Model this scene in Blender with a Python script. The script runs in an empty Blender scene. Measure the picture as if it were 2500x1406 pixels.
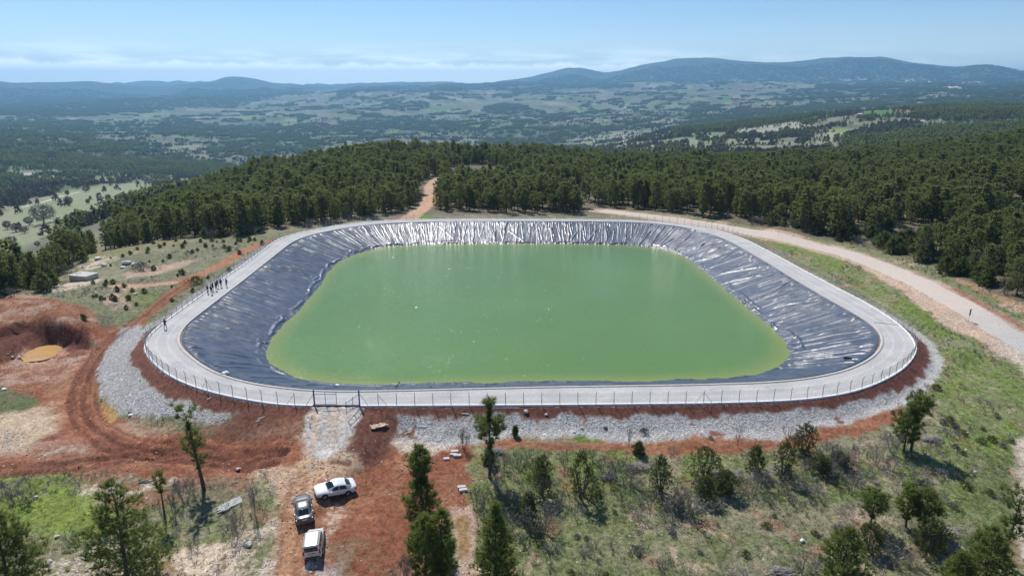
import bpy, bmesh, math, random
import numpy as np
from mathutils import Vector, Matrix, Euler

# ------------------------------------------------------------------ camera, sky, sun, exposure
SC = bpy.context.scene
COL = SC.collection
rng = np.random.default_rng(11)
random.seed(11)
R = math.radians
FPX, YH, CZ = 1720.0, 216.0, 37.0          # focal length in photo pixels, horizon row, camera height above the pond crest
PITCH = math.atan((703 - YH) / FPX)
SP, CP_ = math.sin(PITCH), math.cos(PITCH)
cam_d = bpy.data.cameras.new('camera')
cam_d.sensor_width = 36.0
cam_d.lens = 36.0 * FPX / 2500.0
cam_d.clip_start = 0.5
cam_d.clip_end = 80000.0
cam = bpy.data.objects.new('camera', cam_d)
cam.location = (0, 0, CZ)
cam.rotation_euler = (math.pi / 2 - PITCH, 0, 0)
COL.objects.link(cam)
SC.camera = cam

SUN_EL, SUN_AZ = 55.0, -27.0               # azimuth measured from +Y towards +X
wd = bpy.data.worlds.new('World')
SC.world = wd
wd.use_nodes = True
nt = wd.node_tree
nt.nodes.clear()
def N(nt, kind, **kw):
    n = nt.nodes.new(kind)
    for k, v in kw.items():
        if k == 'ins':
            for kk, vv in v.items():
                n.inputs[kk].default_value = vv
        else:
            setattr(n, k, v)
    return n
def L(nt, a, b):
    nt.links.new(a, b)
def ramp(nt, stops, fac=None):
    r = N(nt, 'ShaderNodeValToRGB')
    e = r.color_ramp.elements
    while len(e) < len(stops):
        e.new(0.5)
    for k, (p, c) in enumerate(stops):
        e[k].position = p
        e[k].color = (*c, 1) if len(c) == 3 else c
    if fac is not None:
        L(nt, fac, r.inputs[0])
    return r
def math_n(nt, op, a, b=None, c=None, clamp=False):
    m = N(nt, 'ShaderNodeMath', operation=op)
    m.use_clamp = clamp
    for i, v in enumerate((a, b, c)):
        if v is None:
            continue
        if hasattr(v, 'is_linked') or hasattr(v, 'links'):
            L(nt, v, m.inputs[i])
        else:
            m.inputs[i].default_value = v
    return m.outputs[0]
def mixc(nt, fac, a, b, blend='MIX'):
    m = N(nt, 'ShaderNodeMix', data_type='RGBA', blend_type=blend)
    for sock, v in ((m.inputs[0], fac), (m.inputs[6], a), (m.inputs[7], b)):
        if hasattr(v, 'links'):
            L(nt, v, sock)
        elif isinstance(v, (int, float)):
            sock.default_value = v
        else:
            sock.default_value = (*v, 1) if len(v) == 3 else v
    return m.outputs[2]

sky = N(nt, 'ShaderNodeTexSky', sky_type='NISHITA')
sky.sun_disc = False
sky.sun_elevation = R(SUN_EL)
sky.sun_rotation = R(SUN_AZ)
sky.altitude = 900
sky.air_density = 1.0
sky.dust_density = 0.0
sky.ozone_density = 6.0
# low bank of thin cloud over the horizon, thinning out towards the east
tc = N(nt, 'ShaderNodeTexCoord')
sx = N(nt, 'ShaderNodeSeparateXYZ')
L(nt, tc.outputs['Generated'], sx.inputs[0])
az = math_n(nt, 'ARCTAN2', sx.outputs[0], sx.outputs[1])
el = math_n(nt, 'ARCSINE', sx.outputs[2])
cx = N(nt, 'ShaderNodeCombineXYZ')
L(nt, math_n(nt, 'MULTIPLY', az, 3.2), cx.inputs[0])
L(nt, math_n(nt, 'MULTIPLY', el, 26.0), cx.inputs[1])
nz = N(nt, 'ShaderNodeTexNoise', ins={'Scale': 2.6, 'Detail': 7.0, 'Roughness': 0.56, 'Distortion': 0.25})
L(nt, cx.outputs[0], nz.inputs['Vector'])
band = ramp(nt, [(0.0, (.6, .6, .6)), (0.10, (1, 1, 1)), (0.40, (.8, .8, .8)), (0.55, (0.15, 0.15, 0.15)), (.66, (0, 0, 0))],
            math_n(nt, 'MULTIPLY', el, 1 / R(5.2), clamp=True))
east = ramp(nt, [(0.0, (1, 1, 1)), (0.52, (1, 1, 1)), (0.60, (0.0, 0.0, 0.0)), (1.0, (.0, .0, .0))],
            math_n(nt, 'MULTIPLY_ADD', az, 1 / (2 * math.pi), 0.5))
cl = ramp(nt, [(0.44, (0, 0, 0)), (0.66, (1, 1, 1))], nz.outputs['Fac'])
# a lower line of small cumulus heads
cx2 = N(nt, 'ShaderNodeCombineXYZ')
L(nt, math_n(nt, 'MULTIPLY', az, 16.0), cx2.inputs[0])
nz2 = N(nt, 'ShaderNodeTexNoise', ins={'Scale': 1.4, 'Detail': 5.0, 'Roughness': 0.6})
L(nt, cx2.outputs[0], nz2.inputs['Vector'])
top_el = math_n(nt, 'MULTIPLY_ADD', nz2.outputs['Fac'], R(1.5), R(1.15))
dd = math_n(nt, 'SUBTRACT', top_el, el)
cum = math_n(nt, 'MULTIPLY', dd, 1 / R(0.28), clamp=True)
fade = math_n(nt, 'SUBTRACT', 1.0, math_n(nt, 'MULTIPLY', math_n(nt, 'MULTIPLY', dd, 1 / R(2.6), clamp=True), 0.35))
cum = math_n(nt, 'MULTIPLY', math_n(nt, 'MULTIPLY', cum, fade), 0.38)
cf = math_n(nt, 'MULTIPLY', cl.outputs[0], band.outputs[0])
cf = math_n(nt, 'MAXIMUM', math_n(nt, 'MULTIPLY', cf, 0.34), cum)
cf = math_n(nt, 'MULTIPLY', cf, east.outputs[0], clamp=True)
milk = math_n(nt, 'MULTIPLY', math_n(nt, 'POWER', math_n(nt, 'SUBTRACT', 1.0, math_n(nt, 'MULTIPLY', math_n(nt, 'ABSOLUTE', el), 1 / R(6.0), clamp=True), clamp=True), 1.6), 0.20)
cf = math_n(nt, 'ADD', cf, milk, clamp=True)
sky_c = mixc(nt, cf, sky.outputs[0], (25.0, 25.6, 26.0))
bg = N(nt, 'ShaderNodeBackground', ins={'Strength': 0.09})
L(nt, sky_c, bg.inputs[0])
wo = N(nt, 'ShaderNodeOutputWorld')
L(nt, bg.outputs[0], wo.inputs[0])

sd = bpy.data.lights.new('sun', 'SUN')
sd.energy = 4.0
sd.angle = R(0.53)
sd.color = (1.0, 0.955, 0.89)
sun = bpy.data.objects.new('sun', sd)
sdir = Vector((math.sin(R(SUN_AZ)) * math.cos(R(SUN_EL)), math.cos(R(SUN_AZ)) * math.cos(R(SUN_EL)), math.sin(R(SUN_EL))))
sun.rotation_euler = sdir.to_track_quat('Z', 'Y').to_euler()
sun.location = (-60, 120, 160)
COL.objects.link(sun)

vs = SC.view_settings
vs.view_transform = 'Standard'
vs.look = 'None'
vs.gamma = 1.0
vs.use_curve_mapping = False
vs.exposure = 0.42
SC.render.engine = 'CYCLES'
cy = SC.cycles
cy.max_bounces = 6
cy.diffuse_bounces = 3
cy.glossy_bounces = 3
cy.transmission_bounces = 4
cy.transparent_max_bounces = 8
cy.volume_bounces = 0
cy.use_denoising = True
cy.sample_clamp_indirect = 8.0

# ------------------------------------------------------------------ helpers
def lerp(a, b, t):
    return a + (b - a) * t
def sstep(a, b, x):
    t = np.clip((x - a) / (b - a), 0, 1)
    return t * t * (3 - 2 * t)
_T = rng.random((256, 256)).astype(np.float64)
def vn(x, y):
    xi = np.floor(x).astype(np.int64); yi = np.floor(y).astype(np.int64)
    fx = x - xi; fy = y - yi
    fx = fx * fx * (3 - 2 * fx); fy = fy * fy * (3 - 2 * fy)
    a = _T[xi & 255, yi & 255]; b = _T[(xi + 1) & 255, yi & 255]
    c = _T[xi & 255, (yi + 1) & 255]; d = _T[(xi + 1) & 255, (yi + 1) & 255]
    return (a * (1 - fx) + b * fx) * (1 - fy) + (c * (1 - fx) + d * fx) * fy
def fbm(x, y, o=4, g=0.5, seed=0.0):
    s = 0.0; w = 1.0; t = 0.0
    x = x + seed * 17.3; y = y + seed * 9.1
    for k in range(o):
        s = s + w * vn(x, y); t += w
        x = x * 2.03 + 5.1; y = y * 2.03 + 3.7; w *= g
    return s / t

def tag(o, label=None, cat=None, group=None, kind=None):
    if label: o['label'] = label
    if cat: o['category'] = cat
    if group: o['group'] = group
    if kind: o['kind'] = kind
    return o
def empty(name, loc=(0, 0, 0), rz=0.0, sc=1.0):
    o = bpy.data.objects.new(name, None)
    o.empty_display_size = 0.3
    o.location = loc
    o.rotation_euler = (0, 0, rz)
    o.scale = (sc, sc, sc)
    COL.objects.link(o)
    return o
def obj(name, me, parent=None, loc=None, coll=None):
    o = bpy.data.objects.new(name, me)
    (coll or COL).objects.link(o)
    if parent is not None: o.parent = parent
    if loc is not None: o.location = loc
    return o
def mesh_np(name, V, F, mats, mi=None, smooth=False):
    """V (n,3); F list of index arrays (m,3) or (m,4)."""
    me = bpy.data.meshes.new(name)
    V = np.asarray(V, np.float32)
    F = [np.asarray(f, np.int32) for f in (F if isinstance(F, list) else [F]) if len(f)]
    me.vertices.add(len(V))
    me.vertices.foreach_set('co', V.ravel())
    li = np.concatenate([f.ravel() for f in F])
    cnt = np.concatenate([np.full(len(f), f.shape[1], np.int32) for f in F])
    st = np.concatenate([[0], np.cumsum(cnt)[:-1]]).astype(np.int32)
    me.loops.add(len(li))
    me.loops.foreach_set('vertex_index', li)
    me.polygons.add(len(cnt))
    me.polygons.foreach_set('loop_start', st)
    me.polygons.foreach_set('loop_total', cnt)
    if mi is not None:
        me.polygons.foreach_set('material_index', np.asarray(mi, np.int32))
    me.polygons.foreach_set('use_smooth', np.full(len(cnt), bool(smooth)))
    for m in (mats if isinstance(mats, (list, tuple)) else [mats]):
        me.materials.append(m)
    me.update(calc_edges=True)
    return me
class MB:
    """collects boxes, tubes, lofts; build() links them as one mesh object"""
    def __init__(s): s.V = []; s.F = []; s.n = 0
    def add(s, V, F):
        V = np.asarray(V, float)
        for f in F: s.F.append([i + s.n for i in f])
        s.V.append(V); s.n += len(V)
        return s
    def box(s, c, d, rz=0.0, taper=1.0, M=None):
        x, y, z = d[0] / 2, d[1] / 2, d[2] / 2
        v = np.array([(-x, -y, -z), (x, -y, -z), (x, y, -z), (-x, y, -z), (-x * taper, -y * taper, z), (x * taper, -y * taper, z), (x * taper, y * taper, z), (-x * taper, y * taper, z)])
        ca, sa = math.cos(rz), math.sin(rz)
        v = np.c_[v[:, 0] * ca - v[:, 1] * sa, v[:, 0] * sa + v[:, 1] * ca, v[:, 2]]
        if M is not None: v = v @ np.array(M).T
        return s.add(v + np.array(c), [(0, 3, 2, 1), (4, 5, 6, 7), (0, 1, 5, 4), (1, 2, 6, 5), (2, 3, 7, 6), (3, 0, 4, 7)])
    def tube(s, pts, r, k=6, cap=True):
        pts = np.asarray(pts, float); n = len(pts)
        r = np.broadcast_to(np.asarray(r, float), (n,))
        V = []
        up = np.array((0.0, 0, 1))
        for i in range(n):
            t = pts[min(i + 1, n - 1)] - pts[max(i - 1, 0)]
            t = t / (np.linalg.norm(t) + 1e-9)
            a = np.cross(t, up if abs(t[2]) < 0.9 else np.array((1.0, 0, 0)))
            a /= np.linalg.norm(a) + 1e-9
            b = np.cross(t, a)
            for j in range(k):
                th = 2 * math.pi * j / k
                V.append(pts[i] + r[i] * (math.cos(th) * a + math.sin(th) * b))
        F = []
        for i in range(n - 1):
            for j in range(k):
                j2 = (j + 1) % k
                F.append((i * k + j, i * k + j2, (i + 1) * k + j2, (i + 1) * k + j))
        if cap:
            F.append(tuple(range(k))[::-1]); F.append(tuple((n - 1) * k + j for j in range(k)))
        return s.add(V, F)
    def mesh(s, name, mat, smooth=False):
        me = bpy.data.meshes.new(name)
        me.from_pydata(np.concatenate(s.V).tolist(), [], s.F)
        me.materials.append(mat)
        if smooth: me.polygons.foreach_set('use_smooth', [True] * len(me.polygons))
        me.update()
        return me
    def build(s, name, mat, parent=None, smooth=False, bevel=0.0, loc=None):
        o = obj(name, s.mesh(name, mat, smooth), parent, loc)
        if bevel:
            b = o.modifiers.new('bevel', 'BEVEL'); b.width = bevel; b.segments = 2; b.limit_method = 'ANGLE'
        return o
def prisms(A, B, ra, rb, k=3):
    """many straight k-sided tapered sticks at once -> V, F"""
    A = np.asarray(A, float); B = np.asarray(B, float); n = len(A)
    ra = np.broadcast_to(np.asarray(ra, float), (n,)); rb = np.broadcast_to(np.asarray(rb, float), (n,))
    t = B - A; t /= np.linalg.norm(t, axis=1, keepdims=True) + 1e-9
    ref = np.where(np.abs(t[:, 2:3]) < 0.9, np.array([[0, 0, 1.0]]), np.array([[1.0, 0, 0]]))
    a = np.cross(t, ref); a /= np.linalg.norm(a, axis=1, keepdims=True) + 1e-9
    b = np.cross(t, a)
    V = np.zeros((n, 2 * k, 3))
    for j in range(k):
        th = 2 * math.pi * j / k
        o = math.cos(th) * a + math.sin(th) * b
        V[:, j] = A + o * ra[:, None]; V[:, k + j] = B + o * rb[:, None]
    base = (np.arange(n) * 2 * k)[:, None]
    F = np.concatenate([base + np.array([[j, (j + 1) % k, k + (j + 1) % k, k + j]]) for j in range(k)])
    return V.reshape(-1, 3), F
def needles(P, A, n, ln, w, spread=0.9, g=None):
    """n thin pointed leaves round each point P along axis A -> triangle soup"""
    g = g or rng
    P = np.repeat(P, n, 0); A = np.repeat(A, n, 0); m = len(P)
    d = g.normal(size=(m, 3)); d /= np.linalg.norm(d, axis=1, keepdims=True)
    d = A * (1.1 - spread * 0.5) + d * spread; d /= np.linalg.norm(d, axis=1, keepdims=True) + 1e-9
    s = np.cross(d, g.normal(size=(m, 3))); s /= np.linalg.norm(s, axis=1, keepdims=True) + 1e-9
    l = ln * g.uniform(0.65, 1.25, m)[:, None]; ww = w * g.uniform(0.7, 1.3, m)[:, None]
    b = P - A * ln * 0.4 * g.uniform(0, 1, (m, 1))
    V = np.stack([b - s * ww * 0.5, b + s * ww * 0.5, b + d * l], 1).reshape(-1, 3)
    F = np.arange(3 * m).reshape(-1, 3)
    return V, F

# ------------------------------------------------------------------ materials
MATS = {}
def mat(name, col, rough=0.7, metal=0.0, spec=0.5, var=0.0, vscale=8.0, bump=0.0, bscale=20.0, coat=0.0, coord='Object'):
    m = bpy.data.materials.new(name)
    m.use_nodes = True
    t = m.node_tree
    p = t.nodes['Principled BSDF']
    p.inputs['Base Color'].default_value = (*col, 1)
    p.inputs['Roughness'].default_value = rough
    p.inputs['Metallic'].default_value = metal
    p.inputs['Specular IOR Level'].default_value = spec
    p.inputs['Coat Weight'].default_value = coat
    if var or bump:
        c = N(t, 'ShaderNodeTexCoord')
        if var:
            n = N(t, 'ShaderNodeTexNoise', ins={'Scale': vscale, 'Detail': 5.0, 'Roughness': 0.6})
            L(t, c.outputs[coord], n.inputs['Vector'])
            r = ramp(t, [(0.25, tuple(max(0, x * (1 - var)) for x in col)), (0.75, tuple(min(1, x * (1 + var)) for x in col))], n.outputs['Fac'])
            L(t, r.outputs[0], p.inputs['Base Color'])
        if bump:
            n2 = N(t, 'ShaderNodeTexNoise', ins={'Scale': bscale, 'Detail': 4.0})
            L(t, c.outputs[coord], n2.inputs['Vector'])
            b = N(t, 'ShaderNodeBump', ins={'Strength': bump, 'Distance': 0.05})
            L(t, n2.outputs['Fac'], b.inputs['Height'])
            L(t, b.outputs[0], p.inputs['Normal'])
    MATS[name] = m
    return m
def foliage(name, c1, c2, trans=0.25, rough=0.55):
    m = bpy.data.materials.new(name)
    m.use_nodes = True
    t = m.node_tree
    p = t.nodes['Principled BSDF']
    oi = N(t, 'ShaderNodeObjectInfo')
    g = N(t, 'ShaderNodeNewGeometry')
    wn = N(t, 'ShaderNodeTexNoise', ins={'Scale': 0.9, 'Detail': 3.0})
    L(t, g.outputs['Position'], wn.inputs['Vector'])
    f = math_n(t, 'MULTIPLY_ADD', oi.outputs['Random'], 0.55, math_n(t, 'MULTIPLY_ADD', wn.outputs['Fac'], 0.9, -0.22), clamp=True)
    c = mixc(t, f, c1, c2)
    L(t, c, p.inputs['Base Color'])
    p.inputs['Roughness'].default_value = rough
    p.inputs['Specular IOR Level'].default_value = 0.3
    if trans:
        tr = N(t, 'ShaderNodeBsdfTranslucent')
        L(t, mixc(t, 0.6, c, (0.22, 0.27, 0.06)), tr.inputs['Color'])
        mx = N(t, 'ShaderNodeMixShader', ins={0: trans})
        L(t, p.outputs[0], mx.inputs[1]); L(t, tr.outputs[0], mx.inputs[2])
        L(t, mx.outputs[0], t.nodes['Material Output'].inputs['Surface'])
    MATS[name] = m
    return m
M_NEEDLE = foliage('pine_needles', (0.095, 0.135, 0.038), (0.185, 0.220, 0.060), trans=0.56)
M_YOUNG = foliage('young_pine_needles', (0.125, 0.165, 0.042), (0.215, 0.25, 0.068), trans=0.56)
M_FOREST = foliage('forest_needles', (0.092, 0.118, 0.048), (0.22, 0.225, 0.090), trans=0.56)
M_JUN = foliage('juniper_scales', (0.060, 0.080, 0.028), (0.115, 0.135, 0.044), trans=0.40)
M_SHRUB = foliage('grey_shrub_twigs', (0.18, 0.17, 0.15), (0.28, 0.26, 0.23), trans=0.0, rough=0.9)
M_BROWN = foliage('bare_tree_twigs', (0.16, 0.135, 0.105), (0.25, 0.215, 0.16), trans=0.0, rough=0.9)
M_BUD = foliage('budding_twigs', (0.13, 0.14, 0.045), (0.20, 0.20, 0.07), trans=0.1, rough=0.8)
M_TUFT = foliage('grass_blades', (0.17, 0.20, 0.075), (0.30, 0.28, 0.15), trans=0.35, rough=0.8)
M_BARK = mat('pine_bark', (0.10, 0.075, 0.058), 0.9, var=0.4, vscale=6)
M_GBARK = mat('grey_bark', (0.17, 0.155, 0.14), 0.9, var=0.3, vscale=6)
M_CONC = mat('concrete', (0.44, 0.43, 0.41), 0.85, var=0.16, vscale=1.5, bump=0.2, bscale=15)
M_WCONC = mat('white_concrete', (0.78, 0.77, 0.75), 0.85, var=0.10, vscale=2, bump=0.15, bscale=12)
M_POST = mat('galvanised_post', (0.50, 0.50, 0.49), 0.5, 0.35, var=0.15, vscale=3)
M_WIRE = mat('fence_wire', (0.36, 0.36, 0.36), 0.5, 0.6)
M_BLUE = mat('blue_gate_paint', (0.045, 0.085, 0.26), 0.4, var=0.2, vscale=4)
M_ROCK = mat('pale_limestone', (0.56, 0.51, 0.45), 0.9, var=0.2, vscale=3)
M_GREYROCK = mat('grey_riprap_stone', (0.40, 0.40, 0.40), 0.9, var=0.3, vscale=2.5)
def _riprap():
    t = M_GREYROCK.node_tree; p = t.nodes['Principled BSDF']
    oi = N(t, 'ShaderNodeObjectInfo')
    r = ramp(t, [(0, (0.42, 0.405, 0.38)), (0.5, (0.55, 0.535, 0.51)), (1, (0.68, 0.665, 0.64))], oi.outputs['Random'])
    L(t, r.outputs[0], p.inputs['Base Color'])
_riprap()
# ------------------------------------------------------------------ the reservoir's outlines, surveyed from the photograph
OUT_P = [(384, 800), (420, 772), (456, 746), (490, 722), (522, 698), (554, 674), (588, 651), (610, 635), (644, 610), (670, 590), (682, 583), (698, 577), (726, 569), (756, 563), (786, 557), (828, 549.6), (860, 545), (894, 542), (928, 539), (980, 537), (1050, 535.5), (1140, 534.5), (1250, 534.5), (1350, 535), (1450, 536), (1510, 536.8), (1562, 538.6), (1598, 541), (1650, 546), (1694, 551.5), (1738, 559), (1774, 569), (1818, 584), (1858, 604), (1898, 625), (1940, 648), (1982, 671), (2020, 691), (2060, 712), (2104, 734), (2140, 755), (2174, 777), (2200, 796), (2220, 816), (2232, 832), (2237, 846), (2236, 858), (2230, 870), (2220, 884), (2206, 898), (2190, 910), (2170, 921), (2150, 931), (2130, 940), (2106, 949), (2076, 957), (2046, 964), (2010, 969), (1970, 974), (1930, 977), (1850, 980.5), (1700, 984), (1600, 985), (1460, 986.5), (1300, 988), (1100, 989), (900, 990), (770, 990), (730, 989.4), (680, 988), (650, 983.5), (614, 977), (580, 971), (550, 965), (520, 957.5), (490, 949), (464, 940), (440, 930), (420, 920), (404, 910), (390, 899), (378, 888), (366, 876), (358, 863), (354, 850), (355, 836), (361, 823), (371, 812)]
INN_P = [(446, 796), (468, 777), (500, 753), (540, 722), (580, 692), (620, 661), (660, 629), (700, 598), (716, 588), (740, 578.5), (770, 570), (800, 564), (850, 555), (910, 547.5), (970, 543.5), (1050, 541), (1150, 540), (1250, 539.7), (1350, 539.8), (1450, 540.3), (1530, 541.5), (1590, 544.5), (1650, 551), (1700, 560), (1746, 572.5), (1790, 591), (1830, 613), (1870, 636), (1910, 660), (1950, 685), (1990, 708), (2030, 731), (2070, 753), (2110, 776), (2136, 793), (2152, 810), (2159, 828), (2157, 843), (2150, 857), (2134, 873), (2110, 887), (2086, 899), (2050, 910.5), (2000, 921), (1950, 928.5), (1900, 933), (1820, 937), (1640, 941.6), (1460, 944), (1280, 947), (1100, 951.5), (960, 955), (845, 957), (762, 955), (700, 949.5), (640, 942), (600, 934.5), (570, 927), (545, 919), (520, 909.5), (496, 897), (476, 883.5), (456, 867), (441, 853), (433, 841), (430, 830), (433, 817)]
WAT_P = [(650, 850), (656, 836), (668, 820), (682, 804), (703, 783), (725, 762), (750, 736), (770, 710), (786, 688), (800, 665), (820, 643), (850, 627), (890, 613.5), (920, 606.5), (950, 602), (990, 599), (1050, 597), (1150, 596), (1250, 595.7), (1350, 596), (1450, 597), (1510, 598.2), (1570, 601.5), (1620, 609), (1660, 622), (1690, 639), (1720, 664), (1750, 690), (1780, 716), (1810, 741), (1850, 773), (1880, 796), (1902, 816), (1920, 837), (1929, 852), (1930, 864), (1926, 877), (1910, 891), (1886, 904), (1850, 914.5), (1820, 920), (1740, 926), (1640, 930), (1460, 932), (1280, 933.5), (1100, 935.5), (1000, 940), (930, 943), (870, 941.5), (800, 936.5), (740, 927), (710, 916), (681, 902), (660, 887), (650, 872)]
def unproj(px, py, z):
    px = np.asarray(px, float); py = np.asarray(py, float)
    u = (px - 1250) / FPX; v = (py - 703) / FPX
    d = (CZ - z) / (SP + v * CP_)
    return u * d, (CP_ - v * SP) * d
def slope_at(px, py):
    u = (np.asarray(px, float) - 1250) / FPX; v = (np.asarray(py, float) - 703) / FPX
    return (SP + v * CP_) / np.hypot(u, CP_ - v * SP)
def smooth_closed(P, n):
    P = np.asarray(P, float)
    Q = np.vstack([P, P[:1]])
    s = np.concatenate([[0], np.cumsum(np.hypot(*np.diff(Q, axis=0).T))])
    t = np.linspace(0, s[-1], n, endpoint=False)
    X = np.c_[np.interp(t, s, Q[:, 0]), np.interp(t, s, Q[:, 1])]
    k = max(2, int(n * 1.6 / s[-1]) * 2 + 1)
    w = np.hanning(k * 3 + 2)[1:-1]; w /= w.sum(); h = len(w) // 2
    E = np.vstack([X[-h:], X, X[:h]])
    return np.c_[np.convolve(E[:, 0], w, 'valid')[:n], np.convolve(E[:, 1], w, 'valid')[:n]]
def resample(P, n):
    Q = np.vstack([P, P[:1]])
    s = np.concatenate([[0], np.cumsum(np.hypot(*np.diff(Q, axis=0).T))])
    t = np.linspace(0, s[-1], n, endpoint=False)
    return np.c_[np.interp(t, s, Q[:, 0]), np.interp(t, s, Q[:, 1])], s[-1]
WZ = -4.0
OUT = smooth_closed(np.c_[unproj(*np.array(OUT_P).T, 0.0)], 900)
INN = smooth_closed(np.c_[unproj(*np.array(INN_P).T, 0.08)], 900)
WAT = smooth_closed(np.c_[unproj(*np.array(WAT_P).T, WZ)], 900)
def normals(P):
    t = np.roll(P, -1, 0) - np.roll(P, 1, 0)
    t /= np.linalg.norm(t, axis=1, keepdims=True)
    n = np.c_[t[:, 1], -t[:, 0]]
    if np.mean(np.sum(n * (P - P.mean(0)), 1)) < 0: n = -n
    return n                                  # outward
def sdist(X, Y, P, chunk=20000):
    """signed distance to a closed polygon, positive outside"""
    Q = np.asarray(P, float); n = len(Q); B = np.roll(Q, -1, 0)
    out = np.empty(len(X))
    for a in range(0, len(X), chunk):
        x = X[a:a + chunk, None]; y = Y[a:a + chunk, None]
        dx = B[:, 0] - Q[:, 0]; dy = B[:, 1] - Q[:, 1]
        t = np.clip(((x - Q[:, 0]) * dx + (y - Q[:, 1]) * dy) / (dx * dx + dy * dy + 1e-12), 0, 1)
        d = np.sqrt(((x - Q[:, 0] - t * dx) ** 2 + (y - Q[:, 1] - t * dy) ** 2).min(1))
        with np.errstate(divide='ignore', invalid='ignore'):
            c = ((Q[:, 1] > y) != (B[:, 1] > y)) & (x < (B[:, 0] - Q[:, 0]) * (y - Q[:, 1]) / (B[:, 1] - Q[:, 1] + 1e-12) + Q[:, 0])
        ins = (c.sum(1) % 2) == 1
        out[a:a + chunk] = np.where(ins, -d, d)
    return out
def ldist(X, Y, P, chunk=40000):
    """distance to an open polyline and the parameter along it"""
    Q = np.asarray(P, float)
    A = Q[:-1]; D = Q[1:] - Q[:-1]
    out = np.empty(len(X))
    for a in range(0, len(X), chunk):
        x = X[a:a + chunk, None]; y = Y[a:a + chunk, None]
        t = np.clip(((x - A[:, 0]) * D[:, 0] + (y - A[:, 1]) * D[:, 1]) / ((D ** 2).sum(1) + 1e-12), 0, 1)
        out[a:a + chunk] = np.sqrt(((x - A[:, 0] - t * D[:, 0]) ** 2 + (y - A[:, 1] - t * D[:, 1]) ** 2).min(1))
    return out

# --- near ground: levels at surveyed points (photo column, row, height)
CPTS = [
 (760,1000,-.4),(800,1040,-1.2),(770,1080,-2.0),(720,1150,-3.1),(640,1120,-3.2),(880,1080,-2.4),(820,1200,-3.5),(745,1265,-3.7),(765,1340,-4.0),
 (1000,1200,-3.5),(1080,1110,-2.8),(950,1040,-1.7),(1000,1350,-4.3),(1150,1350,-4.6),(1150,1230,-3.7),
 (1250,1060,-2.0),(1400,1045,-1.8),(1500,1085,-2.5),(1700,1040,-1.8),(1800,1075,-2.4),(2000,1040,-1.8),(2150,1010,-1.5),
 (1300,1200,-4.0),(1600,1150,-3.4),(1900,1150,-3.4),(2200,1100,-2.7),(1300,1390,-5.2),(1700,1390,-5.4),(2100,1390,-5.6),(2480,1390,-5.8),
 (2300,1200,-3.6),(2490,1100,-2.4),(2450,950,-1.5),(2350,900,-1.5),(2315,870,-1.5),(2280,950,-1.5),
 (2490,850,-.9),(2490,800,-.7),(2300,740,-.7),(2150,660,-.7),(2000,600,-.7),(1850,570,-.8),(1700,552,-1),(1550,528,-1.2),(2200,740,-1.1),(2000,640,-1.1),(2350,830,-1.2),
 (2490,730,.6),(2400,690,.8),(2300,640,.9),(2100,585,.6),(1900,560,.3),(2600,760,1.0),(2500,640,3.0),(2300,560,2.0),
 (240,900,-4.6),(300,1000,-4.2),(450,1038,-2.9),(600,1015,-2.2),(620,1060,-2.6),(260,960,-4.6),
 (100,1000,-5.2),(100,1150,-4.6),(400,1100,-3.8),(600,1120,-3.4),(100,1250,-4.9),(300,1300,-4.7),(500,1350,-4.5),(20,1390,-5.6),(300,1200,-4.4),(10,920,-5.6),(180,930,-5.2),
 (100,866,-6.2),(60,880,-6.2),(140,852,-6.2),(110,850,-6.2),(75,862,-6.2),(195,850,-5.3),(0,880,-5.8),(100,898,-5.75),(165,868,-5.8),(40,893,-5.75),
 (0,800,-2.4),(60,781,-2.3),(110,782,-2.3),(150,792,-2.6),(200,800,-3.2),(250,800,-4.0),(60,735,-1.2),(130,735,-1.3),(200,745,-1.8),(0,735,-1.3),(100,708,-2.0),(0,715,-2.2),(250,760,-3.0),
 (150,690,-5.0),(210,680,-4.5),(170,660,-5.5),(300,720,-2.6),(400,700,-2.8),(270,790,-4.0),(330,770,-3.4),(420,722,-2.8),(520,640,-2.4),(600,608,-2.0),(650,582,-1.6),
 (350,660,-3.2),(350,620,-2.6),(450,600,-2.2),(300,612,-4.0),(550,590,-2.0),(250,640,-4.2),(620,572,-1.6),(200,620,-7.5),(100,640,-10),(0,690,-9),(100,600,-13),(-150,740,-6),(-200,900,-6),(-200,1200,-5.5),
 (800,535,-1.5),(900,525,-1.5),(1000,522,-1.5),(1250,522,-2),(1450,522,-1.5),(1030,480,-3),(700,555,-1.6),(560,560,-3.5),(400,575,-6),(300,590,-9),
 (2700,1390,-6),(2700,1000,-2),(2700,850,-.5),(-200,1390,-6),(1250,1500,-5.8),(200,1500,-5.8),(2300,1500,-6),
]
C = np.array(CPTS, float)
cxw, cyw = unproj(C[:, 0], C[:, 1], C[:, 2])
ex = [(-70, 5, -6), (0, 5, -6), (70, 5, -6), (-160, 60, -6), (160, 60, -4), (0, 25, -6), (-35, 25, -6), (35, 25, -6)]
pond = [(x, y, -2.5) for x, y in INN[::60]]
CT = np.r_[np.arctan2(cxw, cyw), [math.atan2(e[0], e[1]) for e in ex], [math.atan2(e[0], e[1]) for e in pond]]
CL = np.r_[np.log(np.hypot(cxw, cyw)), [math.log(math.hypot(e[0], e[1])) for e in ex], [math.log(math.hypot(e[0], e[1])) for e in pond]]
CV = np.r_[C[:, 2], [e[2] for e in ex], [e[2] for e in pond]]
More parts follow.
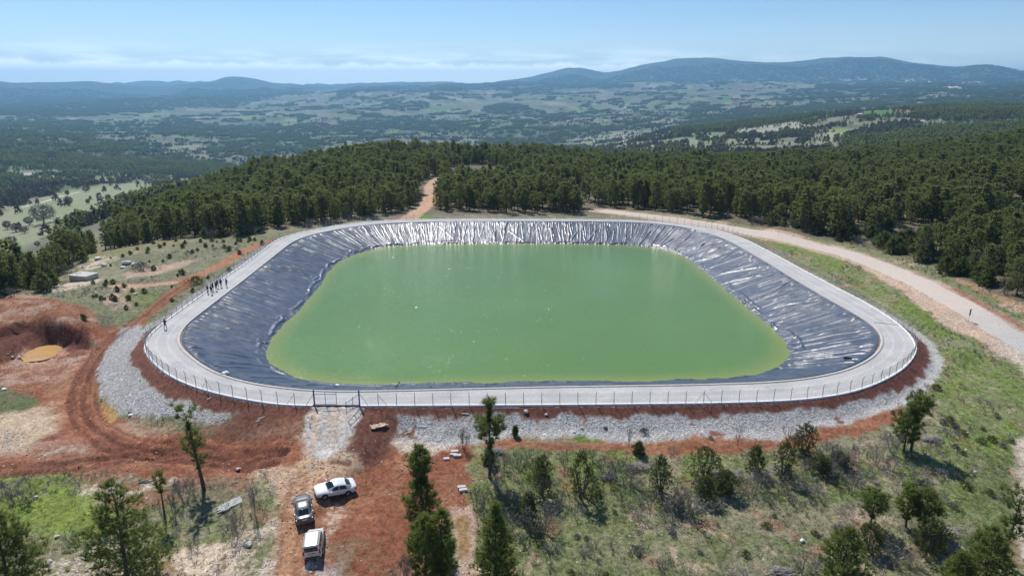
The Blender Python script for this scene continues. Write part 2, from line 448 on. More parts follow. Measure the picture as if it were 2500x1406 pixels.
# --- far ground: stations at growing distance; level z or the photo row at which that ground shows
PXC = np.array([-600, 0, 300, 600, 900, 1250, 1600, 1900, 2200, 2500, 3100], float)
def zrow(r, rows):
    return CZ - r * slope_at(PXC, np.array(rows, float))
STA = [
 (270, np.array([-26, -20, -11, -6, -3, -3, -3, -2, 1, 4, 6.])),
 (330, np.array([-32, -27, -16, -9, -3.5, -4, -5, -4.5, 0, 5, 8.])),
 (450, np.array([-50, -43, -27, -13, -4, -6, -11, -9, -3, 6, 9.])),
 (620, np.array([-56, -52, -45, -35, -22, -22, -26, -24, -14, -4, 0.])),
 (850, np.array([-72, -70, -67, -76, -75, -62, -42, -35, -25, -14, -10.])),
 (1300, np.array([-98, -97, -105, -122, -124, -112, -54, -36, -20, -12, -8.])),
 (1750, np.array([-95, -95, -120, -152, -158, -148, -68, -28, -6, 4, 6.])),
 (2600, zrow(2600, [328, 332, 345, 362, 352, 350, 330, 310, 285, 275, 275])),
 (3600, zrow(3600, [310, 315, 318, 320, 312, 303, 292, 268, 250, 240, 240])),
 (5000, zrow(5000, [290, 292, 286, 284, 272, 258, 247, 238, 230, 224, 222])),
 (6800, zrow(6800, [270, 268, 258, 248, 240, 228, 220, 215, 212, 211, 210])),
 (8600, zrow(8600, [246, 243, 244, 234, 222, 214, 203, 202, 206, 206, 206])),
]
SKY = np.array([(-900,212),(-600,196),(-300,206),(0,201),(40,205),(80,203),(150,200),(230,198),(262,200),(300,207),(330,209),(380,210),(440,207),(500,200),(525,198),(555,190),(575,189),(600,192),(650,201),(700,210),(740,212),(800,211),(870,210),(950,207),(1000,206),(1040,202),(1075,198),(1095,200),(1120,208),(1150,207),(1180,204),(1240,196),(1300,186),(1345,174),(1390,166),(1420,168),(1460,178),(1480,181),(1520,172),(1560,161),(1600,152),(1650,145),(1700,142),(1750,142),(1790,144),(1830,148),(1870,150),(1910,151),(1950,148),(1990,142),(2040,139),(2110,137),(2150,137),(2180,142),(2240,155),(2280,158),(2330,158),(2360,155),(2390,153),(2430,157),(2465,166),(2500,171),(2600,178),(2800,168),(3000,182),(3400,176)], float)
TH = np.linspace(R(-64), R(64), 641)
LR = np.linspace(math.log(2), math.log(17600), 560)
GT, GL = np.meshgrid(TH, LR, indexing='ij')
def rbf(T, Lr):
    A = np.hypot(CT[:, None] - CT, CL[:, None] - CL)
    n = len(CT)
    K = np.zeros((n + 1, n + 1)); K[:n, :n] = -A - 0.004 * np.eye(n); K[:n, n] = 1; K[n, :n] = 1
    w = np.linalg.solve(K, np.r_[CV, 0])
    sh = T.shape; T = T.ravel(); Lr = Lr.ravel(); o = np.empty(len(T))
    for a in range(0, len(T), 20000):
        o[a:a + 20000] = -np.hypot(T[a:a + 20000, None] - CT, Lr[a:a + 20000, None] - CL) @ w[:n] + w[n]
    return o.reshape(sh)
near_k = LR < math.log(300)
ZG = np.zeros_like(GT)
ZG[:, near_k] = rbf(GT[:, near_k], GL[:, near_k])
colpx = 1250 + FPX * 1.038 * np.tan(TH)
st_l = [math.log(s[0]) for s in STA]
st_z = np.array([np.interp(colpx, PXC, s[1]) for s in STA])
k_ = np.hanning(31); k_ /= k_.sum()
st_z = np.array([np.convolve(np.pad(z, 15, 'edge'), k_, 'valid') for z in st_z])
rs_ = np.interp(colpx, [-600, 0, 700, 1100, 1500, 2500, 3100], [10500, 10500, 11500, 12000, 10500, 9600, 9600])
skyrow = np.interp(colpx, SKY[:, 0], SKY[:, 1])
skyrow = np.convolve(np.pad(skyrow, 2, 'edge'), np.array([.08, .22, .4, .22, .08]), 'valid')
z_sky = CZ - rs_ * slope_at(colpx, skyrow)
second = np.interp(colpx, [-600, 0, 300, 400, 480, 700, 900, 1250, 3100], [215, 206, 206, 204, 202, 211, 210, 205, 205])
z_2 = CZ - 15500 * slope_at(colpx, second)
for i in range(len(TH)):
    ll = np.array(st_l + [math.log(rs_[i] * 0.92), math.log(rs_[i]), math.log(rs_[i] * 1.12), math.log(15500), math.log(17700)])
    z6 = st_z[-1, i]
    zz = np.r_[st_z[:, i], z6 + (z_sky[i] - z6) * 0.62, z_sky[i], z6 + (z_sky[i] - z6) * 0.35, z_2[i], z6]
    far = np.interp(LR, ll, zz)
    w = sstep(math.log(215), math.log(285), LR)
    ZG[i] = ZG[i] * (1 - w) * near_k + far * np.where(near_k, w, 1)
# round the joints between stations, leave the skyline crisp
def blur_l(z, n):
    k = np.hanning(n + 2)[1:-1]; k /= k.sum(); h = n // 2
    return np.array([np.convolve(np.pad(r, h, 'edge'), k, 'valid') for r in z])
ZB = blur_l(ZG, 9)
w = sstep(math.log(230), math.log(330), GL) * (1 - 0.85 * sstep(math.log(7600), math.log(9000), GL))
ZG = ZG * (1 - w) + ZB * w
rr = np.exp(GL)
amp = 0.0145 * rr * sstep(math.log(520), math.log(1500), GL) * (1 - 0.55 * sstep(math.log(8000), math.log(9300), GL))
ZG += amp * (fbm(GT * 9 + 40, GL * 7 + 40, 5, 0.55) - 0.5)
ZG += 0.010 * rr * sstep(math.log(2200), math.log(3200), GL) * (1 - sstep(math.log(6500), math.log(8000), GL)) * (0.35 - 1.6 * np.abs(fbm(GT * 7 + 3, GL * 9 + 8, 4, 0.5, seed=5) - 0.5))
amp2 = 0.015 * rr * sstep(math.log(5200), math.log(7500), GL)
ZG += amp2 * (np.abs(fbm(GT * 16 + 9, GL * 8 + 4, 4, 0.55) - 0.5) * -2 + 0.28) * (1 - 0.8 * np.exp(-((GL - np.log(rs_)[:, None]) / 0.05) ** 2))

def hbase(x, y):
    """ground level before the bank of the reservoir is added"""
    x = np.asarray(x, float); y = np.asarray(y, float)
    t = np.arctan2(x, y); r = np.maximum(np.hypot(x, y), 2.0)
    tc_ = np.clip(t, TH[0], TH[-1])
    fi = (tc_ - TH[0]) / (TH[1] - TH[0]); fj = np.clip((np.log(r) - LR[0]) / (LR[1] - LR[0]), 0, len(LR) - 1.001)
    i = np.clip(fi.astype(int), 0, len(TH) - 2); j = fj.astype(int)
    a = fi - i; b = fj - j
    z = (ZG[i, j] * (1 - a) + ZG[i + 1, j] * a) * (1 - b) + (ZG[i, j + 1] * (1 - a) + ZG[i + 1, j + 1] * a) * b
    back = sstep(R(70), R(110), np.abs(t))
    return z * (1 - back) + np.minimum(z, -6) * back
RAMP = np.array([(0, 0)])
EMB = 0.60
OUTC = OUT[::3]
GATE_A = np.array(unproj(768, 990, 0.0)); GATE_B = np.array(unproj(878, 990, 0.0))
def height(x, y, full=False):
    x = np.asarray(x, float).ravel(); y = np.asarray(y, float).ravel()
    z = hbase(x, y)
    r = np.hypot(x, y)
    nr = 1 - sstep(230, 420, r)
    z = z + nr * (0.55 * (fbm(x / 9, y / 9, 3, seed=1) - .5) + 0.22 * (fbm(x / 1.7, y / 1.7, 3, seed=2) - .5))
    d = np.full(len(x), 99.0)
    m = (x > OUT[:, 0].min() - 25) & (x < OUT[:, 0].max() + 25) & (y > OUT[:, 1].min() - 25) & (y < OUT[:, 1].max() + 25)
    if m.any():
        d[m] = sdist(x[m], y[m], OUTC)
        dm = d[m]
        zm = z[m]
        # the access ramp falls more gently than the bank
        gx = (GATE_A + GATE_B) / 2
        off = np.abs(x[m] - gx[0] + 0.10 * (gx[1] - y[m])) - 2.6
        sl = lerp(0.19, EMB, sstep(0, 9.0, off))
        sl = np.where((y[m] < gx[1] + 2) & (np.abs(x[m] - gx[0]) < 18), sl, EMB)
        emb = -0.06 - sl * np.maximum(dm - 0.15, 0) + 0.10 * (fbm(x[m] / 1.3, y[m] / 1.3, 3, seed=3) - .5) * sstep(0.2, 1.0, dm)
        k = 0.25                                # soft maximum
        hi = np.maximum(zm, emb); zz = hi + np.log1p(np.exp(-np.abs(zm - emb) / k)) * k * 0.6
        cap = np.where(dm < 3.0, np.minimum(zz, -0.01 + 0.0 * dm + 0.35 * np.maximum(dm - 0.3, 0)), zz)
        ins = dm < 0.12
        inner = np.where(dm < -1.2, -0.5 - np.clip((-dm - 1.2) * 1.2, 0, 9), -0.22)
        z[m] = np.where(ins, inner, cap)
    return (z, d) if full else z
def ground(px, py, it=60):
    """where the line of sight through a photo point meets the ground"""
    px = np.atleast_1d(np.asarray(px, float)); py = np.atleast_1d(np.asarray(py, float))
    u = (px - 1250) / FPX; v = (py - 703) / FPX
    dx, dy, dz = u, CP_ - v * SP, -(SP + v * CP_)
    lo = np.full(len(px), 20.0); hi = lo.copy(); done = np.zeros(len(px), bool)
    t = lo.copy()
    for k in range(420):
        step = np.maximum(0.6, t * 0.012)
        tn = t + step
        below = (CZ + dz * tn) < hbase(dx * tn, dy * tn)
        new = below & ~done
        lo = np.where(new, t, lo); hi = np.where(new, tn, hi); done |= below
        t = np.where(done, t, tn)
        if done.all(): break
    hi = np.where(done, hi, 9000.0); lo = np.where(done, lo, 8990.0)
    for k in range(14):
        mid = (lo + hi) / 2
        b = (CZ + dz * mid) < hbase(dx * mid, dy * mid)
        hi = np.where(b, mid, hi); lo = np.where(b, lo, mid)
    return np.c_[dx * hi, dy * hi]
def G(pts):
    P = np.array(pts, float)
    return ground(P[:, 0], P[:, 1])
def G1(px, py):
    """point of the finished ground under a photo point: iterate on the true level"""
    q = ground(px, py)[0]
    for k in range(6):
        z = float(height(q[0:1], q[1:2])[0])
        q2 = np.array(unproj(px, py, z))
        q = (q + q2) / 2
    z = float(height(q[0:1], q[1:2])[0])
    return Vector((q[0], q[1], z))
def project(x, y, z):
    dzz = z - CZ
    d = y * CP_ - dzz * SP
    v = -(y * SP + dzz * CP_)
    return 1250 + FPX * x / d, 703 + FPX * v / d, d
# ------------------------------------------------------------------ the ground: one sheet, fine near the camera and coarser towards the horizon
th = np.r_[np.linspace(-180, -44, 46)[:-1], np.linspace(-44, -38.5, 14)[:-1], np.linspace(-38.5, 38.5, 800), np.linspace(38.5, 44, 14)[1:], np.linspace(44, 180, 46)[1:]]
th = np.radians(th)
lr = np.r_[np.linspace(math.log(2.5), math.log(46), 16)[:-1], np.linspace(math.log(46), math.log(125), 260)[:-1],
           np.linspace(math.log(125), math.log(330), 190)[:-1], np.linspace(math.log(330), math.log(17400), 300)]
gt, gl = np.meshgrid(th, lr, indexing='ij')
gr = np.exp(gl)
X = (np.sin(gt) * gr).ravel(); Y = (np.cos(gt) * gr).ravel()
Z, DO = height(X, Y, True)
nT, nL = gt.shape
RAD = gr.ravel()
PXv, PYv, Dv = project(X, Y, Z)
infr = (Dv > 1) & (np.abs(gt.ravel()) < R(60))
PXv = np.where(infr, PXv, -9999); PYv = np.where(infr, PYv, -9999)

def polym(pts, feather=0.5, namp=1.2, ns=2.2, seed=0.0, world=None):
    P = G(pts) if world is None else np.asarray(world)
    mg = feather + namp + 1
    b = (X > P[:, 0].min() - mg) & (X < P[:, 0].max() + mg) & (Y > P[:, 1].min() - mg) & (Y < P[:, 1].max() + mg)
    m = np.zeros(len(X))
    i = np.nonzero(b)[0]
    if len(i):
        x, y = X[i], Y[i]
        n = (fbm(x / ns, y / ns, 4, 0.6, seed=seed + 3) - 0.5) * 2 * namp
        m[i] = sstep(-feather, feather, -sdist(x, y, P) + n)
    return m
def linem(pts, w, feather=0.3, namp=0.3, ns=1.5, seed=0.0, world=None):
    P = G(pts) if world is None else np.asarray(world)
    # round the corners
    s = np.concatenate([[0], np.cumsum(np.hypot(*np.diff(P, axis=0).T))])
    t = np.linspace(0, s[-1], max(12, len(P) * 5))
    P = np.c_[np.interp(t, s, P[:, 0]), np.interp(t, s, P[:, 1])]
    for _ in range(3):
        Q = P.copy(); Q[1:-1] = (P[:-2] + 2 * P[1:-1] + P[2:]) / 4; P = Q
    mg = w + feather + namp + 1
    b = (X > P[:, 0].min() - mg) & (X < P[:, 0].max() + mg) & (Y > P[:, 1].min() - mg) & (Y < P[:, 1].max() + mg)
    m = np.zeros(len(X)); i = np.nonzero(b)[0]
    if len(i):
        x, y = X[i], Y[i]
        n = (fbm(x / ns, y / ns, 3, 0.6, seed=seed + 5) - 0.5) * 2 * namp
        m[i] = 1 - sstep(w - feather, w + feather, ldist(x, y, P) + n)
    return m
def pxpoly(pts, feather=4.0, namp=6.0, seed=0.0, rmin=300):
    P = np.array(pts, float)
    b = (PXv > P[:, 0].min() - 20) & (PXv < P[:, 0].max() + 20) & (PYv > P[:, 1].min() - 20) & (PYv < P[:, 1].max() + 20) & (RAD > rmin)
    m = np.zeros(len(X)); i = np.nonzero(b)[0]
    if len(i):
        n = (fbm(gt.ravel()[i] * 60, gl.ravel()[i] * 40, 4, 0.6, seed=seed) - 0.5) * 2 * namp
        m[i] = sstep(-feather, feather, -sdist(PXv[i], PYv[i], P) + n)
    return m
col = np.zeros((len(X), 3))
def put(m, c):
    global col
    c = np.asarray(c, float)
    col = col * (1 - m[:, None]) + c * m[:, None]

# --- grassy default
n1 = fbm(X / 7, Y / 7, 4, 0.6, seed=11); n2 = fbm(X / 1.6, Y / 1.6, 4, 0.65, seed=12); n3 = fbm(X / 28, Y / 28, 3, seed=13)
n4 = fbm(X / 0.55, Y / 0.55, 3, 0.7, seed=14)
GRN = np.array((0.135, 0.165, 0.060)); DRY = np.array((0.235, 0.215, 0.135)); GRY = np.array((0.155, 0.155, 0.095))
RED = np.array((0.205, 0.080, 0.045)); REDD = np.array((0.118, 0.048, 0.033)); PINK = np.array((0.43, 0.31, 0.235)); BEIGE = np.array((0.46, 0.385, 0.305))
ORANGE = np.array((0.30, 0.155, 0.085)); GRAVEL = np.array((0.44, 0.42, 0.395)); BROWN = np.array((0.17, 0.095, 0.062))
f = np.clip((n1 - .5) * 2.4 + (n2 - .5) * 1.8 + .45, 0, 1)[:, None]
col[:] = DRY * (1 - f) + GRY * f
put(sstep(0.42, 0.62, n3 * .5 + n2 * .5 + .02) * 0.75, GRN)
GRASS = np.ones(len(X))
def bare(m):
    global GRASS
    GRASS = GRASS * (1 - m)
nearm = RAD < 330
# red earth showing through and pale stones in the turf of the near slope
put(sstep(0.60, 0.70, fbm(X / 3.2, Y / 3.2, 4, .6, seed=20)) * 0.55 * nearm, RED * 1.15 + 0.04)
put(sstep(0.64, 0.74, fbm(X / 2.3, Y / 2.3, 4, .65, seed=21)) * 0.55 * nearm, PINK)
# lush strip between the fence and the road and down the eastern side
m = polym([(1850, 575), (2010, 640), (2200, 760), (2330, 870), (2290, 960), (2330, 1080), (2500, 1120), (2560, 1000), (2420, 880), (2330, 790), (2200, 705), (2050, 640), (1950, 595)], 2.5, 3, 5, 2)
put(m * np.clip(0.95 * sstep(0.30, 0.60, n1 * .6 + n2 * .4), 0, 1), np.array((0.120, 0.185, 0.030)))
put(m * sstep(0.62, 0.72, n2) * .5, DRY)
put(polym([(1130, 1100), (1350, 1110), (1600, 1110), (1900, 1120), (2200, 1110), (2420, 1180), (2420, 1260), (2000, 1230), (1600, 1180), (1300, 1190), (1150, 1190)], 3, 3, 4, 3) * sstep(0.36, 0.58, n1 * .5 + n2 * .5) * .85, np.array((0.135, 0.185, 0.048)))

# --- earthworks on the left
m = polym([(-260, 735), (-60, 728), (60, 722), (100, 724), (150, 735), (215, 752), (262, 770), (285, 800), (300, 812), (265, 870), (236, 905), (236, 950), (250, 985), (300, 1022), (430, 1052), (560, 1050), (640, 1010), (700, 988), (770, 992), (745, 1045), (735, 1085), (720, 1120), (650, 1152), (520, 1172), (350, 1170), (180, 1152), (60, 1152), (-60, 1166), (-260, 1170)], 0.6, 1.4, 2.4, 1)
SOIL_L = m
put(m, RED); bare(m)
put(m * sstep(0.45, 0.70, fbm(X / 4, Y / 4, 4, .6, seed=30)) * 0.7, BROWN * 1.1)
put(m * sstep(0.46, 0.68, fbm(X / 2.4, Y / 2.4, 4, .6, seed=31)) * 0.6, ORANGE)
put(m * sstep(0.52, 0.68, fbm(X / 5.5, Y / 2.2, 4, .65, seed=32)) * sstep(-10, -38, X) * 0.6, PINK * .9)
put(polym([(-200, 1020), (0, 1012), (50, 992), (120, 1000), (160, 1030), (150, 1058), (90, 1078), (40, 1102), (-60, 1120), (-200, 1120)], 1.4, 2.2, 3, 4) * .85, BEIGE * 0.92 + np.array((.03, 0, -.04)))
put(polym([(-200, 1090), (40, 1096), (120, 1075), (180, 1062), (260, 1080), (200, 1110), (120, 1130), (-60, 1140)], 1.2, 2, 3, 5) * .55, BROWN * 1.6)
put(polym([(250, 985), (275, 1000), (300, 1015), (270, 1030), (235, 1010)], .5, 1, 2, 6) * .7, np.array((0.46, 0.31, 0.10)))
put(polym([(215, 1040), (330, 1040), (420, 1058), (380, 1075), (250, 1062)], .8, 1.5, 2, 7) * .5, PINK)
put(polym([(240, 1045), (300, 1040), (330, 1070), (270, 1090)], .8, 1.5, 2, 8) * .5, ORANGE * 1.2)
put(polym([(300, 1018), (430, 1042), (560, 1045), (520, 1068), (400, 1066), (310, 1040)], 1, 1.5, 2, 9) * .6, GRY * .9 + RED * .2)
put(polym([(110, 925), (200, 900), (220, 960), (215, 1010), (150, 1000)], 1.5, 1.8, 2, 10) * .45, ORANGE)
put(polym([(500, 1050), (640, 1040), (740, 1050), (730, 1090), (600, 1100)], 1.5, 1.8, 2.5, 11) * .7, BROWN)
put(polym([(560, 1010), (660, 990), (760, 1000), (740, 1035), (600, 1060)], .8, 1, 2.5, 12) * .7, REDD)
for k_, pts in enumerate([[(150, 880), (215, 862), (225, 880), (170, 905)], [(320, 1060), (420, 1066), (470, 1085), (380, 1092), (310, 1080)], [(60, 1112), (200, 1098), (260, 1108), (150, 1128), (60, 1132)], [(480, 1110), (620, 1118), (600, 1140), (470, 1140)], [(130, 985), (200, 965), (215, 1000), (150, 1030)], [(20, 905), (110, 900), (130, 925), (40, 940)]]):
    put(polym(pts, 1.0, 2.2, 2.2, 70 + k_) * sstep(.32, .62, n2 * .6 + n1 * .4) * .75, [PINK, ORANGE * 1.15, BEIGE * .9, PINK * .9, ORANGE * 1.2, PINK * .8][k_])
# grassy hummock at the left edge
m = polym([(-160, 955), (0, 948), (60, 960), (90, 985), (60, 1002), (0, 1010), (-160, 1020)], .6, 1.0, 2, 13)
put(m, GRN * .75); put(m * sstep(.45, .6, n2), GRY * .8)
# bottom-left: green turf, rubble and pink stones
m = polym([(-260, 1160), (60, 1150), (140, 1150), (190, 1160), (225, 1215), (300, 1230), (330, 1260), (250, 1300), (180, 1330), (60, 1290), (-260, 1330)], 1.2, 2.0, 2.5, 14)
put(m, np.array((0.165, 0.215, 0.045)) * (0.75 + .5 * n2[:, None])); put(m * sstep(.55, .66, n1 * .5 + n2 * .5), GRY)
put(polym([(180, 1152), (350, 1170), (520, 1172), (640, 1155), (600, 1215), (480, 1215), (330, 1250), (230, 1210)], 1, 1.8, 2, 15) * .85, RED * .9 + PINK * .15)
put(polym([(180, 1180), (320, 1165), (420, 1180), (380, 1200), (260, 1220), (200, 1215)], .8, 1.8, 1.6, 16) * sstep(.40, .58, n2) * .9, BEIGE * 1.05)
put(polym([(420, 1190), (560, 1180), (640, 1200), (600, 1260), (540, 1290), (440, 1250)], 1, 1.8, 2, 17) * .75, GRY)
m = polym([(430, 1340), (560, 1310), (700, 1270), (700, 1480), (380, 1500), (420, 1400)], .8, 1.6, 2, 18)
put(m * sstep(.34, .54, n2 * .6 + n4 * .4), BEIGE * 1.06 + np.array((.02, 0, -.01))); bare(m * .6)
put(m * sstep(.58, .7, n1) * .7, GRN)
m = polym([(90, 1350), (250, 1330), (330, 1400), (330, 1500), (60, 1500)], .8, 1.6, 2, 19)
put(m * sstep(.40, .58, n2 * .6 + n4 * .4), BEIGE * .95); bare(m * .5)
# --- the yard with the cars
m = polym([(735, 1080), (885, 1010), (950, 1000), (1000, 1035), (1140, 1040), (1160, 1080), (1142, 1130), (1140, 1240), (1110, 1250), (1075, 1330), (1010, 1500), (660, 1500), (690, 1300), (680, 1200), (640, 1160), (700, 1120)], .5, .9, 2, 21)
YARD = m
put(m, RED * 1.06); bare(m)
put(m * sstep(.48, .70, fbm(X / 3.1, Y / 3.1, 4, .6, seed=33)) * .6, ORANGE * .95)
put(polym([(885, 1010), (950, 1000), (985, 1040), (960, 1080), (930, 1130), (860, 1165), (810, 1160), (850, 1100)], .5, .8, 2, 22) * .88, REDD * .95 + .008)
put(polym([(960, 1085), (1000, 1050), (1090, 1048), (1130, 1060), (1125, 1085), (1060, 1112), (1000, 1105)], .5, .8, 1.6, 23), BEIGE * 1.05)
put(polym([(985, 1105), (1050, 1112), (1010, 1150), (960, 1150)], .6, .8, 1.6, 24) * .7, ORANGE * 1.1)
# dusty fan and the wheel-worn lane
m = polym([(610, 1150), (680, 1122), (730, 1085), (790, 1080), (850, 1100), (880, 1150), (830, 1178), (775, 1195), (760, 1240), (720, 1262), (685, 1240), (650, 1195)], .9, 1.6, 1.6, 25)
put(m * .9, np.array((0.47, 0.33, 0.215)))
m = linem([(735, 1190), (715, 1240), (705, 1300), (700, 1370), (695, 1480)], 1.25, .8, .6, 1.6, 26)
put(m * .8, np.array((0.40, 0.225, 0.13)))
m = polym([(800, 1215), (850, 1225), (830, 1290), (800, 1330), (810, 1400), (845, 1460), (780, 1480), (730, 1480), (735, 1390), (790, 1290)], .6, 1.4, 1.5, 27)
put(m * sstep(.40, .60, n2 * .5 + n4 * .5) * .85, PINK * 1.05)
m = polym([(770, 1380), (845, 1370), (850, 1480), (730, 1480)], .6, 1.2, 1.5, 28); put(m * .5, np.array((.36, .34, .32)))
m = polym([(800, 1330), (900, 1320), (960, 1400), (980, 1480), (850, 1480)], 1, 1.8, 1.6, 29); put(m * sstep(.42, .6, n2) * .5, GRY)
# gravel apron below the gate
m = polym([(772, 992), (868, 992), (888, 1022), (880, 1045), (852, 1095), (835, 1120), (805, 1142), (762, 1140), (720, 1128), (742, 1075), (745, 1030)], .35, .7, 1.3, 34)
APRON = m
put(m, np.array((0.42, 0.40, 0.375)))
put(m * sstep(.42, .62, fbm(X / 1.2 + Y / 6, Y / 3, 4, .6, seed=36)) * sstep(905, 800, PXv + (PYv - 1000) * .5) * .8, np.array((0.44, 0.33, 0.245)))
# yellow puddle trench by the pines
m = polym([(1105, 1240), (1150, 1235), (1165, 1290), (1160, 1340), (1175, 1400), (1180, 1480), (1105, 1480), (1115, 1330)], .4, .6, 1.4, 37); put(m, PINK * .95); bare(m)
m = polym([(1112, 1262), (1140, 1258), (1150, 1320), (1142, 1362), (1118, 1360), (1118, 1310)], .5, .8, 1.4, 38); put(m * .85, np.array((0.25, 0.15, 0.06)))
# --- red strip below the front bank
m = polym([(1140, 1055), (1300, 1047), (1500, 1050), (1700, 1045), (1900, 1022), (2060, 1002), (2180, 990), (2215, 1000), (2195, 1030), (2085, 1064), (1965, 1092), (1800, 1106), (1640, 1118), (1540, 1110), (1470, 1098), (1300, 1098), (1160, 1092)], .5, .9, 2.2, 39)
put(m * .95, RED * 1.08); bare(m)
put(m * sstep(.45, .62, fbm(X / 3.5, Y / 1.4, 4, .6, seed=41)) * .6, ORANGE)
put(polym([(1270, 1060), (1390, 1055), (1400, 1080), (1280, 1085)], .8, 1, 2, 42) * .8, DRY)
put(polym([(1390, 1052), (1460, 1050), (1475, 1080), (1420, 1085), (1395, 1070)], .3, .6, 1.5, 43), np.array((0.10, 0.165, 0.028)))
put(polym([(1760, 1045), (1810, 1043), (1810, 1066), (1765, 1066)], .4, .7, 1.5, 44) * .8, GRN * .8)
# --- terrace left of the reservoir
m = polym([(-100, 725), (60, 712), (150, 690), (230, 650), (330, 620), (460, 585), (640, 570), (690, 572), (640, 612), (560, 665), (480, 720), (400, 775), (330, 790), (280, 790), (200, 745), (100, 722)], 1, 1.5, 3, 45)
put(m, GRY * 1.05); put(m * sstep(.45, .62, n1 * .5 + n2 * .5) * .8, DRY * .9 + .02); put(m * sstep(.50, .66, n3 * .5 + n2 * .5) * .8, GRN)
put(polym([(270, 700), (300, 688), (330, 700), (350, 740), (330, 760), (280, 755), (255, 735)], .8, 1.2, 2, 46) * sstep(.35, .55, n2) * .9, PINK * .95)
put(polym([(100, 715), (150, 695), (200, 680), (250, 682), (200, 700), (140, 715)], .8, 1.2, 2, 47) * .9, BEIGE)
put(polym([(190, 640), (260, 625), (300, 630), (260, 650), (200, 660)], .8, 1.2, 2, 48) * sstep(.4, .55, n2) * .9, BEIGE * 1.05)
put(polym([(300, 668), (400, 645), (480, 632), (460, 645), (380, 672), (310, 680)], .6, 1.0, 2, 49) * .85, PINK * .9)
put(polym([(300, 715), (390, 705), (400, 735), (330, 760)], 1, 1.2, 2.5, 50) * .8, GRN)
trackA = [(665, 587), (630, 600), (590, 617), (550, 640), (510, 662), (470, 677), (420, 690), (350, 696), (280, 697)]
m = linem(trackA, 1.5, .5, .5, 2, 51); put(m * .95, np.array((.33, .155, .085))); bare(m)
m = linem([(280, 697), (350, 696), (420, 690)], 1.3, .5, .5, 2, 52); put(m * .7, PINK)
trackB = [(478, 678), (440, 702), (400, 733), (360, 768), (325, 795)]
m = linem(trackB, 1.5, .6, .6, 2, 53); put(m * .85, RED * 1.1); bare(m)
trackC = [(325, 795), (290, 815), (250, 850), (225, 890), (205, 940), (195, 990), (215, 1040), (280, 1085), (360, 1102), (470, 1110), (600, 1125), (700, 1132)]
m = linem(trackC, 2.2, .9, .8, 2, 54); put(m * .8, RED * 1.18 + np.array((.03, .012, .004))); bare(m)
trackD = [(-120, 1150), (60, 1138), (200, 1125), (330, 1105), (450, 1090), (580, 1105), (700, 1128)]
m = linem(trackD, 2.0, .9, .8, 2, 55); put(m * .75, RED * 1.1 + np.array((.04, .015, .004)))
# mound, cut and pool of muddy water
m = polym([(-260, 800), (0, 796), (60, 783), (110, 783), (160, 795), (215, 812), (210, 850), (170, 860), (60, 870), (0, 890), (-260, 900)], .4, .7, 1.8, 56)
put(m, REDD * 1.12)
put(polym([(125, 820), (160, 810), (165, 840), (140, 855)], .6, .6, 1.5, 57) * .6, ORANGE * .75)
put(polym([(20, 885), (60, 850), (110, 838), (160, 848), (165, 862), (130, 880), (60, 895)], .4, .6, 1.5, 58) * .8, np.array((.42, .25, .18)))
put(polym([(230, 765), (275, 765), (280, 795), (250, 800)], .6, 1, 2, 59) * .8, GRY * .8)

# --- road on the right, dirt road at the back
ROAD_PX = [(2680, 935), (2560, 872), (2472, 822), (2400, 776), (2330, 735), (2250, 692), (2160, 652), (2060, 616), (1960, 592), (1860, 570), (1760, 553), (1680, 541), (1600, 530), (1530, 521), (1470, 514)]
ROAD = G(ROAD_PX)
m = linem(None, 4.1, .6, 1.3, 3, 61, world=ROAD); put(m * .85, PINK * 1.02); bare(m)
m = polym([(2060, 612), (2120, 640), (2220, 700), (2330, 760), (2440, 830), (2500, 880), (2480, 890), (2400, 840), (2300, 790), (2240, 745), (2170, 690), (2100, 650)], .5, 1.2, 2.5, 62); put(m * .9, PINK * 1.08); bare(m)
m = polym([(2440, 830), (2480, 880), (2520, 960), (2560, 1000), (2600, 960), (2530, 860)], .5, 1, 2.5, 63); put(m * .9, BEIGE); bare(m)
m = polym([(2478, 1080), (2520, 1060), (2600, 1100), (2600, 1480), (2500, 1480), (2482, 1250)], .5, 1, 2.5, 64); put(m * .9, BEIGE); bare(m)
# bank above the road
m = polym([(1690, 537), (1800, 553), (1950, 578), (2060, 602), (2180, 645), (2300, 690), (2420, 748), (2560, 820), (2620, 800), (2500, 735), (2380, 692), (2260, 648), (2120, 604), (1960, 572), (1800, 545), (1690, 530)], .8, 1.2, 2.5, 65)
put(m * .8, GRY * 1.1); put(m * sstep(.42, .58, n2) * .7, GRN); put(m * sstep(.58, .68, n1) * .8, PINK)
m = linem([(2330, 705), (2390, 738), (2450, 772), (2540, 820)], .7, .4, .5, 1.5, 66); put(m * .7, RED)
m = linem([(2340, 682), (2400, 705), (2470, 738), (2560, 780)], .8, .5, .7, 1.5, 67); put(m * .7, np.array((.36, .2, .13)))
DIRT = [(985, 545), (1010, 527), (1035, 508), (1050, 488), (1052, 470), (1050, 455), (1064, 440), (1085, 431), (1110, 424)]
m = linem(DIRT, 3.0, .8, .6, 3, 68); put(m, np.array((.45, .29, .195))); bare(m)
m = linem([(975, 535), (1010, 508), (1035, 485), (1040, 460)], 2.2, .8, .8, 3, 69); put(m * .8, np.array((.27, .15, .11)))
m = polym([(1018, 540), (1045, 515), (1060, 520), (1050, 540)], .6, .8, 2, 70); put(m, np.array((.13, .21, .03)))

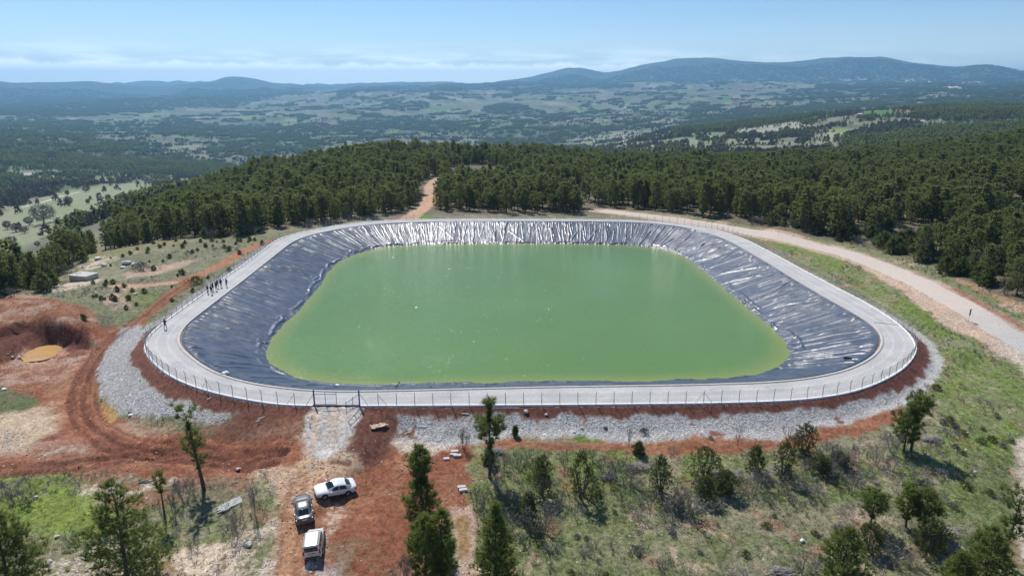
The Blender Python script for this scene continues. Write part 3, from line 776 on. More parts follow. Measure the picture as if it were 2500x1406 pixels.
# --- bank of the reservoir: red earth at the top, then grey stone
side = sstep(-60, 10, X)
wob = (fbm(X / 2.2, Y / 2.2, 4, .65, seed=80) - .5) * 2.0
redw = lerp(2.1, 1.5, side) + wob * 1.1
redw = np.where((X > 50) & (Y < 130), 2.2 + wob, redw)
zh = hbase(X, Y)
toe = np.clip(-zh / EMB, 0.4, 9.0)
bank = (DO > 0) & (DO < 14)
gravel_all = sstep(0.3, -0.5, DO - (toe + 1.1 + wob * 0.8)) * bank
# riprap runs round the front, left and right corners; thin along the east, none behind
arc = np.where((Y > 150) & (X > -40), 0.0, 1.0)
NOGR = polym([(628, 970), (950, 980), (938, 1004), (955, 1020), (985, 1048), (900, 1130), (640, 1130), (604, 1034)], .5, .9, 1.6, 84)
gravel_all *= np.where((X < -22) & (Y < 112), 0.0, 1.0)
gravel_all *= arc * (1 - APRON) * (1 - NOGR)
put(gravel_all, GRAVEL)
notapron = 1 - APRON
put(sstep(0.35, -0.35, DO - redw) * bank * notapron, REDD * 1.25 + .004)
GRAV = gravel_all * (1 - sstep(0.35, -0.35, DO - redw))
wl = fbm(X / 2.6, Y / 2.6, 4, .6, seed=82)
m = GRAV * sstep(.70, .74, wl); put(m * .9, RED); GRAV = GRAV * (1 - m)
# the tongue of stone fanning out at the lower left
m = polym([(236, 905), (262, 850), (300, 800), (345, 790), (352, 860), (420, 940), (520, 985), (615, 1000), (610, 1025), (540, 1045), (450, 1036), (330, 1022), (280, 1005), (250, 970)], .4, .9, 1.6, 83) * sstep(-.3, .3, DO - redw)
put(m, GRAVEL); GRAV = np.maximum(GRAV, m)
bare(np.clip(gravel_all + m, 0, 1)); bare(sstep(2.6, 1.6, DO) * bank)
put((DO < 0.2).astype(float), GRAVEL * .95)
bare((DO < 0.3).astype(float))

# --- under the trees of the near forest
NB_PX = [(-400, 742), (-200, 742), (0, 726), (60, 716), (125, 704), (150, 665), (200, 640), (250, 612), (330, 602), (400, 586), (460, 579), (560, 576), (620, 570), (665, 558), (760, 549), (850, 539), (930, 531), (1000, 526), (1250, 525), (1480, 525), (1530, 516), (1600, 517), (1650, 523), (1750, 538), (1820, 549), (1900, 571), (2000, 585), (2060, 595), (2150, 613), (2250, 640), (2350, 682), (2450, 722), (2520, 748), (2620, 790), (2900, 860)]
NBw = G(NB_PX); NBt = np.arctan2(NBw[:, 0], NBw[:, 1]); NBr = np.hypot(NBw[:, 0], NBw[:, 1])
o_ = np.argsort(NBt); NBt, NBr = NBt[o_], NBr[o_]
FBX = np.array([-400, -200, 0, 100, 200, 300, 370, 430, 560, 700, 1000, 1300, 1600, 1900, 2200, 2500, 2900], float)
FBR = np.array([190, 192, 198, 228, 264, 318, 372, 400, 450, 490, 520, 540, 560, 640, 700, 800, 800], float)
FBt = np.arctan((FBX - 1250) / FPX / 1.038)
def in_forest(x, y, pad=0.0):
    t = np.arctan2(x, y); r = np.hypot(x, y)
    return (r > np.interp(t, NBt, NBr) + pad) & (r < np.interp(t, FBt, FBR) - pad)
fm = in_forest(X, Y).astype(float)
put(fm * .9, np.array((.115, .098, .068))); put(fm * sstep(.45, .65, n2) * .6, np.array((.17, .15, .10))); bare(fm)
put(linem(DIRT, 2.6, .6, .5, 3, 68), np.array((.45, .29, .195)))
rd = linem(None, 4.4, .5, .8, 3, 61, world=ROAD); put(rd * fm, PINK)

# --- fields and woods beyond
far = sstep(300, 380, RAD) * (1 - fm)
jx = np.floor(X / 130.0); jy = np.floor(Y / 130.0)
best = np.full(len(X), 1e9); sec = best.copy(); cid = np.zeros(len(X))
wx = X + 30 * (fbm(X / 120, Y / 120, 2, seed=90) - .5); wy = Y + 30 * (fbm(X / 120, Y / 120, 2, seed=91) - .5)
for a in (-1, 0, 1):
    for b in (-1, 0, 1):
        ci = (jx + a).astype(np.int64); cj = (jy + b).astype(np.int64)
        ox = _T[(ci * 7 + 13) & 255, (cj * 3 + 5) & 255]; oy = _T[(ci * 5 + 71) & 255, (cj * 11 + 29) & 255]
        d = np.hypot(wx - (ci + ox) * 130.0, (wy - (cj + oy) * 130.0))
        idv = _T[(ci * 13 + 3) & 255, (cj * 17 + 7) & 255]
        nb = d < best
        sec = np.where(nb, best, np.minimum(sec, d)); cid = np.where(nb, idv, cid); best = np.where(nb, d, best)
pal = np.array([(.16, .165, .105), (.20, .20, .14), (.135, .15, .085), (.18, .17, .125), (.13, .165, .07), (.215, .205, .16), (.155, .15, .11), (.12, .17, .055), (.185, .19, .12)])
fc = pal[(cid * len(pal)).astype(int) % len(pal)] * (0.62 + .75 * _T[(cid * 9973).astype(int) & 255, (cid * 7919).astype(int) & 255] + .3 * (fbm(X / 25, Y / 25, 3, seed=92) - .5))[:, None]
hedge = sstep(11, 4, sec - best) * sstep(.35, .6, fbm(X / 45, Y / 45, 3, seed=93))
col = col * (1 - far[:, None]) + fc * far[:, None]
put(far * hedge * .75, np.array((.085, .085, .048)))
put(far * sstep(.52, .72, fbm(X / 18, Y / 18, 3, .7, seed=94)) * .55, np.array((.095, .10, .06)))
put(far * sstep(.45, .75, fbm(X / 220, Y / 220, 4, .6, seed=96)) * .6, np.array((.10, .115, .065)))
# pale pasture at the left and on the right-hand slope
m = pxpoly([(-60, 560), (40, 505), (150, 470), (250, 450), (380, 440), (380, 475), (300, 500), (200, 545), (60, 600), (-60, 640)], 6, 6, 1, 330)
PASTURE = m.copy(); put(m * .95, np.array((.23, .25, .155))); put(m * sstep(.5, .65, n3) * .6, np.array((.20, .23, .11)))
m = pxpoly([(1380, 345), (1480, 325), (1600, 318), (1700, 330), (1900, 345), (2050, 350), (2000, 372), (1700, 374), (1450, 362)], 4, 5, 2); PAST2 = m.copy(); put(m * .85, np.array((.205, .22, .135)) * (.8 + .4 * n3[:, None]))
for (cx_, cy_, rx, ry, c) in [(2148, 274, 42, 8, (.075, .17, .04)), (2058, 321, 42, 7, (.18, .22, .08)), (2020, 330, 60, 7, (.27, .27, .18)), (2240, 268, 60, 9, (.26, .18, .14)), (2090, 275, 18, 9, (.16, .11, .09)),
                            (560, 313, 24, 4, (.21, .25, .08)), (712, 286, 28, 4, (.12, .19, .06)), (745, 342, 26, 8, (.10, .18, .05)), (860, 317, 14, 3, (.12, .19, .06)), (1060, 262, 24, 4, (.12, .18, .07)), (1415, 268, 28, 3, (.12, .18, .06)), (1460, 267, 10, 4, (.12, .19, .06)), (1770, 240, 18, 5, (.08, .18, .05)), (1800, 238, 12, 4, (.25, .22, .185)), (1150, 318, 34, 4, (.14, .19, .08)),
                            (1590, 276, 20, 3, (.12, .18, .06)), (1910, 228, 40, 3, (.12, .17, .08)), (95, 428, 40, 7, (.40, .37, .32)), (2480, 295, 50, 4, (.34, .31, .26)), (600, 290, 50, 4, (.20, .23, .09)), (1750, 337, 40, 5, (.25, .27, .16)), (1960, 340, 60, 5, (.16, .15, .11)), (1550, 340, 60, 8, (.33, .31, .25))]:
    m = sstep(1.25, .8, np.hypot((PXv - cx_) / rx, (PYv - cy_) / ry) + .5 * (n3 - .5)) * (RAD > 400); put(m, np.array(c))
# woods
fw = np.zeros(len(X))
gtr, glr = gt.ravel(), gl.ravel()
nW = fbm(gtr * 34, glr * 26, 5, .6, seed=95)
WOODS = [([(-80, 322), (60, 314), (180, 324), (260, 342), (420, 376), (520, 402), (560, 436), (380, 424), (200, 414), (0, 420), (-80, 424)], .30),
         ([(-80, 298), (120, 292), (230, 298), (390, 312), (720, 314), (720, 350), (500, 332), (300, 324), (-80, 320)], .32), ([(430, 322), (620, 300), (760, 300), (700, 330), (820, 352), (640, 380), (520, 390), (500, 345)], .36),
         ([(820, 300), (960, 288), (1190, 300), (1190, 320), (1000, 324), (830, 324)], .30), ([(1150, 352), (1260, 312), (1440, 304), (1590, 290), (1570, 314), (1400, 334), (1300, 360)], .30),
         ([(1225, 238), (1290, 212), (1400, 202), (1548, 207), (1545, 214), (1400, 216), (1300, 226), (1230, 240)], .0), ([(1180, 262), (1240, 254), (1295, 257), (1295, 277), (1230, 284), (1180, 276)], .2),
         ([(1640, 308), (1720, 290), (1850, 274), (2000, 257), (2150, 248), (2190, 258), (2050, 268), (2000, 282), (1900, 302), (1750, 316), (1650, 322)], .15), ([(2225, 262), (2300, 240), (2420, 235), (2600, 238), (2600, 300), (2440, 290), (2350, 300), (2225, 286)], .22),
         ([(2040, 352), (2150, 336), (2300, 318), (2600, 298), (2600, 360), (2300, 362), (2100, 372)], .2), ([(1500, 240), (1650, 262), (1900, 255), (1880, 268), (1700, 278), (1560, 262)], .45), ([(1860, 238), (2000, 228), (2160, 232), (2100, 244), (1900, 250)], .3),
         ([(-80, 190), (700, 185), (760, 212), (660, 242), (560, 264), (420, 262), (250, 284), (-80, 284)], .12), ([(1000, 222), (1180, 190), (1400, 150), (1480, 170), (1700, 130), (2100, 125), (2700, 150), (2700, 212), (2200, 208), (2000, 196), (1800, 194), (1560, 190), (1480, 202), (1350, 206), (1230, 214), (1110, 224)], .02),
         ([(1960, 206), (2700, 200), (2700, 236), (2300, 228), (2200, 238), (1990, 214)], .3), ([(780, 205), (1000, 205), (1010, 218), (900, 224), (790, 218)], .2), ([(-80, 425), (100, 420), (400, 425), (560, 440), (380, 438), (100, 455), (-80, 470)], .5), ([(-80, 282), (700, 260), (900, 280), (600, 300), (-80, 300)], .56)]
for pts, thr in WOODS:
    fw = np.maximum(fw, pxpoly(pts, 3, 5, thr * 10, 640) * sstep(thr, thr + .12, nW))
fw = np.maximum(fw, (RAD > 7800) * sstep(.45, .6, nW + .1))
fw = np.maximum(fw, far * (RAD > 900) * sstep(lerp(.60, .545, sstep(2500, 3500, RAD)), lerp(.68, .60, sstep(2500, 3500, RAD)), nW) * .9)
fw *= far * (1 - .9 * PAST2) * (1 - PASTURE)
put(fw, np.array((.058, .080, .044)) * (0.7 + .6 * fbm(gtr * 400, glr * 260, 2, .6, seed=97)[:, None]))
# stone quarries at the foot of the eastern mountain
for (cx_, cy_, rx, ry) in [(2010, 193, 20, 3.2), (2090, 197, 44, 2.2), (2250, 200, 62, 2.4), (2360, 201, 34, 2.6), (2325, 212, 26, 3.2), (2490, 201, 22, 2.4), (1690, 212, 5, 1)]:
    m = sstep(1.3, .6, np.hypot((PXv - cx_) / rx, (PYv - cy_) / ry) + .9 * (fbm(gtr * 300, glr * 80, 3, seed=98) - .5)) * (RAD > 3000); put(m, np.array((.60, .52, .44)))
# farm tracks far off
for pts, w in [([(2215, 323), (2160, 316), (2118, 311), (2140, 304), (2220, 297), (2300, 292)], 3.0), ([(60, 505), (120, 490), (190, 470)], 2.4), ([(820, 304), (790, 300), (776, 290)], 3.5), ([(1560, 372), (1600, 350), (1590, 345)], 2.5)]:
    put(linem(pts, w, 1.2, .8, 8, 99) * .9 * (RAD > 300), np.array((.48, .44, .38)))

# --- ruts and clods pressed into the bare soil
dz = np.zeros(len(X))
def rut(pts, off, w=.22, dep=.15, dark=.55, seed=0):
    P = G(pts); s = np.concatenate([[0], np.cumsum(np.hypot(*np.diff(P, axis=0).T))]); t = np.linspace(0, s[-1], 60)
    P = np.c_[np.interp(t, s, P[:, 0]), np.interp(t, s, P[:, 1])]
    for _ in range(8):
        Q = P.copy(); Q[1:-1] = (P[:-2] + 2 * P[1:-1] + P[2:]) / 4; P = Q
    tg = np.gradient(P, axis=0); tg /= np.linalg.norm(tg, axis=1, keepdims=True)
    W = P + np.c_[-tg[:, 1], tg[:, 0]] * off
    m = linem(None, w, w * .8, .18, 1.2, seed, world=W)
    m *= sstep(.32, .5, fbm(X / 3, Y / 3, 3, seed=100 + seed))
    global dz
    dz -= dep * m
    put(m * dark, REDD * .9)
for k, tr in enumerate((trackC, trackD, trackB)):
    for q in range(6 if k < 2 else 2):
        o0 = rng.uniform(-1.6, 1.2)
        rut(tr, o0 - .75, seed=k * 7 + q); rut(tr, o0 + .75, seed=k * 7 + q + .5)
rut([(812, 1152), (840, 1150), (862, 1146)], 0, .28, .12, .8, 31); rut([(862, 1158), (875, 1155), (892, 1148)], 0, .3, .12, .8, 32)
rut([(730, 1200), (712, 1270), (700, 1390), (695, 1470)], -.75, .25, .08, .3, 33); rut([(730, 1200), (712, 1270), (700, 1390), (695, 1470)], .75, .25, .08, .3, 34)
rut([(880, 1210), (960, 1198), (1050, 1185)], 0, .15, .06, .4, 35); rut([(880, 1235), (960, 1222), (1050, 1212)], 0, .15, .06, .4, 36)
soil = np.clip(SOIL_L + YARD, 0, 1)
dz += soil * (fbm(X / .7, Y / .7, 3, .65, seed=110) - .5) * .16
RIM = G([(-200, 801), (0, 796), (60, 783), (110, 783), (160, 795), (215, 812), (240, 835)])
rough_cut = polym([(-260, 796), (0, 792), (60, 780), (110, 780), (170, 792), (230, 815), (240, 850), (170, 850), (60, 858), (0, 880), (-260, 900)], .6, .8, 1.8, 56)
dz += rough_cut * (fbm(X / 1.6, Y / 1.6, 4, .6, seed=111) - .5) * 1.3
rd_ = np.full(len(X), 99.0); i_ = np.nonzero(rough_cut > .01)[0]; rd_[i_] = ldist(X[i_], Y[i_], RIM) + 1.6 * (fbm(X[i_] / 2.2, Y[i_] / 2.2, 3, seed=113) - .5)
dz -= rough_cut * 1.15 * sstep(0, .9, rd_) * (1 - sstep(1.4, 4.5, rd_))
pl_ = polym([(30, 890), (40, 862), (90, 838), (160, 836), (175, 860), (140, 885), (70, 895)], 1, .5, 2, 58)
dz += pl_ * (fbm(X / 1.3, Y / 1.3, 4, .6, seed=114) - .42) * .75
dz += soil * (fbm(X / 2.6, Y / 2.6, 3, .55, seed=112) - .5) * .45
dz *= (DO > .4) * (RAD < 330)
Z = Z + dz
rb = sstep(5.5, 3.2, ldist(X, Y, ROAD)) if False else np.zeros(len(X))
i_ = np.nonzero((RAD < 420) & (X > 20))[0]; rb[i_] = sstep(6.0, 3.6, ldist(X[i_], Y[i_], ROAD)) * (DO[i_] > .5)
Z = Z * (1 - rb) + (hbase(X, Y) - .06) * rb
fine = (0.80 + 0.40 * n4) * (0.86 + 0.28 * n2)
col *= np.where(nearm, fine, 0.9 + .2 * n2)[:, None]

V = np.c_[X, Y, Z]
idx = np.arange(nT * nL).reshape(nT, nL)
F = np.stack([idx[:-1, :-1], idx[1:, :-1], idx[1:, 1:], idx[:-1, 1:]], -1).reshape(-1, 4)
gm = bpy.data.materials.new('soil_and_turf'); gm.use_nodes = True
t = gm.node_tree; p = t.nodes['Principled BSDF']
at = N(t, 'ShaderNodeAttribute', attribute_name='soil_colour')
ge = N(t, 'ShaderNodeNewGeometry')
na = N(t, 'ShaderNodeTexNoise', ins={'Scale': 2.2, 'Detail': 6.0, 'Roughness': 0.7}); L(t, ge.outputs['Position'], na.inputs['Vector'])
nb_ = N(t, 'ShaderNodeTexNoise', ins={'Scale': 9.0, 'Detail': 4.0, 'Roughness': 0.7}); L(t, ge.outputs['Position'], nb_.inputs['Vector'])
va = ramp(t, [(.30, (.50, .50, .50)), (.70, (1.50, 1.50, 1.50))], na.outputs['Fac'])
vb = ramp(t, [(.30, (.55, .55, .55)), (.70, (1.45, 1.45, 1.45))], nb_.outputs['Fac'])
c = mixc(t, 1.0, at.outputs['Color'], va.outputs[0], 'MULTIPLY'); c = mixc(t, 1.0, c, vb.outputs[0], 'MULTIPLY')
L(t, c, p.inputs['Base Color'])
p.inputs['Roughness'].default_value = .95; p.inputs['Specular IOR Level'].default_value = .15
bp = N(t, 'ShaderNodeBump', ins={'Strength': .7, 'Distance': .12}); L(t, math_n(t, 'MULTIPLY_ADD', na.outputs['Fac'], 1.0, math_n(t, 'MULTIPLY', nb_.outputs['Fac'], .35)), bp.inputs['Height']); L(t, bp.outputs[0], p.inputs['Normal'])
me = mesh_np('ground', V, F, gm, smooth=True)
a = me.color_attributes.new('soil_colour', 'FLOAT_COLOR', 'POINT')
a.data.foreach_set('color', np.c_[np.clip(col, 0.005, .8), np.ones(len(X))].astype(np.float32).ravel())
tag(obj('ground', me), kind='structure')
CELL = np.ones((nT, nL)); CELL[1:] = (np.diff(gt, axis=0) * gr[1:]); CELL[:, 1:] *= np.diff(gl, axis=1) * gr[:, 1:]
CELL = CELL.ravel()
def zfine(x, y):
    """level of the built sheet"""
    t_ = np.arctan2(x, y); l_ = np.log(np.maximum(np.hypot(x, y), 2.6))
    i = np.clip(np.searchsorted(th, t_) - 1, 0, nT - 2); j = np.clip(np.searchsorted(lr, l_) - 1, 0, nL - 2)
    a_ = np.clip((t_ - th[i]) / (th[i + 1] - th[i]), 0, 1); b_ = np.clip((l_ - lr[j]) / (lr[j + 1] - lr[j]), 0, 1)
    Zg = Z.reshape(nT, nL)
    return (Zg[i, j] * (1 - a_) + Zg[i + 1, j] * a_) * (1 - b_) + (Zg[i, j + 1] * (1 - a_) + Zg[i + 1, j + 1] * a_) * b_
def on_ground(px, py):
    q = G1(px, py)
    for k in range(3):
        z = float(zfine(np.array([q.x]), np.array([q.y]))[0])
        x, y = unproj(px, py, z); q = Vector((float(x), float(y), z))
    q.z = float(zfine(np.array([q.x]), np.array([q.y]))[0])
    return q
# ------------------------------------------------------------------ reservoir: path, kerb, liner, water
def ring(P, offs, zs, name, mat, closed_uv=False, smooth=True):
    """closed band through profile points (offset along the outward normal, z)"""
    n = len(P); nn = normals(P)
    V = np.concatenate([np.c_[P + nn * o, np.full(n, z)] for o, z in zip(offs, zs)])
    k = len(offs); i = np.arange(n); i2 = (i + 1) % n
    F = np.concatenate([np.stack([a * n + i, a * n + i2, (a + 1) * n + i2, (a + 1) * n + i], 1) for a in range(k - 1)])
    return mesh_np(name, V, F[:, ::-1], mat, smooth=smooth)
pm = bpy.data.materials.new('crushed_stone'); pm.use_nodes = True
t = pm.node_tree; p = t.nodes['Principled BSDF']; ge = N(t, 'ShaderNodeNewGeometry')
na = N(t, 'ShaderNodeTexNoise', ins={'Scale': 3.5, 'Detail': 5.0, 'Roughness': .75}); L(t, ge.outputs['Position'], na.inputs['Vector'])
nb_ = N(t, 'ShaderNodeTexNoise', ins={'Scale': .25, 'Detail': 4.0}); L(t, ge.outputs['Position'], nb_.inputs['Vector'])
r1 = ramp(t, [(.3, (.34, .34, .335)), (.7, (.52, .515, .505))], na.outputs['Fac']); r2 = ramp(t, [(.35, (.90, .90, .90)), (.65, (1.08, 1.07, 1.05))], nb_.outputs['Fac'])
ac = N(t, 'ShaderNodeAttribute', attribute_name='across'); ng_ = N(t, 'ShaderNodeTexNoise', ins={'Scale': .6, 'Detail': 6.0, 'Roughness': .7}); L(t, ge.outputs['Position'], ng_.inputs['Vector'])
lane = ramp(t, [(0, (.86, .80, .75)), (.07, (1, 1, 1)), (.24, (.97, .97, .97)), (.31, (1.10, 1.10, 1.10)), (.40, (.96, .96, .96)), (.60, (.95, .95, .95)), (.68, (1.10, 1.10, 1.10)), (.76, (.97, .97, .97)), (.94, (1, .99, .98)), (1, (.82, .77, .72))], math_n(t, 'ADD', ac.outputs['Fac'], math_n(t, 'MULTIPLY_ADD', ng_.outputs['Fac'], .22, -.11)))
st_ = ramp(t, [(.60, (1, 1, 1)), (.76, (.80, .70, .62))], ng_.outputs['Fac'])
cq = mixc(t, 1.0, mixc(t, 1.0, r1.outputs[0], r2.outputs[0], 'MULTIPLY'), lane.outputs[0], 'MULTIPLY')
L(t, mixc(t, 1.0, cq, st_.outputs[0], 'MULTIPLY'), p.inputs['Base Color']); p.inputs['Roughness'].default_value = .95; p.inputs['Specular IOR Level'].default_value = .2
bp = N(t, 'ShaderNodeBump', ins={'Strength': .5, 'Distance': .05}); L(t, na.outputs['Fac'], bp.inputs['Height']); L(t, bp.outputs[0], p.inputs['Normal'])
# path between the fence footing and the inner kerb
n = 900
near = np.argmin(((INN[:, None, :] - OUT[None, :, :]) ** 2).sum(2), 1) if False else None
def match(A, B, sm):
    """for each point of closed curve A the matching point of B, advancing smoothly"""
    j = np.array([np.argmin(((B - a) ** 2).sum(1)) for a in A], float); m = len(B)
    d = np.diff(np.r_[j, j[0]]); d = (d + m / 2) % m - m / 2
    u = j[0] + np.concatenate([[0], np.cumsum(d)[:-1]]); tot = d.sum()
    lin = np.arange(len(A)) * tot / len(A); e = u - lin
    k = np.hanning(sm + 2)[1:-1]; k /= k.sum(); h = sm // 2
    e = np.convolve(np.r_[e[-h:], e, e[:h]], k, 'valid')[:len(A)]
    q = (lin + e) % m; i = np.floor(q).astype(int); f = q - i
    return B[i % m] * (1 - f[:, None]) + B[(i + 1) % m] * f[:, None]
OI = OUT - normals(OUT) * 0.12
IO = match(OI, INN, 31)
rows = 13
V = np.concatenate([np.c_[lerp(OI, IO, k / (rows - 1)), np.full(n, 0.0) - .03 * math.sin(math.pi * k / (rows - 1)) + .03] for k in range(rows)])
V[:, 2] += .03 * (fbm(V[:, 0] / 1.5, V[:, 1] / 1.5, 3, seed=120) - .5)
i = np.arange(n); i2 = (i + 1) % n
F = np.concatenate([np.stack([a * n + i, a * n + i2, (a + 1) * n + i2, (a + 1) * n + i], 1) for a in range(rows - 1)])
gp = mesh_np('gravel_path', V, F, pm, smooth=True)
a = gp.attributes.new('across', 'FLOAT', 'POINT'); a.data.foreach_set('value', np.repeat(np.linspace(0, 1, rows), n).astype(np.float32))
tag(obj('gravel_path', gp), kind='structure')
# inner kerb with the trench of bare soil behind it
ki = ring(INN, [0.02, 0.0, -0.03, -0.36, -0.39, -0.39], [-.1, .10, .13, .13, .10, -.4], 'kerb', M_CONC)
tag(obj('kerb', ki), kind='structure')
M_TRENCH = mat('bare_red_soil', (.20, .125, .09), .95, var=.55, vscale=1.2, bump=.6, bscale=4)
tr = ring(INN, [-.35, -.55, -.80, -1.3], [-.10, -.05, -.06, -.3], 'soil_edge', M_TRENCH)
tag(obj('soil_edge', tr), kind='structure')

# liner: a sheet following the slope, drawn into folds
NL, ML = 3600, 64
INNd, LEN = resample(INN, NL)
TOP = INNd - normals(INNd) * 0.68
TOPo = TOP + normals(INNd) * (0.22 * (fbm(np.arange(NL) / 18.0, np.zeros(NL), 3, seed=130) - .5))[:, None]
WATm = match(INNd, resample(WAT, NL)[0], 301)
tv = np.r_[np.linspace(0, 1.0, 54), np.linspace(1.02, 1.35, ML - 54)]
S = np.arange(NL) * LEN / NL
SS, TT = np.meshgrid(S, tv, indexing='ij')
dirv = WATm - TOP
run = np.linalg.norm(dirv, axis=1)
PX_ = TOPo[:, None, 0] + dirv[:, None, 0] * TT; PY_ = TOPo[:, None, 1] + dirv[:, None, 1] * TT
PZ_ = 0.05 + (WZ - 0.05) * TT
H = np.zeros_like(PX_)
lrng = np.random.default_rng(5)
ds = LEN / NL
def fold(s0, t0, t1, drift, wd_, hg, wob=.25, asym=.0, pw=2.0):
    a = max(0, int(np.searchsorted(tv, t0))); b = min(ML, int(np.searchsorted(tv, t1)) + 1)
    if b - a < 2: return
    ts = tv[a:b]
    ph = lrng.uniform(0, 100)
    cs = s0 + drift * (ts - t0) + wob * (fbm(ts * 5 + ph, np.full_like(ts, ph), 3) - .5) * 2
    half = int(max(4, wd_ * 3.2 / ds + (abs(drift) + 2 * wob) / ds + 3))
    c0 = int(round((s0 + drift * (t1 - t0) / 2) / ds))
    ii = (np.arange(c0 - half, c0 + half + 1)) % NL
    dd_ = (S[ii][:, None] - cs[None, :] + LEN / 2) % LEN - LEN / 2
    prof = np.exp(-np.abs(dd_ / wd_) ** pw)
    prof = prof * (1 + asym * np.tanh(dd_ / wd_))
    env = sstep(t0, t0 + .12 * (t1 - t0) + .02, ts) * (1 - sstep(t1 - .15 * (t1 - t0) - .02, t1, ts))
    H[np.ix_(ii, np.arange(a, b))] += hg * prof * env[None, :] * (0.75 + .5 * vn(ts * 9 + ph, ts * 0 + ph))[None, :]
def side_of(s):
    k = int(s / ds) % NL
    nrm = normals(INNd)[k] if False else NRMD[k]
    return nrm
NRMD = normals(INNd)
# long folds running down the slope; more of them at the back wall and the right-hand side
s = 0.0
while s < LEN:
    nrm = side_of(s)
    backw = max(0, nrm[1]); rightw = max(0, nrm[0]); leftw = max(0, -nrm[0]); frontw = max(0, -nrm[1])
    s += lrng.uniform(.5, 2.2) * (1.0 if backw > .7 else 1.7 if rightw > .6 else 1.8 if leftw > .6 else 2.2)
    t0 = lrng.choice([0.0, 0.0, lrng.uniform(0, .35)]); t1 = min(1.05, t0 + lrng.uniform(.45, 1.0))
    fold(s, t0, t1, lrng.normal(0, .9), lrng.uniform(.06, .14), lrng.uniform(.05, .15), lrng.uniform(.1, .5))
# welds every six metres or so, nearly straight
s = 2.0
while s < LEN:
    fold(s, 0, 1.05, lrng.normal(0, .25), .08, .07, .06, pw=4); s += lrng.uniform(5.5, 7.0)
# short puckers at the top edge
for k in range(420):
    t0 = lrng.uniform(0, .03); fold(lrng.uniform(0, LEN), t0, t0 + lrng.uniform(.05, .22), lrng.normal(0, .35), lrng.uniform(.07, .16), lrng.uniform(.05, .13), .1)
# heavy oblique folds
for k in range(60):
    t0 = lrng.uniform(0, .5); fold(lrng.uniform(0, LEN), t0, min(1.02, t0 + lrng.uniform(.4, .8)), lrng.normal(0, 3.2), lrng.uniform(.11, .20), lrng.uniform(.10, .20), .45)
# slack rolled up just above the water line
rope = .93 + .05 * (fbm(S / 2.4, S * 0, 3, seed=140) - .5) * 2 + .02 * np.sin(S / 3.1)
rh = .26 * sstep(.35, .6, fbm(S / 5.0, S * 0 + 4, 2, seed=141))
H += rh[:, None] * np.exp(-((TT - rope[:, None]) / .016) ** 2)
rope2 = .88 + .07 * (fbm(S / 4.4, S * 0, 3, seed=142) - .5) * 2
rh2 = .18 * sstep(.5, .62, fbm(S / 7.0, S * 0 + 9, 2, seed=143))
H += rh2[:, None] * np.exp(-((TT - rope2[:, None]) / .014) ** 2)
H += (fbm(SS / .5, TT * 26, 3, .6, seed=144) - .5) * .22 * sstep(.82, .98, TT)
H += (fbm(SS / 1.1, TT * 9, 4, .6, seed=145) - .5) * .035 + (fbm(SS / 4.0, TT * 3, 2, seed=146) - .5) * .25
backm = sstep(.55, .9, NRMD[:, 1])[:, None]
H += backm * (fbm(SS / .38 + TT * 3, TT * 7, 4, .62, seed=147) - .5) * .085
rightm = sstep(.4, .8, NRMD[:, 0])[:, None]
H += rightm * (fbm(SS / .45, TT * 3.5, 3, .6, seed=148) - .5) * .02
H *= sstep(0, .012, TT) * .9 + .1
slope_n = 4.05 / np.hypot(4.05, run)
PX_ = PX_ - NRMD[:, None, 0] * H * slope_n[:, None] * 1.0
PY_ = PY_ - NRMD[:, None, 1] * H * slope_n[:, None] * 1.0
PZ_ = PZ_ + H * np.cos(np.arctan2(4.05, run))[:, None]
# the sheet is tucked into the soil at its top edge
V = np.stack([PX_, PY_, PZ_], -1).reshape(-1, 3)
idx = np.arange(NL * ML).reshape(NL, ML)
A_ = idx; B_ = np.roll(idx, -1, 0)
F = np.stack([A_[:, :-1], B_[:, :-1], B_[:, 1:], A_[:, 1:]], -1).reshape(-1, 4)
lm = bpy.data.materials.new('black_geomembrane'); lm.use_nodes = True
t = lm.node_tree; p = t.nodes['Principled BSDF']; ge = N(t, 'ShaderNodeNewGeometry')
nd = N(t, 'ShaderNodeTexNoise', ins={'Scale': .8, 'Detail': 6.0, 'Roughness': .65}); L(t, ge.outputs['Position'], nd.inputs['Vector'])
nq = N(t, 'ShaderNodeTexNoise', ins={'Scale': .28, 'Detail': 6.0, 'Roughness': .7}); L(t, ge.outputs['Position'], nq.inputs['Vector'])
sz_ = N(t, 'ShaderNodeSeparateXYZ'); L(t, ge.outputs['Position'], sz_.inputs[0])
dust = math_n(t, 'MULTIPLY', ramp(t, [(.50, (0, 0, 0)), (.72, (1, 1, 1))], nq.outputs['Fac']).outputs[0], math_n(t, 'MULTIPLY_ADD', sz_.outputs[2], .10, .55, clamp=True), clamp=True)
L(t, mixc(t, dust, ramp(t, [(.3, (.018, .034, .064)), (.75, (.040, .060, .098))], nd.outputs['Fac']).outputs[0], (.13, .115, .105)), p.inputs['Base Color'])  # blue of the reflected sky is put into the black sheet's base colour
L(t, ramp(t, [(.3, (.36, .36, .36)), (.7, (.48, .48, .48))], nd.outputs['Fac']).outputs[0], p.inputs['Roughness'])
p.inputs['Specular IOR Level'].default_value = .75
nf = N(t, 'ShaderNodeTexNoise', ins={'Scale': 2.6, 'Detail': 4.0, 'Roughness': .6, 'Distortion': .6}); L(t, ge.outputs['Position'], nf.inputs['Vector'])
bp = N(t, 'ShaderNodeBump', ins={'Strength': .22, 'Distance': .10}); L(t, nf.outputs['Fac'], bp.inputs['Height']); L(t, bp.outputs[0], p.inputs['Normal'])
lo = obj('pond_liner', mesh_np('pond_liner', V, F[:, ::-1], lm, smooth=True))
tag(lo, 'wrinkled dark blue-black plastic liner lining the slopes of the reservoir', 'pond liner')

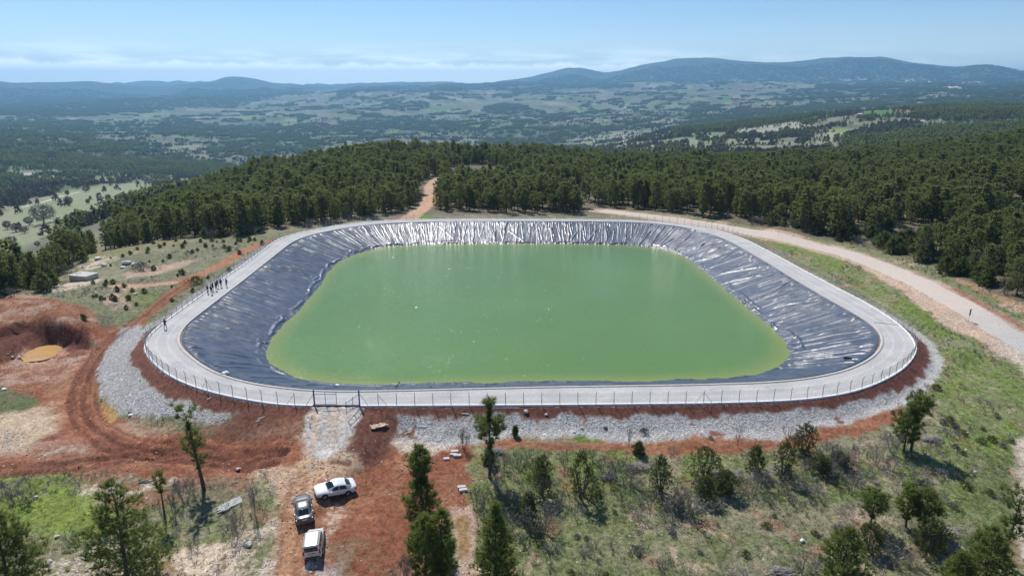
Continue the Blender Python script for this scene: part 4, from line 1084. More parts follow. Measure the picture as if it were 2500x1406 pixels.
# water
WP = resample(WAT, 600)[0]; c0 = WP.mean(0)
ks = np.r_[1.035, 1.0, .985, .97, .95, .92, .88, .82, .74, .62, .48, .32, .16]
V = np.concatenate([np.c_[c0 + (WP - c0) * k, np.full(600, WZ)] for k in ks] + [np.array([[c0[0], c0[1], WZ]])])
i = np.arange(600); i2 = (i + 1) % 600
F = [np.concatenate([np.stack([a * 600 + i, a * 600 + i2, (a + 1) * 600 + i2, (a + 1) * 600 + i], 1) for a in range(len(ks) - 1)])[:, ::-1],
     np.stack([(len(ks) - 1) * 600 + i2, (len(ks) - 1) * 600 + i, np.full(600, len(ks) * 600)], 1)]
wm = bpy.data.materials.new('turbid_green_water'); wm.use_nodes = True
t = wm.node_tree; p = t.nodes['Principled BSDF']; ge = N(t, 'ShaderNodeNewGeometry')
at = N(t, 'ShaderNodeAttribute', attribute_name='shallow')
nd = N(t, 'ShaderNodeTexNoise', ins={'Scale': .035, 'Detail': 4.0}); L(t, ge.outputs['Position'], nd.inputs['Vector'])
deep = ramp(t, [(.35, (.106, .198, .044)), (.65, (.118, .216, .050))], nd.outputs['Fac'])
L(t, mixc(t, at.outputs['Fac'], deep.outputs[0], (.22, .26, .058)), p.inputs['Base Color'])
p.inputs['Roughness'].default_value = .06; p.inputs['IOR'].default_value = 1.333
sc_ = N(t, 'ShaderNodeMapping'); sc_.inputs['Scale'].default_value = (1, 1.5, 1); L(t, ge.outputs['Position'], sc_.inputs['Vector'])
w1 = N(t, 'ShaderNodeTexNoise', ins={'Scale': 1.6, 'Detail': 3.0, 'Roughness': .55}); L(t, sc_.outputs[0], w1.inputs['Vector'])
w2 = N(t, 'ShaderNodeTexNoise', ins={'Scale': 6.5, 'Detail': 2.0, 'Roughness': .6}); L(t, sc_.outputs[0], w2.inputs['Vector'])
hh = math_n(t, 'MULTIPLY_ADD', w2.outputs['Fac'], .55, w1.outputs['Fac'])
wp_ = N(t, 'ShaderNodeTexNoise', ins={'Scale': .06, 'Detail': 3.0}); L(t, sc_.outputs[0], wp_.inputs['Vector'])
bp = N(t, 'ShaderNodeBump', ins={'Distance': .10}); L(t, ramp(t, [(.35, (.55, .55, .55)), (.65, (.85, .85, .85))], wp_.outputs['Fac']).outputs[0], bp.inputs['Strength']); L(t, hh, bp.inputs['Height']); L(t, bp.outputs[0], p.inputs['Normal'])
me = mesh_np('water', V, F, wm, smooth=True)
a = me.attributes.new('shallow', 'FLOAT', 'POINT')
sh = np.r_[np.repeat(np.clip(1 - (1 - ks) / .085, 0, 1) ** 1.5, 600), 0]
a.data.foreach_set('value', sh.astype(np.float32))
tag(obj('water', me), kind='structure')

# small tilted wave facets added over the water to give sun glints
wg = np.random.default_rng(44); nw = 34000
ww = WP[wg.integers(0, 600, nw)]; kk = np.sqrt(wg.random(nw)) * .97; pw = c0 + (ww - c0) * kk[:, None]
aw = wg.uniform(0, 6.283, nw); lw = wg.uniform(.018, .048, nw) * (1 + (wg.random(nw) > .97)); hw_ = lw * wg.uniform(.4, .8, nw); tw = np.tan(np.radians(wg.uniform(6, 26, nw)))
ex_ = np.c_[np.cos(aw), np.sin(aw), aw * 0] * lw[:, None]; ey_ = np.c_[-np.sin(aw), np.cos(aw), aw * 0] * hw_[:, None]
cw = np.c_[pw, np.full(nw, WZ + .002)]; up_ = np.c_[aw * 0, aw * 0, tw * hw_]
Vw = np.stack([cw - ex_ - ey_, cw + ex_ - ey_, cw + ex_ * .6 + up_, cw - ex_ * .6 + up_, cw + ex_ + ey_, cw - ex_ + ey_], 1).reshape(-1, 3)
bw = (np.arange(nw) * 6)[:, None]
M_GLINT = mat('glint_water', (.116, .206, .054), .17); M_GLINT.node_tree.nodes['Principled BSDF'].inputs['IOR'].default_value = 1.333
tag(obj('glint_facets', mesh_np('glint_facets', Vw, np.concatenate([bw + np.array([[0, 1, 2, 3]]), bw + np.array([[3, 2, 4, 5]])]), M_GLINT)), kind='stuff')

# muddy pool in the cut at the left
PD = [(44, 876), (56, 866), (68, 858), (78, 850), (96, 845), (120, 841), (145, 842), (155, 850), (157, 856), (146, 864), (128, 872), (110, 880), (80, 884), (56, 885)]
PW = smooth_closed(np.c_[unproj(*np.array(PD).T, -6.0)], 120)
PW = PW.mean(0) + (PW - PW.mean(0)) * (1.06 + .22 * (fbm(np.arange(120) / 7.0, np.zeros(120), 3, seed=155) - .5))[:, None]
c0 = PW.mean(0); V = np.concatenate([np.c_[c0 + (PW - c0) * k, np.full(120, -6.0)] for k in (1.0, .6)] + [np.array([[*c0, -6.0]])])
i = np.arange(120); i2 = (i + 1) % 120
F = [np.stack([i, i2, 120 + i2, 120 + i], 1), np.stack([120 + i, 120 + i2, np.full(120, 240)], 1)]
M_MUD = mat('muddy_water', (.50, .295, .12), .16, var=.12, vscale=.4); M_MUD.node_tree.nodes['Principled BSDF'].inputs['IOR'].default_value = 1.33
tag(obj('muddy_pool', mesh_np('muddy_pool', V, F, M_MUD, smooth=True)), kind='structure')

# asphalt on the right-hand road: sheet following the ground
def strip(name, W, half, lift, m, n=240, rag=0.0, seed=0, taper=False):
    s = np.concatenate([[0], np.cumsum(np.hypot(*np.diff(W, axis=0).T))]); tt = np.linspace(0, s[-1], n)
    P = np.c_[np.interp(tt, s, W[:, 0]), np.interp(tt, s, W[:, 1])]
    for _ in range(30):
        Q = P.copy(); Q[1:-1] = (P[:-2] + 2 * P[1:-1] + P[2:]) / 4; P = Q
    tg = np.gradient(P, axis=0); tg /= np.linalg.norm(tg, axis=1, keepdims=True); nn = np.c_[-tg[:, 1], tg[:, 0]]
    V = []; q = 7
    for j in range(q):
        o = (j / (q - 1) * 2 - 1) * half
        e = rag * (fbm(tt / 2.0, np.full(n, j * 3.0), 3, seed=seed) - .5) * (1 if j in (0, q - 1) else .3)
        X_ = P + nn * (o + e)[:, None] if np.ndim(o + e) else P + nn * (o + e)
        V.append(X_)
    V = np.array(V)                                   # q, n, 2
    zz = np.stack([np.maximum(hbase(v[:, 0], v[:, 1]) - .03, zfine(v[:, 0], v[:, 1])) + (lift if 0 < k < q - 1 else -.05) for k, v in enumerate(V)])
    V3 = np.concatenate([V, zz[..., None]], -1).reshape(-1, 3)
    idx = np.arange(q * n).reshape(q, n)
    F = np.stack([idx[:-1, :-1], idx[:-1, 1:], idx[1:, 1:], idx[1:, :-1]], -1).reshape(-1, 4)
    return obj(name, mesh_np(name, V3, F, m, smooth=True))
M_ROAD = bpy.data.materials.new('dusty_asphalt'); M_ROAD.use_nodes = True
t = M_ROAD.node_tree; p = t.nodes['Principled BSDF']; ge = N(t, 'ShaderNodeNewGeometry')
sp_ = N(t, 'ShaderNodeSeparateXYZ'); L(t, ge.outputs['Position'], sp_.inputs[0])
nd = N(t, 'ShaderNodeTexNoise', ins={'Scale': .22, 'Detail': 6.0, 'Roughness': .7}); L(t, ge.outputs['Position'], nd.inputs['Vector'])
nf = N(t, 'ShaderNodeTexNoise', ins={'Scale': 4.0, 'Detail': 4.0, 'Roughness': .7}); L(t, ge.outputs['Position'], nf.inputs['Vector'])
yr = math_n(t, 'MULTIPLY_ADD', sp_.outputs[1], -1 / 26.0, 5.05)
ff = ramp(t, [(.40, (0, 0, 0)), (.60, (1, 1, 1))], math_n(t, 'MULTIPLY_ADD', nd.outputs['Fac'], .6, math_n(t, 'MULTIPLY_ADD', yr, .35, -.05), clamp=True))
c = mixc(t, ff.outputs[0], (.49, .42, .365), (.39, .375, .35))
c = mixc(t, 1.0, c, ramp(t, [(.3, (.85, .85, .85)), (.7, (1.12, 1.12, 1.12))], nf.outputs['Fac']).outputs[0], 'MULTIPLY')
L(t, c, p.inputs['Base Color']); p.inputs['Roughness'].default_value = .9
tag(strip('road', ROAD, 2.75, .03, M_ROAD, rag=1.1, seed=150), kind='structure')
# ------------------------------------------------------------------ perimeter fence and gate
def path_len(P):
    Q = np.vstack([P, P[:1]]); return np.concatenate([[0], np.cumsum(np.hypot(*np.diff(Q, axis=0).T))])
FS = path_len(OUT); FL = FS[-1]
def fpos(s):
    s = np.asarray(s) % FL
    Q = np.vstack([OUT, OUT[:1]])
    return np.stack([np.interp(s, FS, Q[:, 0]), np.interp(s, FS, Q[:, 1])], -1)
NRO = normals(OUT)
def fnor(s):
    s = np.asarray(s) % FL
    Q = np.vstack([NRO, NRO[:1]]); n_ = np.stack([np.interp(s, FS, Q[:, 0]), np.interp(s, FS, Q[:, 1])], -1)
    return n_ / np.linalg.norm(n_, axis=-1, keepdims=True)
def s_of(p):
    return FS[np.argmin(((OUT - np.asarray(p)) ** 2).sum(1))]
sA, sB = s_of(GATE_A), s_of(GATE_B)          # gate opening
if (sB - sA) % FL > FL / 2: sA, sB = sB, sA
gap0, gap = sA, (sB - sA) % FL
span = FL - gap
fence = tag(empty('perimeter_fence', (*fpos(sB), 0.0)), 'wire fence on cranked posts and a white footing round the reservoir', 'fence')
FO = Vector(fence.location)
# footing: white concrete strip
mm = 880
ss = sB + np.linspace(0, span, mm)
P = fpos(ss); nn = fnor(ss)
prof = [(.17, -.55), (.17, .07), (.14, .09), (-.14, .09), (-.17, .07), (-.17, -.3)]
wv = .012 * (vn(ss * 1.7, ss * 0) - .5)
V = np.concatenate([np.c_[P + nn * (o + wv[:, None]), np.full(mm, z) + wv] for o, z in prof]) - np.array(FO)
i = np.arange(mm - 1)
F = np.concatenate([np.stack([a * mm + i, (a + 1) * mm + i, (a + 1) * mm + i + 1, a * mm + i + 1], 1) for a in range(len(prof) - 1)])
obj('footing', mesh_np('footing', V, F, M_WCONC), fence)
# posts
npost = int(round(span / 2.2)); ps = sB + np.linspace(0.0, span, npost + 1)
inner_ps = ps[1:-1]
mb = MB(); mb.tube([(0, 0, 0), (0, 0, 1.35), (.04, 0, 1.41), (.22, 0, 1.66)], [.046, .044, .042, .036], 6)
post_me = mb.mesh('post', M_POST)
bm_ = MB(); bm_.tube([(0, 0, 1.28), (0, 1.0, .0)], .026, 6); brace_me = bm_.mesh('brace', M_POST)
frng = random.Random(3)
BR = set()
for k in range(len(inner_ps)):
    s = inner_ps[k]; p = fpos(s); nn = fnor(s); a = math.atan2(nn[1], nn[0])
    o = obj('post', post_me, fence, (p[0] - FO.x, p[1] - FO.y, .10)); o.rotation_euler = (frng.uniform(-.02, .02), frng.uniform(-.02, .02), a + frng.uniform(-.12, .12))
    if k % 12 == 6:
        for sg in (0, math.pi):
            b = obj('brace', brace_me, fence, (p[0] - FO.x, p[1] - FO.y, .11)); b.rotation_euler = (0, 0, a + sg)
for s, sg in ((inner_ps[0], 1), (inner_ps[-1], -1)):
    p = fpos(s); nn = fnor(s); a = math.atan2(nn[1], nn[0])
    t_ = np.array((-nn[1], nn[0])); want = fpos(s + sg * 1.0) - p
    b = obj('brace', brace_me, fence, (p[0] - FO.x, p[1] - FO.y, .11)); b.rotation_euler = (0, 0, a if np.dot(t_, want) > 0 else a + math.pi)
# chain link: two sets of slanting wires plus the line wires, strung post to post
def fp3(s, z, o=0.0):
    return np.c_[fpos(s) + fnor(s) * np.reshape(o, (-1, 1)), np.broadcast_to(z, np.shape(s))]
step = .17
a0 = sB + np.arange(.1, span - 1.35, step)
zs = np.array([.14, .72, 1.30])
SA = []; SBb = []
for sg in (0, 1):
    for h in range(2):
        u0, u1 = (h * .58, (h + 1) * .58)
        if sg: u0, u1 = 1.16 - u0, 1.16 - u1
        SA.append(fp3(a0 + u0, zs[h])); SBb.append(fp3(a0 + u1, zs[h + 1]))
for z, o in ((.16, 0), (.72, 0), (1.30, 0), (1.46, .09), (1.56, .16), (1.66, .23)):
    q = ps[:-1]; SA.append(fp3(q, z, np.full(len(q), o))); SBb.append(fp3(ps[1:], z, np.full(len(q), o)))
V, F = prisms(np.concatenate(SA), np.concatenate(SBb), .0042, .0042)
tag(obj('wire_mesh', mesh_np('wire_mesh', V - np.array(FO), F, M_WIRE), fence), kind='stuff')

# gate: two blue leaves on stout posts, left leaf shut, right leaf swung out over the ramp
gate = tag(empty('gate', (*((GATE_A + GATE_B) / 2), 0.05)), 'blue two leaf metal gate above the gravel ramp, right leaf open', 'gate')
GO = Vector(gate.location)
gA, gB = (GATE_A, GATE_B) if GATE_A[0] < GATE_B[0] else (GATE_B, GATE_A)
gw = float(np.linalg.norm(gB - gA))
for q in (gA, gB):
    MB().box((0, 0, .95), (.15, .15, 2.15)).build('gate_post', M_BLUE, gate, loc=(q[0] - GO.x, q[1] - GO.y, 0), bevel=.01)
    mb = MB(); sg = -1 if q is gA else 1
    mb.tube([(0, 0, 1.55), (sg * 1.0, 0, .05)], .028, 6); mb.build('brace', M_BLUE, gate, loc=(q[0] - GO.x, q[1] - GO.y, 0))
def leaf(hinge, ang, w):
    e = gate
    mb = MB()
    for x in (.06, w * .5, w - .03):
        mb.tube([(x, 0, .10), (x, 0, 1.72 if x > .1 else 1.60)], .033, 6)
    for z in (.13, 1.45):
        mb.tube([(.03, 0, z), (w, 0, z)], .033, 6)
    o = mb.build('gate_leaf', M_BLUE, e, loc=(hinge[0] - GO.x, hinge[1] - GO.y, 0)); o.rotation_euler = (0, 0, ang)
    A, B = [], []
    for x in np.arange(.1, w - .05, .11): A.append((x, 0, .14)); B.append((x, 0, 1.44))
    for z in np.arange(.2, 1.4, .11): A.append((.06, 0, z)); B.append((w - .04, 0, z))
    V, F = prisms(A, B, .003, .003); q = obj('gate_mesh', mesh_np('gate_mesh', V, F, M_BLUE), o)
    tag(q, kind='stuff')
dv = gB - gA; base = math.atan2(dv[1], dv[0])
leaf(gA, base, gw / 2)
leaf(gB, base + math.pi + R(68), gw / 2)

# ------------------------------------------------------------------ small things round the basin
# pale slab-roofed valve chamber on the left terrace
q = on_ground(206, 684)
ch = tag(empty('valve_chamber', q, R(-14)), 'low grey concrete chamber with a flat slab beside the left-hand trees', 'valve chamber')
MB().box((0, 0, .55), (4.6, 3.4, 1.5)).build('wall', M_CONC, ch, bevel=.03)
mb = MB().box((0, 0, 1.37), (4.9, 3.7, .16)); mb.build('roof_slab', M_CONC, ch, bevel=.02)
MB().box((-1.4, 0, 1.50), (.8, .8, .10)).build('hatch', M_CONC, ch, bevel=.01)
# road signs seen from behind and from the side
M_SIGN = mat('sign_back_grey', (.17, .17, .175), .5, .5); M_YEL = mat('sign_yellow', (.70, .48, .03), .45); M_BLK = mat('black_paint', (.02, .02, .02), .5)
q = on_ground(2364, 786)
sg = tag(empty('road_sign', q, R(25)), 'tall narrow grey sign back on a thin post at the road edge', 'road sign')
mb = MB(); mb.tube([(0, 0, -.3), (0, 0, 2.3)], .035, 8); mb.build('post', M_POST, sg)
MB().box((0, -.05, 1.75), (.42, .03, 1.15)).build('sign_panel', M_SIGN, sg, bevel=.008)
q = on_ground(2077, 603)
sg = tag(empty('chevron_sign', q, R(20)), 'small black and yellow chevron sign on the bank beyond the road', 'road sign')
mb = MB(); mb.tube([(0, 0, -.3), (0, 0, 1.0)], .03, 8); mb.build('post', M_POST, sg)
MB().box((0, -.05, 1.05), (.95, .03, .75)).build('sign_panel', M_YEL, sg, bevel=.006)
mb = MB()
for x in (-.22, .2):
    mb.add([(x - .16, -.07, 1.37), (x + .02, -.07, 1.37), (x + .18, -.07, 1.05), (x + .0, -.07, 1.05)], [(0, 3, 2, 1)])
    mb.add([(x + .18, -.07, 1.05), (x + .0, -.07, 1.05), (x - .16, -.07, .73), (x + .02, -.07, .73)], [(0, 1, 2, 3)])
mb.build('chevron', M_BLK, sg)
q = on_ground(1900, 574)
sg = tag(empty('marker_post', q), 'thin pale marker post beside the road bend above the reservoir', 'marker post')
mb = MB(); mb.tube([(0, 0, -.2), (0, 0, 1.5)], .035, 8); mb.build('stake', M_POST, sg); MB().box((0, 0, 1.53), (.09, .09, .06)).build('cap', M_WCONC, sg)

# things lying on the liner
def on_liner(px, py):
    d = (unproj(px, py, 0.0)); best = None
    ij = PZ_ > WZ - .1
    a_, b_, dd_ = project(PX_[ij], PY_[ij], PZ_[ij])
    k = np.argmin((a_ - px) ** 2 + (b_ - py) ** 2)
    return Vector((PX_[ij][k], PY_[ij][k], PZ_[ij][k]))
M_BLACKPL = mat('black_plastic', (.012, .012, .013), .5); M_WHITEPL = mat('white_plastic', (.72, .72, .70), .6, var=.1)
q = on_liner(2073, 877)
ro = tag(empty('liner_roll', q + Vector((0, 0, .12)), R(-14)), 'short black roll of liner lying on the right-hand slope', 'liner roll')
mb = MB(); mb.tube([(-.75, 0, .05), (.75, 0, .05)], .17, 12); mb.build('roll', M_BLACKPL, ro, smooth=False)
mb = MB(); mb.tube([(.75, 0, .05), (.80, 0, .05)], [.10, .09], 12); mb.build('core', M_CONC, ro)
q = on_liner(2088, 879)
def crumple(sx, sy, sz, seed, n=9):
    g = np.random.default_rng(seed); V = []
    for a in range(n):
        for b in range(n):
            u = a / (n - 1) * 2 - 1; w = b / (n - 1) * 2 - 1
            V.append((u * sx * (1 + .2 * g.normal() * .5), w * sy * (1 + .1 * g.normal()), max(.01, sz * (g.random() * .9 + .15) * (1 - .6 * max(abs(u), abs(w))))))
    F = [(a * n + b, (a + 1) * n + b, (a + 1) * n + b + 1, a * n + b + 1) for a in range(n - 1) for b in range(n - 1)]
    V = V + [(x, y, z - .05) for x, y, z in V]
    m_ = n * n; F2 = [tuple(i + m_ for i in f[::-1]) for f in F]
    ed = [(0, b) for b in range(n)] ; loop = [b for b in range(n)] + [a * n + n - 1 for a in range(1, n)] + [(n - 1) * n + b for b in range(n - 2, -1, -1)] + [a * n for a in range(n - 2, 0, -1)]
    F3 = [(loop[k], loop[k] + m_, loop[(k + 1) % len(loop)] + m_, loop[(k + 1) % len(loop)]) for k in range(len(loop))]
    return MB().add(V, F + F2 + F3)
tag(crumple(.45, .25, .22, 1).build('white_rag', M_WHITEPL, loc=q + Vector((0, 0, .1))), 'crumpled white rag beside the black roll on the liner', 'rag')
q = on_liner(549, 915)
sk = tag(empty('sandbag', q + Vector((0, 0, .12)), .3), 'white sack with a dark tie on the top edge of the liner', 'sack')
bm = bmesh.new(); bmesh.ops.create_uvsphere(bm, u_segments=14, v_segments=9, radius=.5)
for v in bm.verts: v.co = Vector((v.co.x * 1.15, v.co.y * .75, max(-.12, v.co.z * .5) + .05 * math.sin(v.co.x * 9)))
me = bpy.data.meshes.new('sack'); bm.to_mesh(me); bm.free(); me.materials.append(M_WHITEPL); obj('sack_body', me, sk)
mb = MB(); mb.tube([(-.45, 0, .1), (-.55, .03, .28), (-.42, .06, .38), (-.3, .05, .33)], .05, 6); mb.build('tie', M_BLACKPL, sk)
q = on_liner(972, 944)
ip = tag(empty('inlet_pipe', q, R(70)), 'dark inlet pipe poking over the front liner, spilling into the water', 'pipe')
mb = MB(); mb.tube([(-2.6, 0, .35), (-1.3, 0, .35), (-.3, 0, .30), (.35, .1, .45), (.62, .15, .38)], .10, 10); mb.build('pipe_run', M_BLACKPL, ip)
mb = MB(); mb.tube([(.52, .13, .42), (.60, .15, .39)], .13, 10); mb.build('pipe_collar', M_SIGN, ip)
# water thrown up by the inlet
M_FOAM = mat('white_foam', (.75, .78, .75), .5)
g = np.random.default_rng(8); P_ = []
fx, fy = unproj(985, 941, WZ)
pts_ = np.c_[fx + g.normal(0, 1.2, 260), fy + .15 + np.abs(g.normal(0, .25, 260)), WZ + .02 + np.abs(g.normal(0, .10, 260))]
rr_ = g.uniform(.02, .06, 260)
V, F = prisms(pts_, pts_ + np.c_[g.normal(0, .10, 260), g.normal(0, .05, 260), g.normal(0, .03, 260)], rr_, rr_ * .6, 5)
tag(obj('foam', mesh_np('foam', V, F, M_FOAM)), kind='stuff')
# cable across the path near the right-hand corner
a_, b_ = unproj(2134, 787, .06), unproj(2196, 793, .06)
mb = MB(); mb.tube([(lerp(a_[0], b_[0], u), lerp(a_[1], b_[1], u) + .12 * math.sin(u * 7), .065) for u in np.linspace(0, 1, 12)], .028, 6)
tag(mb.build('cable', M_BLACKPL), 'thin dark cable lying across the path at the right corner', 'cable')
# ------------------------------------------------------------------ blocks, stones, scraps on the ground
def rock_mesh(seed, sub=2, rough=.22, flat=.7):
    bm = bmesh.new(); bmesh.ops.create_icosphere(bm, subdivisions=sub, radius=1.0)
    g = random.Random(seed); o = Vector((g.random() * 50, g.random() * 50, g.random() * 50))
    from mathutils import noise
    for v in bm.verts:
        n = noise.noise(v.co * 1.1 + o) + .5 * noise.noise(v.co * 2.6 + o)
        v.co = v.co * (1 + rough * n * 1.6); v.co.z *= flat
    # a few planar breaks
    for k in range(4):
        d = Vector((g.gauss(0, 1), g.gauss(0, 1), g.gauss(0, 1))).normalized(); h = g.uniform(.55, .8)
        for v in bm.verts:
            e = v.co.dot(d) - h
            if e > 0: v.co -= d * e * .85
    me = bpy.data.meshes.new('stone'); bm.to_mesh(me); bm.free(); return me
def stone(px, py, size, label, m=M_ROCK, seed=1, name='boulder', flat=.7, cat='boulder'):
    q = on_ground(px, py); me = rock_mesh(seed, 2, .25, flat); me.materials.append(m)
    o = obj(name, me, loc=q + Vector((0, 0, size * .15))); o.scale = (size / 2,) * 3; o.rotation_euler = (0, 0, seed * 1.7)
    return tag(o, label, cat)
stone(607, 1331, .75, 'cream boulder on the rubble heap left of the silver van', seed=1)
stone(1284, 1006, .70, 'pinkish boulder high in the grey stone bank under the front fence', seed=2)
stone(1319, 994, .45, 'smaller pinkish boulder at the top of the front stone bank', seed=3)
stone(1334, 1012, .40, 'dark cracked boulder in the middle of the front stone bank', M_GREYROCK, seed=4)
stone(10, 951, .75, 'flat white boulder on the red soil at the left edge of the picture', M_WHITEPL, seed=5, flat=.4)
stone(319, 1014, .6, 'flat white boulder at the foot of the left stone bank', M_WHITEPL, seed=6, flat=.4)
stone(317, 1005, .5, 'black boulder at the foot of the left stone bank', M_SIGN, seed=7, flat=.45)
stone(1420, 1046, .5, 'pinkish boulder on the bright green patch below the front bank', seed=8)
stone(1401, 1055, .4, 'small pink boulder at the left edge of the bright green patch', seed=18)
stone(1478, 1045, .5, 'dark boulder at the foot of the front stone bank beside the green patch', M_SIGN, seed=9)
stone(582, 1147, .55, 'pale flat boulder on the red soil right of the leaning pine', seed=10, flat=.4)
stone(140, 1310, .5, 'pale boulder at the top of the rubble in the lower left corner', seed=11)
stone(115, 1376, .8, 'large pale boulder in the lower left rubble between the two big pines', seed=12)
stone(85, 1216, .55, 'pale boulder in the green turf below the soil tracks at far left', seed=13)
stone(2381, 1153, .4, 'lone pale stone on the green slope near the right edge', seed=14)
stone(1958, 1320, .5, 'rounded white stone in the lower grassy slope above the bare bush', M_WHITEPL, seed=15)
stone(1771, 1232, .4, 'small grey stone on the grass below the juniper clump', M_GREYROCK, seed=16)
stone(2361, 1057, .35, 'white stone among the low bushes on the right slope', M_WHITEPL, seed=17)
stone(32, 812 + 62, .7, 'dark clod at the left end of the muddy pool', M_SIGN, seed=21, cat='clod', name='clod')
stone(47, 872, .55, 'grey clod nearest the left end of the muddy pool', M_GREYROCK, seed=22, cat='clod', name='clod')
stone(20, 866, .5, 'dark clod at the picture edge beside the muddy pool', M_SIGN, seed=23, cat='clod', name='clod')
# rock outcrops on the left terrace
for k, (px, py, s, lb) in enumerate([(310, 644, 2.2, 'large grey outcrop in the cut bank of the left terrace'), (328, 648, 1.6, 'whitish outcrop beside the largest grey rock of the left terrace'), (240, 634, 2.0, 'pale outcrop at the top of the left terrace near the forest edge'),
                                     (205, 626, 1.6, 'small pale outcrop at the forest corner of the left terrace'), (255, 650, 1.5, 'pale outcrop above the concrete chamber'), (332, 719, .9, 'grey rock on the pink scree of the left terrace'), (300, 655, 1.4, 'dark outcrop in the shade of the left terrace bank')]):
    stone(px, py, s, lb, M_ROCK if k not in (0, 6) else M_GREYROCK, seed=30 + k, cat='rock outcrop', name='outcrop', flat=.5)
# concrete blocks
M_PALECONC = mat('pale_concrete', (.50, .48, .45), .9, var=.15, vscale=3)
def block(px, py, rz, label, d=(.85, .42, .28)):
    q = on_ground(px, py); o = MB().box((0, 0, d[2] / 2 - .03), d).build('concrete_block', M_PALECONC, loc=q, bevel=.02); o.rotation_euler = (0.03, -.02, rz)
    return tag(o, label, 'concrete block', 'loose concrete blocks in the yard')
block(1110, 1104, .1, 'pale concrete block farthest from the cars, on the beige patch')
block(1108, 1112, -.35, 'pale concrete block in the middle of the four by the beige patch')
block(1117, 1114, .05, 'pale concrete block rightmost of the four by the beige patch')
block(1090, 1122, .1, 'pale concrete block leftmost of the four by the beige patch', (.65, .4, .26))
block(1127, 1191, .12, 'upper concrete block of the pair on red soil by the bare bush')
block(1131, 1198, .22, 'lower concrete block of the pair on red soil by the bare bush')
# scraps of white pipe
def scrap(px, py, ln, rz, label, r=.05):
    q = on_ground(px, py); mb = MB(); mb.tube([(-ln / 2, 0, r), (0, 0, r + .015), (ln / 2, 0, r)], r, 8)
    o = mb.build('pipe_scrap', M_WHITEPL, loc=q); o.rotation_euler = (0, 0, rz); return tag(o, label, 'pipe', 'white pipe scraps')
scrap(643, 1019, 1.3, .75, 'upper white pipe scrap on red soil under the left fence')
scrap(639, 1024, 1.5, .85, 'lower white pipe scrap on red soil under the left fence')
scrap(513, 968, .9, 1.0, 'short white pipe on the red strip below the left corner fence')
scrap(995, 1058, .8, .6, 'white pipe scrap beside the beige patch under the stone bank')
scrap(1030, 1046, 1.1, -.1, 'white pipe scrap at the foot of the stone bank')
scrap(1136, 1011, .9, -.15, 'white pipe scrap on the grey stones left of the tall pine', .06)
scrap(43, 890, .5, 1.4, 'short white stake standing below the muddy pool', .06)
# litter
q = on_ground(577, 1224)
M_SHEET = mat('grey_plastic_sheet', (.27, .285, .29), .6, var=.25, vscale=2)
o = crumple(1.9, .62, .09, 3, 13).build('plastic_sheet', M_SHEET, loc=q + Vector((0, 0, .06))); o.rotation_euler = (0, 0, .95)
tag(o, 'torn grey plastic sheet on the ground right of the leaning pine', 'plastic sheet')
q = on_ground(257, 1319); M_BLUEPL = mat('blue_plastic', (.03, .17, .62), .4)
tag(crumple(.35, .22, .18, 4, 7).build('plastic_bag', M_BLUEPL, loc=q + Vector((0, 0, .06))), 'small bright blue plastic bag by the big lower left pine', 'plastic bag')
q = on_ground(355, 1177)
o = crumple(.6, .22, .2, 6, 7).build('plastic_scrap', M_BLACKPL, loc=q + Vector((0, 0, .06))); tag(o, 'black plastic scrap on the red soil above the sapling', 'plastic scrap')
q = on_ground(925, 1040)
o = crumple(1.0, .5, .30, 9, 9).build('sand_heap', mat('pale_sand', (.58, .44, .33), .95, var=.2), loc=q + Vector((0, 0, .05))); o.rotation_euler = (0, 0, .5); tag(o, 'small heap of pale pink sand on the dark soil right of the ramp', 'sand heap')
# ------------------------------------------------------------------ vehicles (x forward, y to the left, z up; origin on the ground under the middle)
def carpaint(name, col, metal=0.0, rough=.28):
    m = mat(name, col, rough, metal, .5, coat=.35); m.node_tree.nodes['Principled BSDF'].inputs['Coat Roughness'].default_value = .2
    t = m.node_tree; p = t.nodes['Principled BSDF']
    # road dust thickening towards the sills
    tcx = N(t, 'ShaderNodeTexCoord'); s_ = N(t, 'ShaderNodeSeparateXYZ'); L(t, tcx.outputs['Object'], s_.inputs[0])
    n_ = N(t, 'ShaderNodeTexNoise', ins={'Scale': 3.0, 'Detail': 5.0}); L(t, tcx.outputs['Object'], n_.inputs['Vector'])
    f = math_n(t, 'MULTIPLY', math_n(t, 'MULTIPLY_ADD', s_.outputs[2], -1.5, 1.15, clamp=True), math_n(t, 'MULTIPLY', n_.outputs['Fac'], .75), clamp=True)
    L(t, mixc(t, f, col, (.36, .22, .14)), p.inputs['Base Color'])
    return m
M_WHITECAR = carpaint('white_car_paint', (.78, .78, .79)); M_GREYCAR = carpaint('grey_car_paint', (.11, .115, .12), .2, .42); M_VAN = carpaint('pale_van_paint', (.66, .64, .60), .15, .3)
M_GLASS = mat('car_glass', (.012, .016, .018), .05, 0, .8); M_TYRE = mat('tyre_rubber', (.018, .017, .016), .85); M_RIM = mat('alloy_rim', (.42, .42, .43), .3, .8)
M_TRIM = mat('black_trim', (.02, .02, .021), .55); M_RED = mat('red_lamp', (.30, .012, .012), .35, 0, .4); M_LAMP = mat('clear_lamp', (.45, .48, .50), .3, 0, .5); M_PLATE = mat('number_plate', (.74, .75, .76), .4); M_CHROME = mat('chrome', (.7, .7, .7), .15, 1)
def interp(x, tab):
    t = np.array(tab, float); return [float(np.interp(x, t[:, 0], t[:, k])) for k in range(1, t.shape[1])]
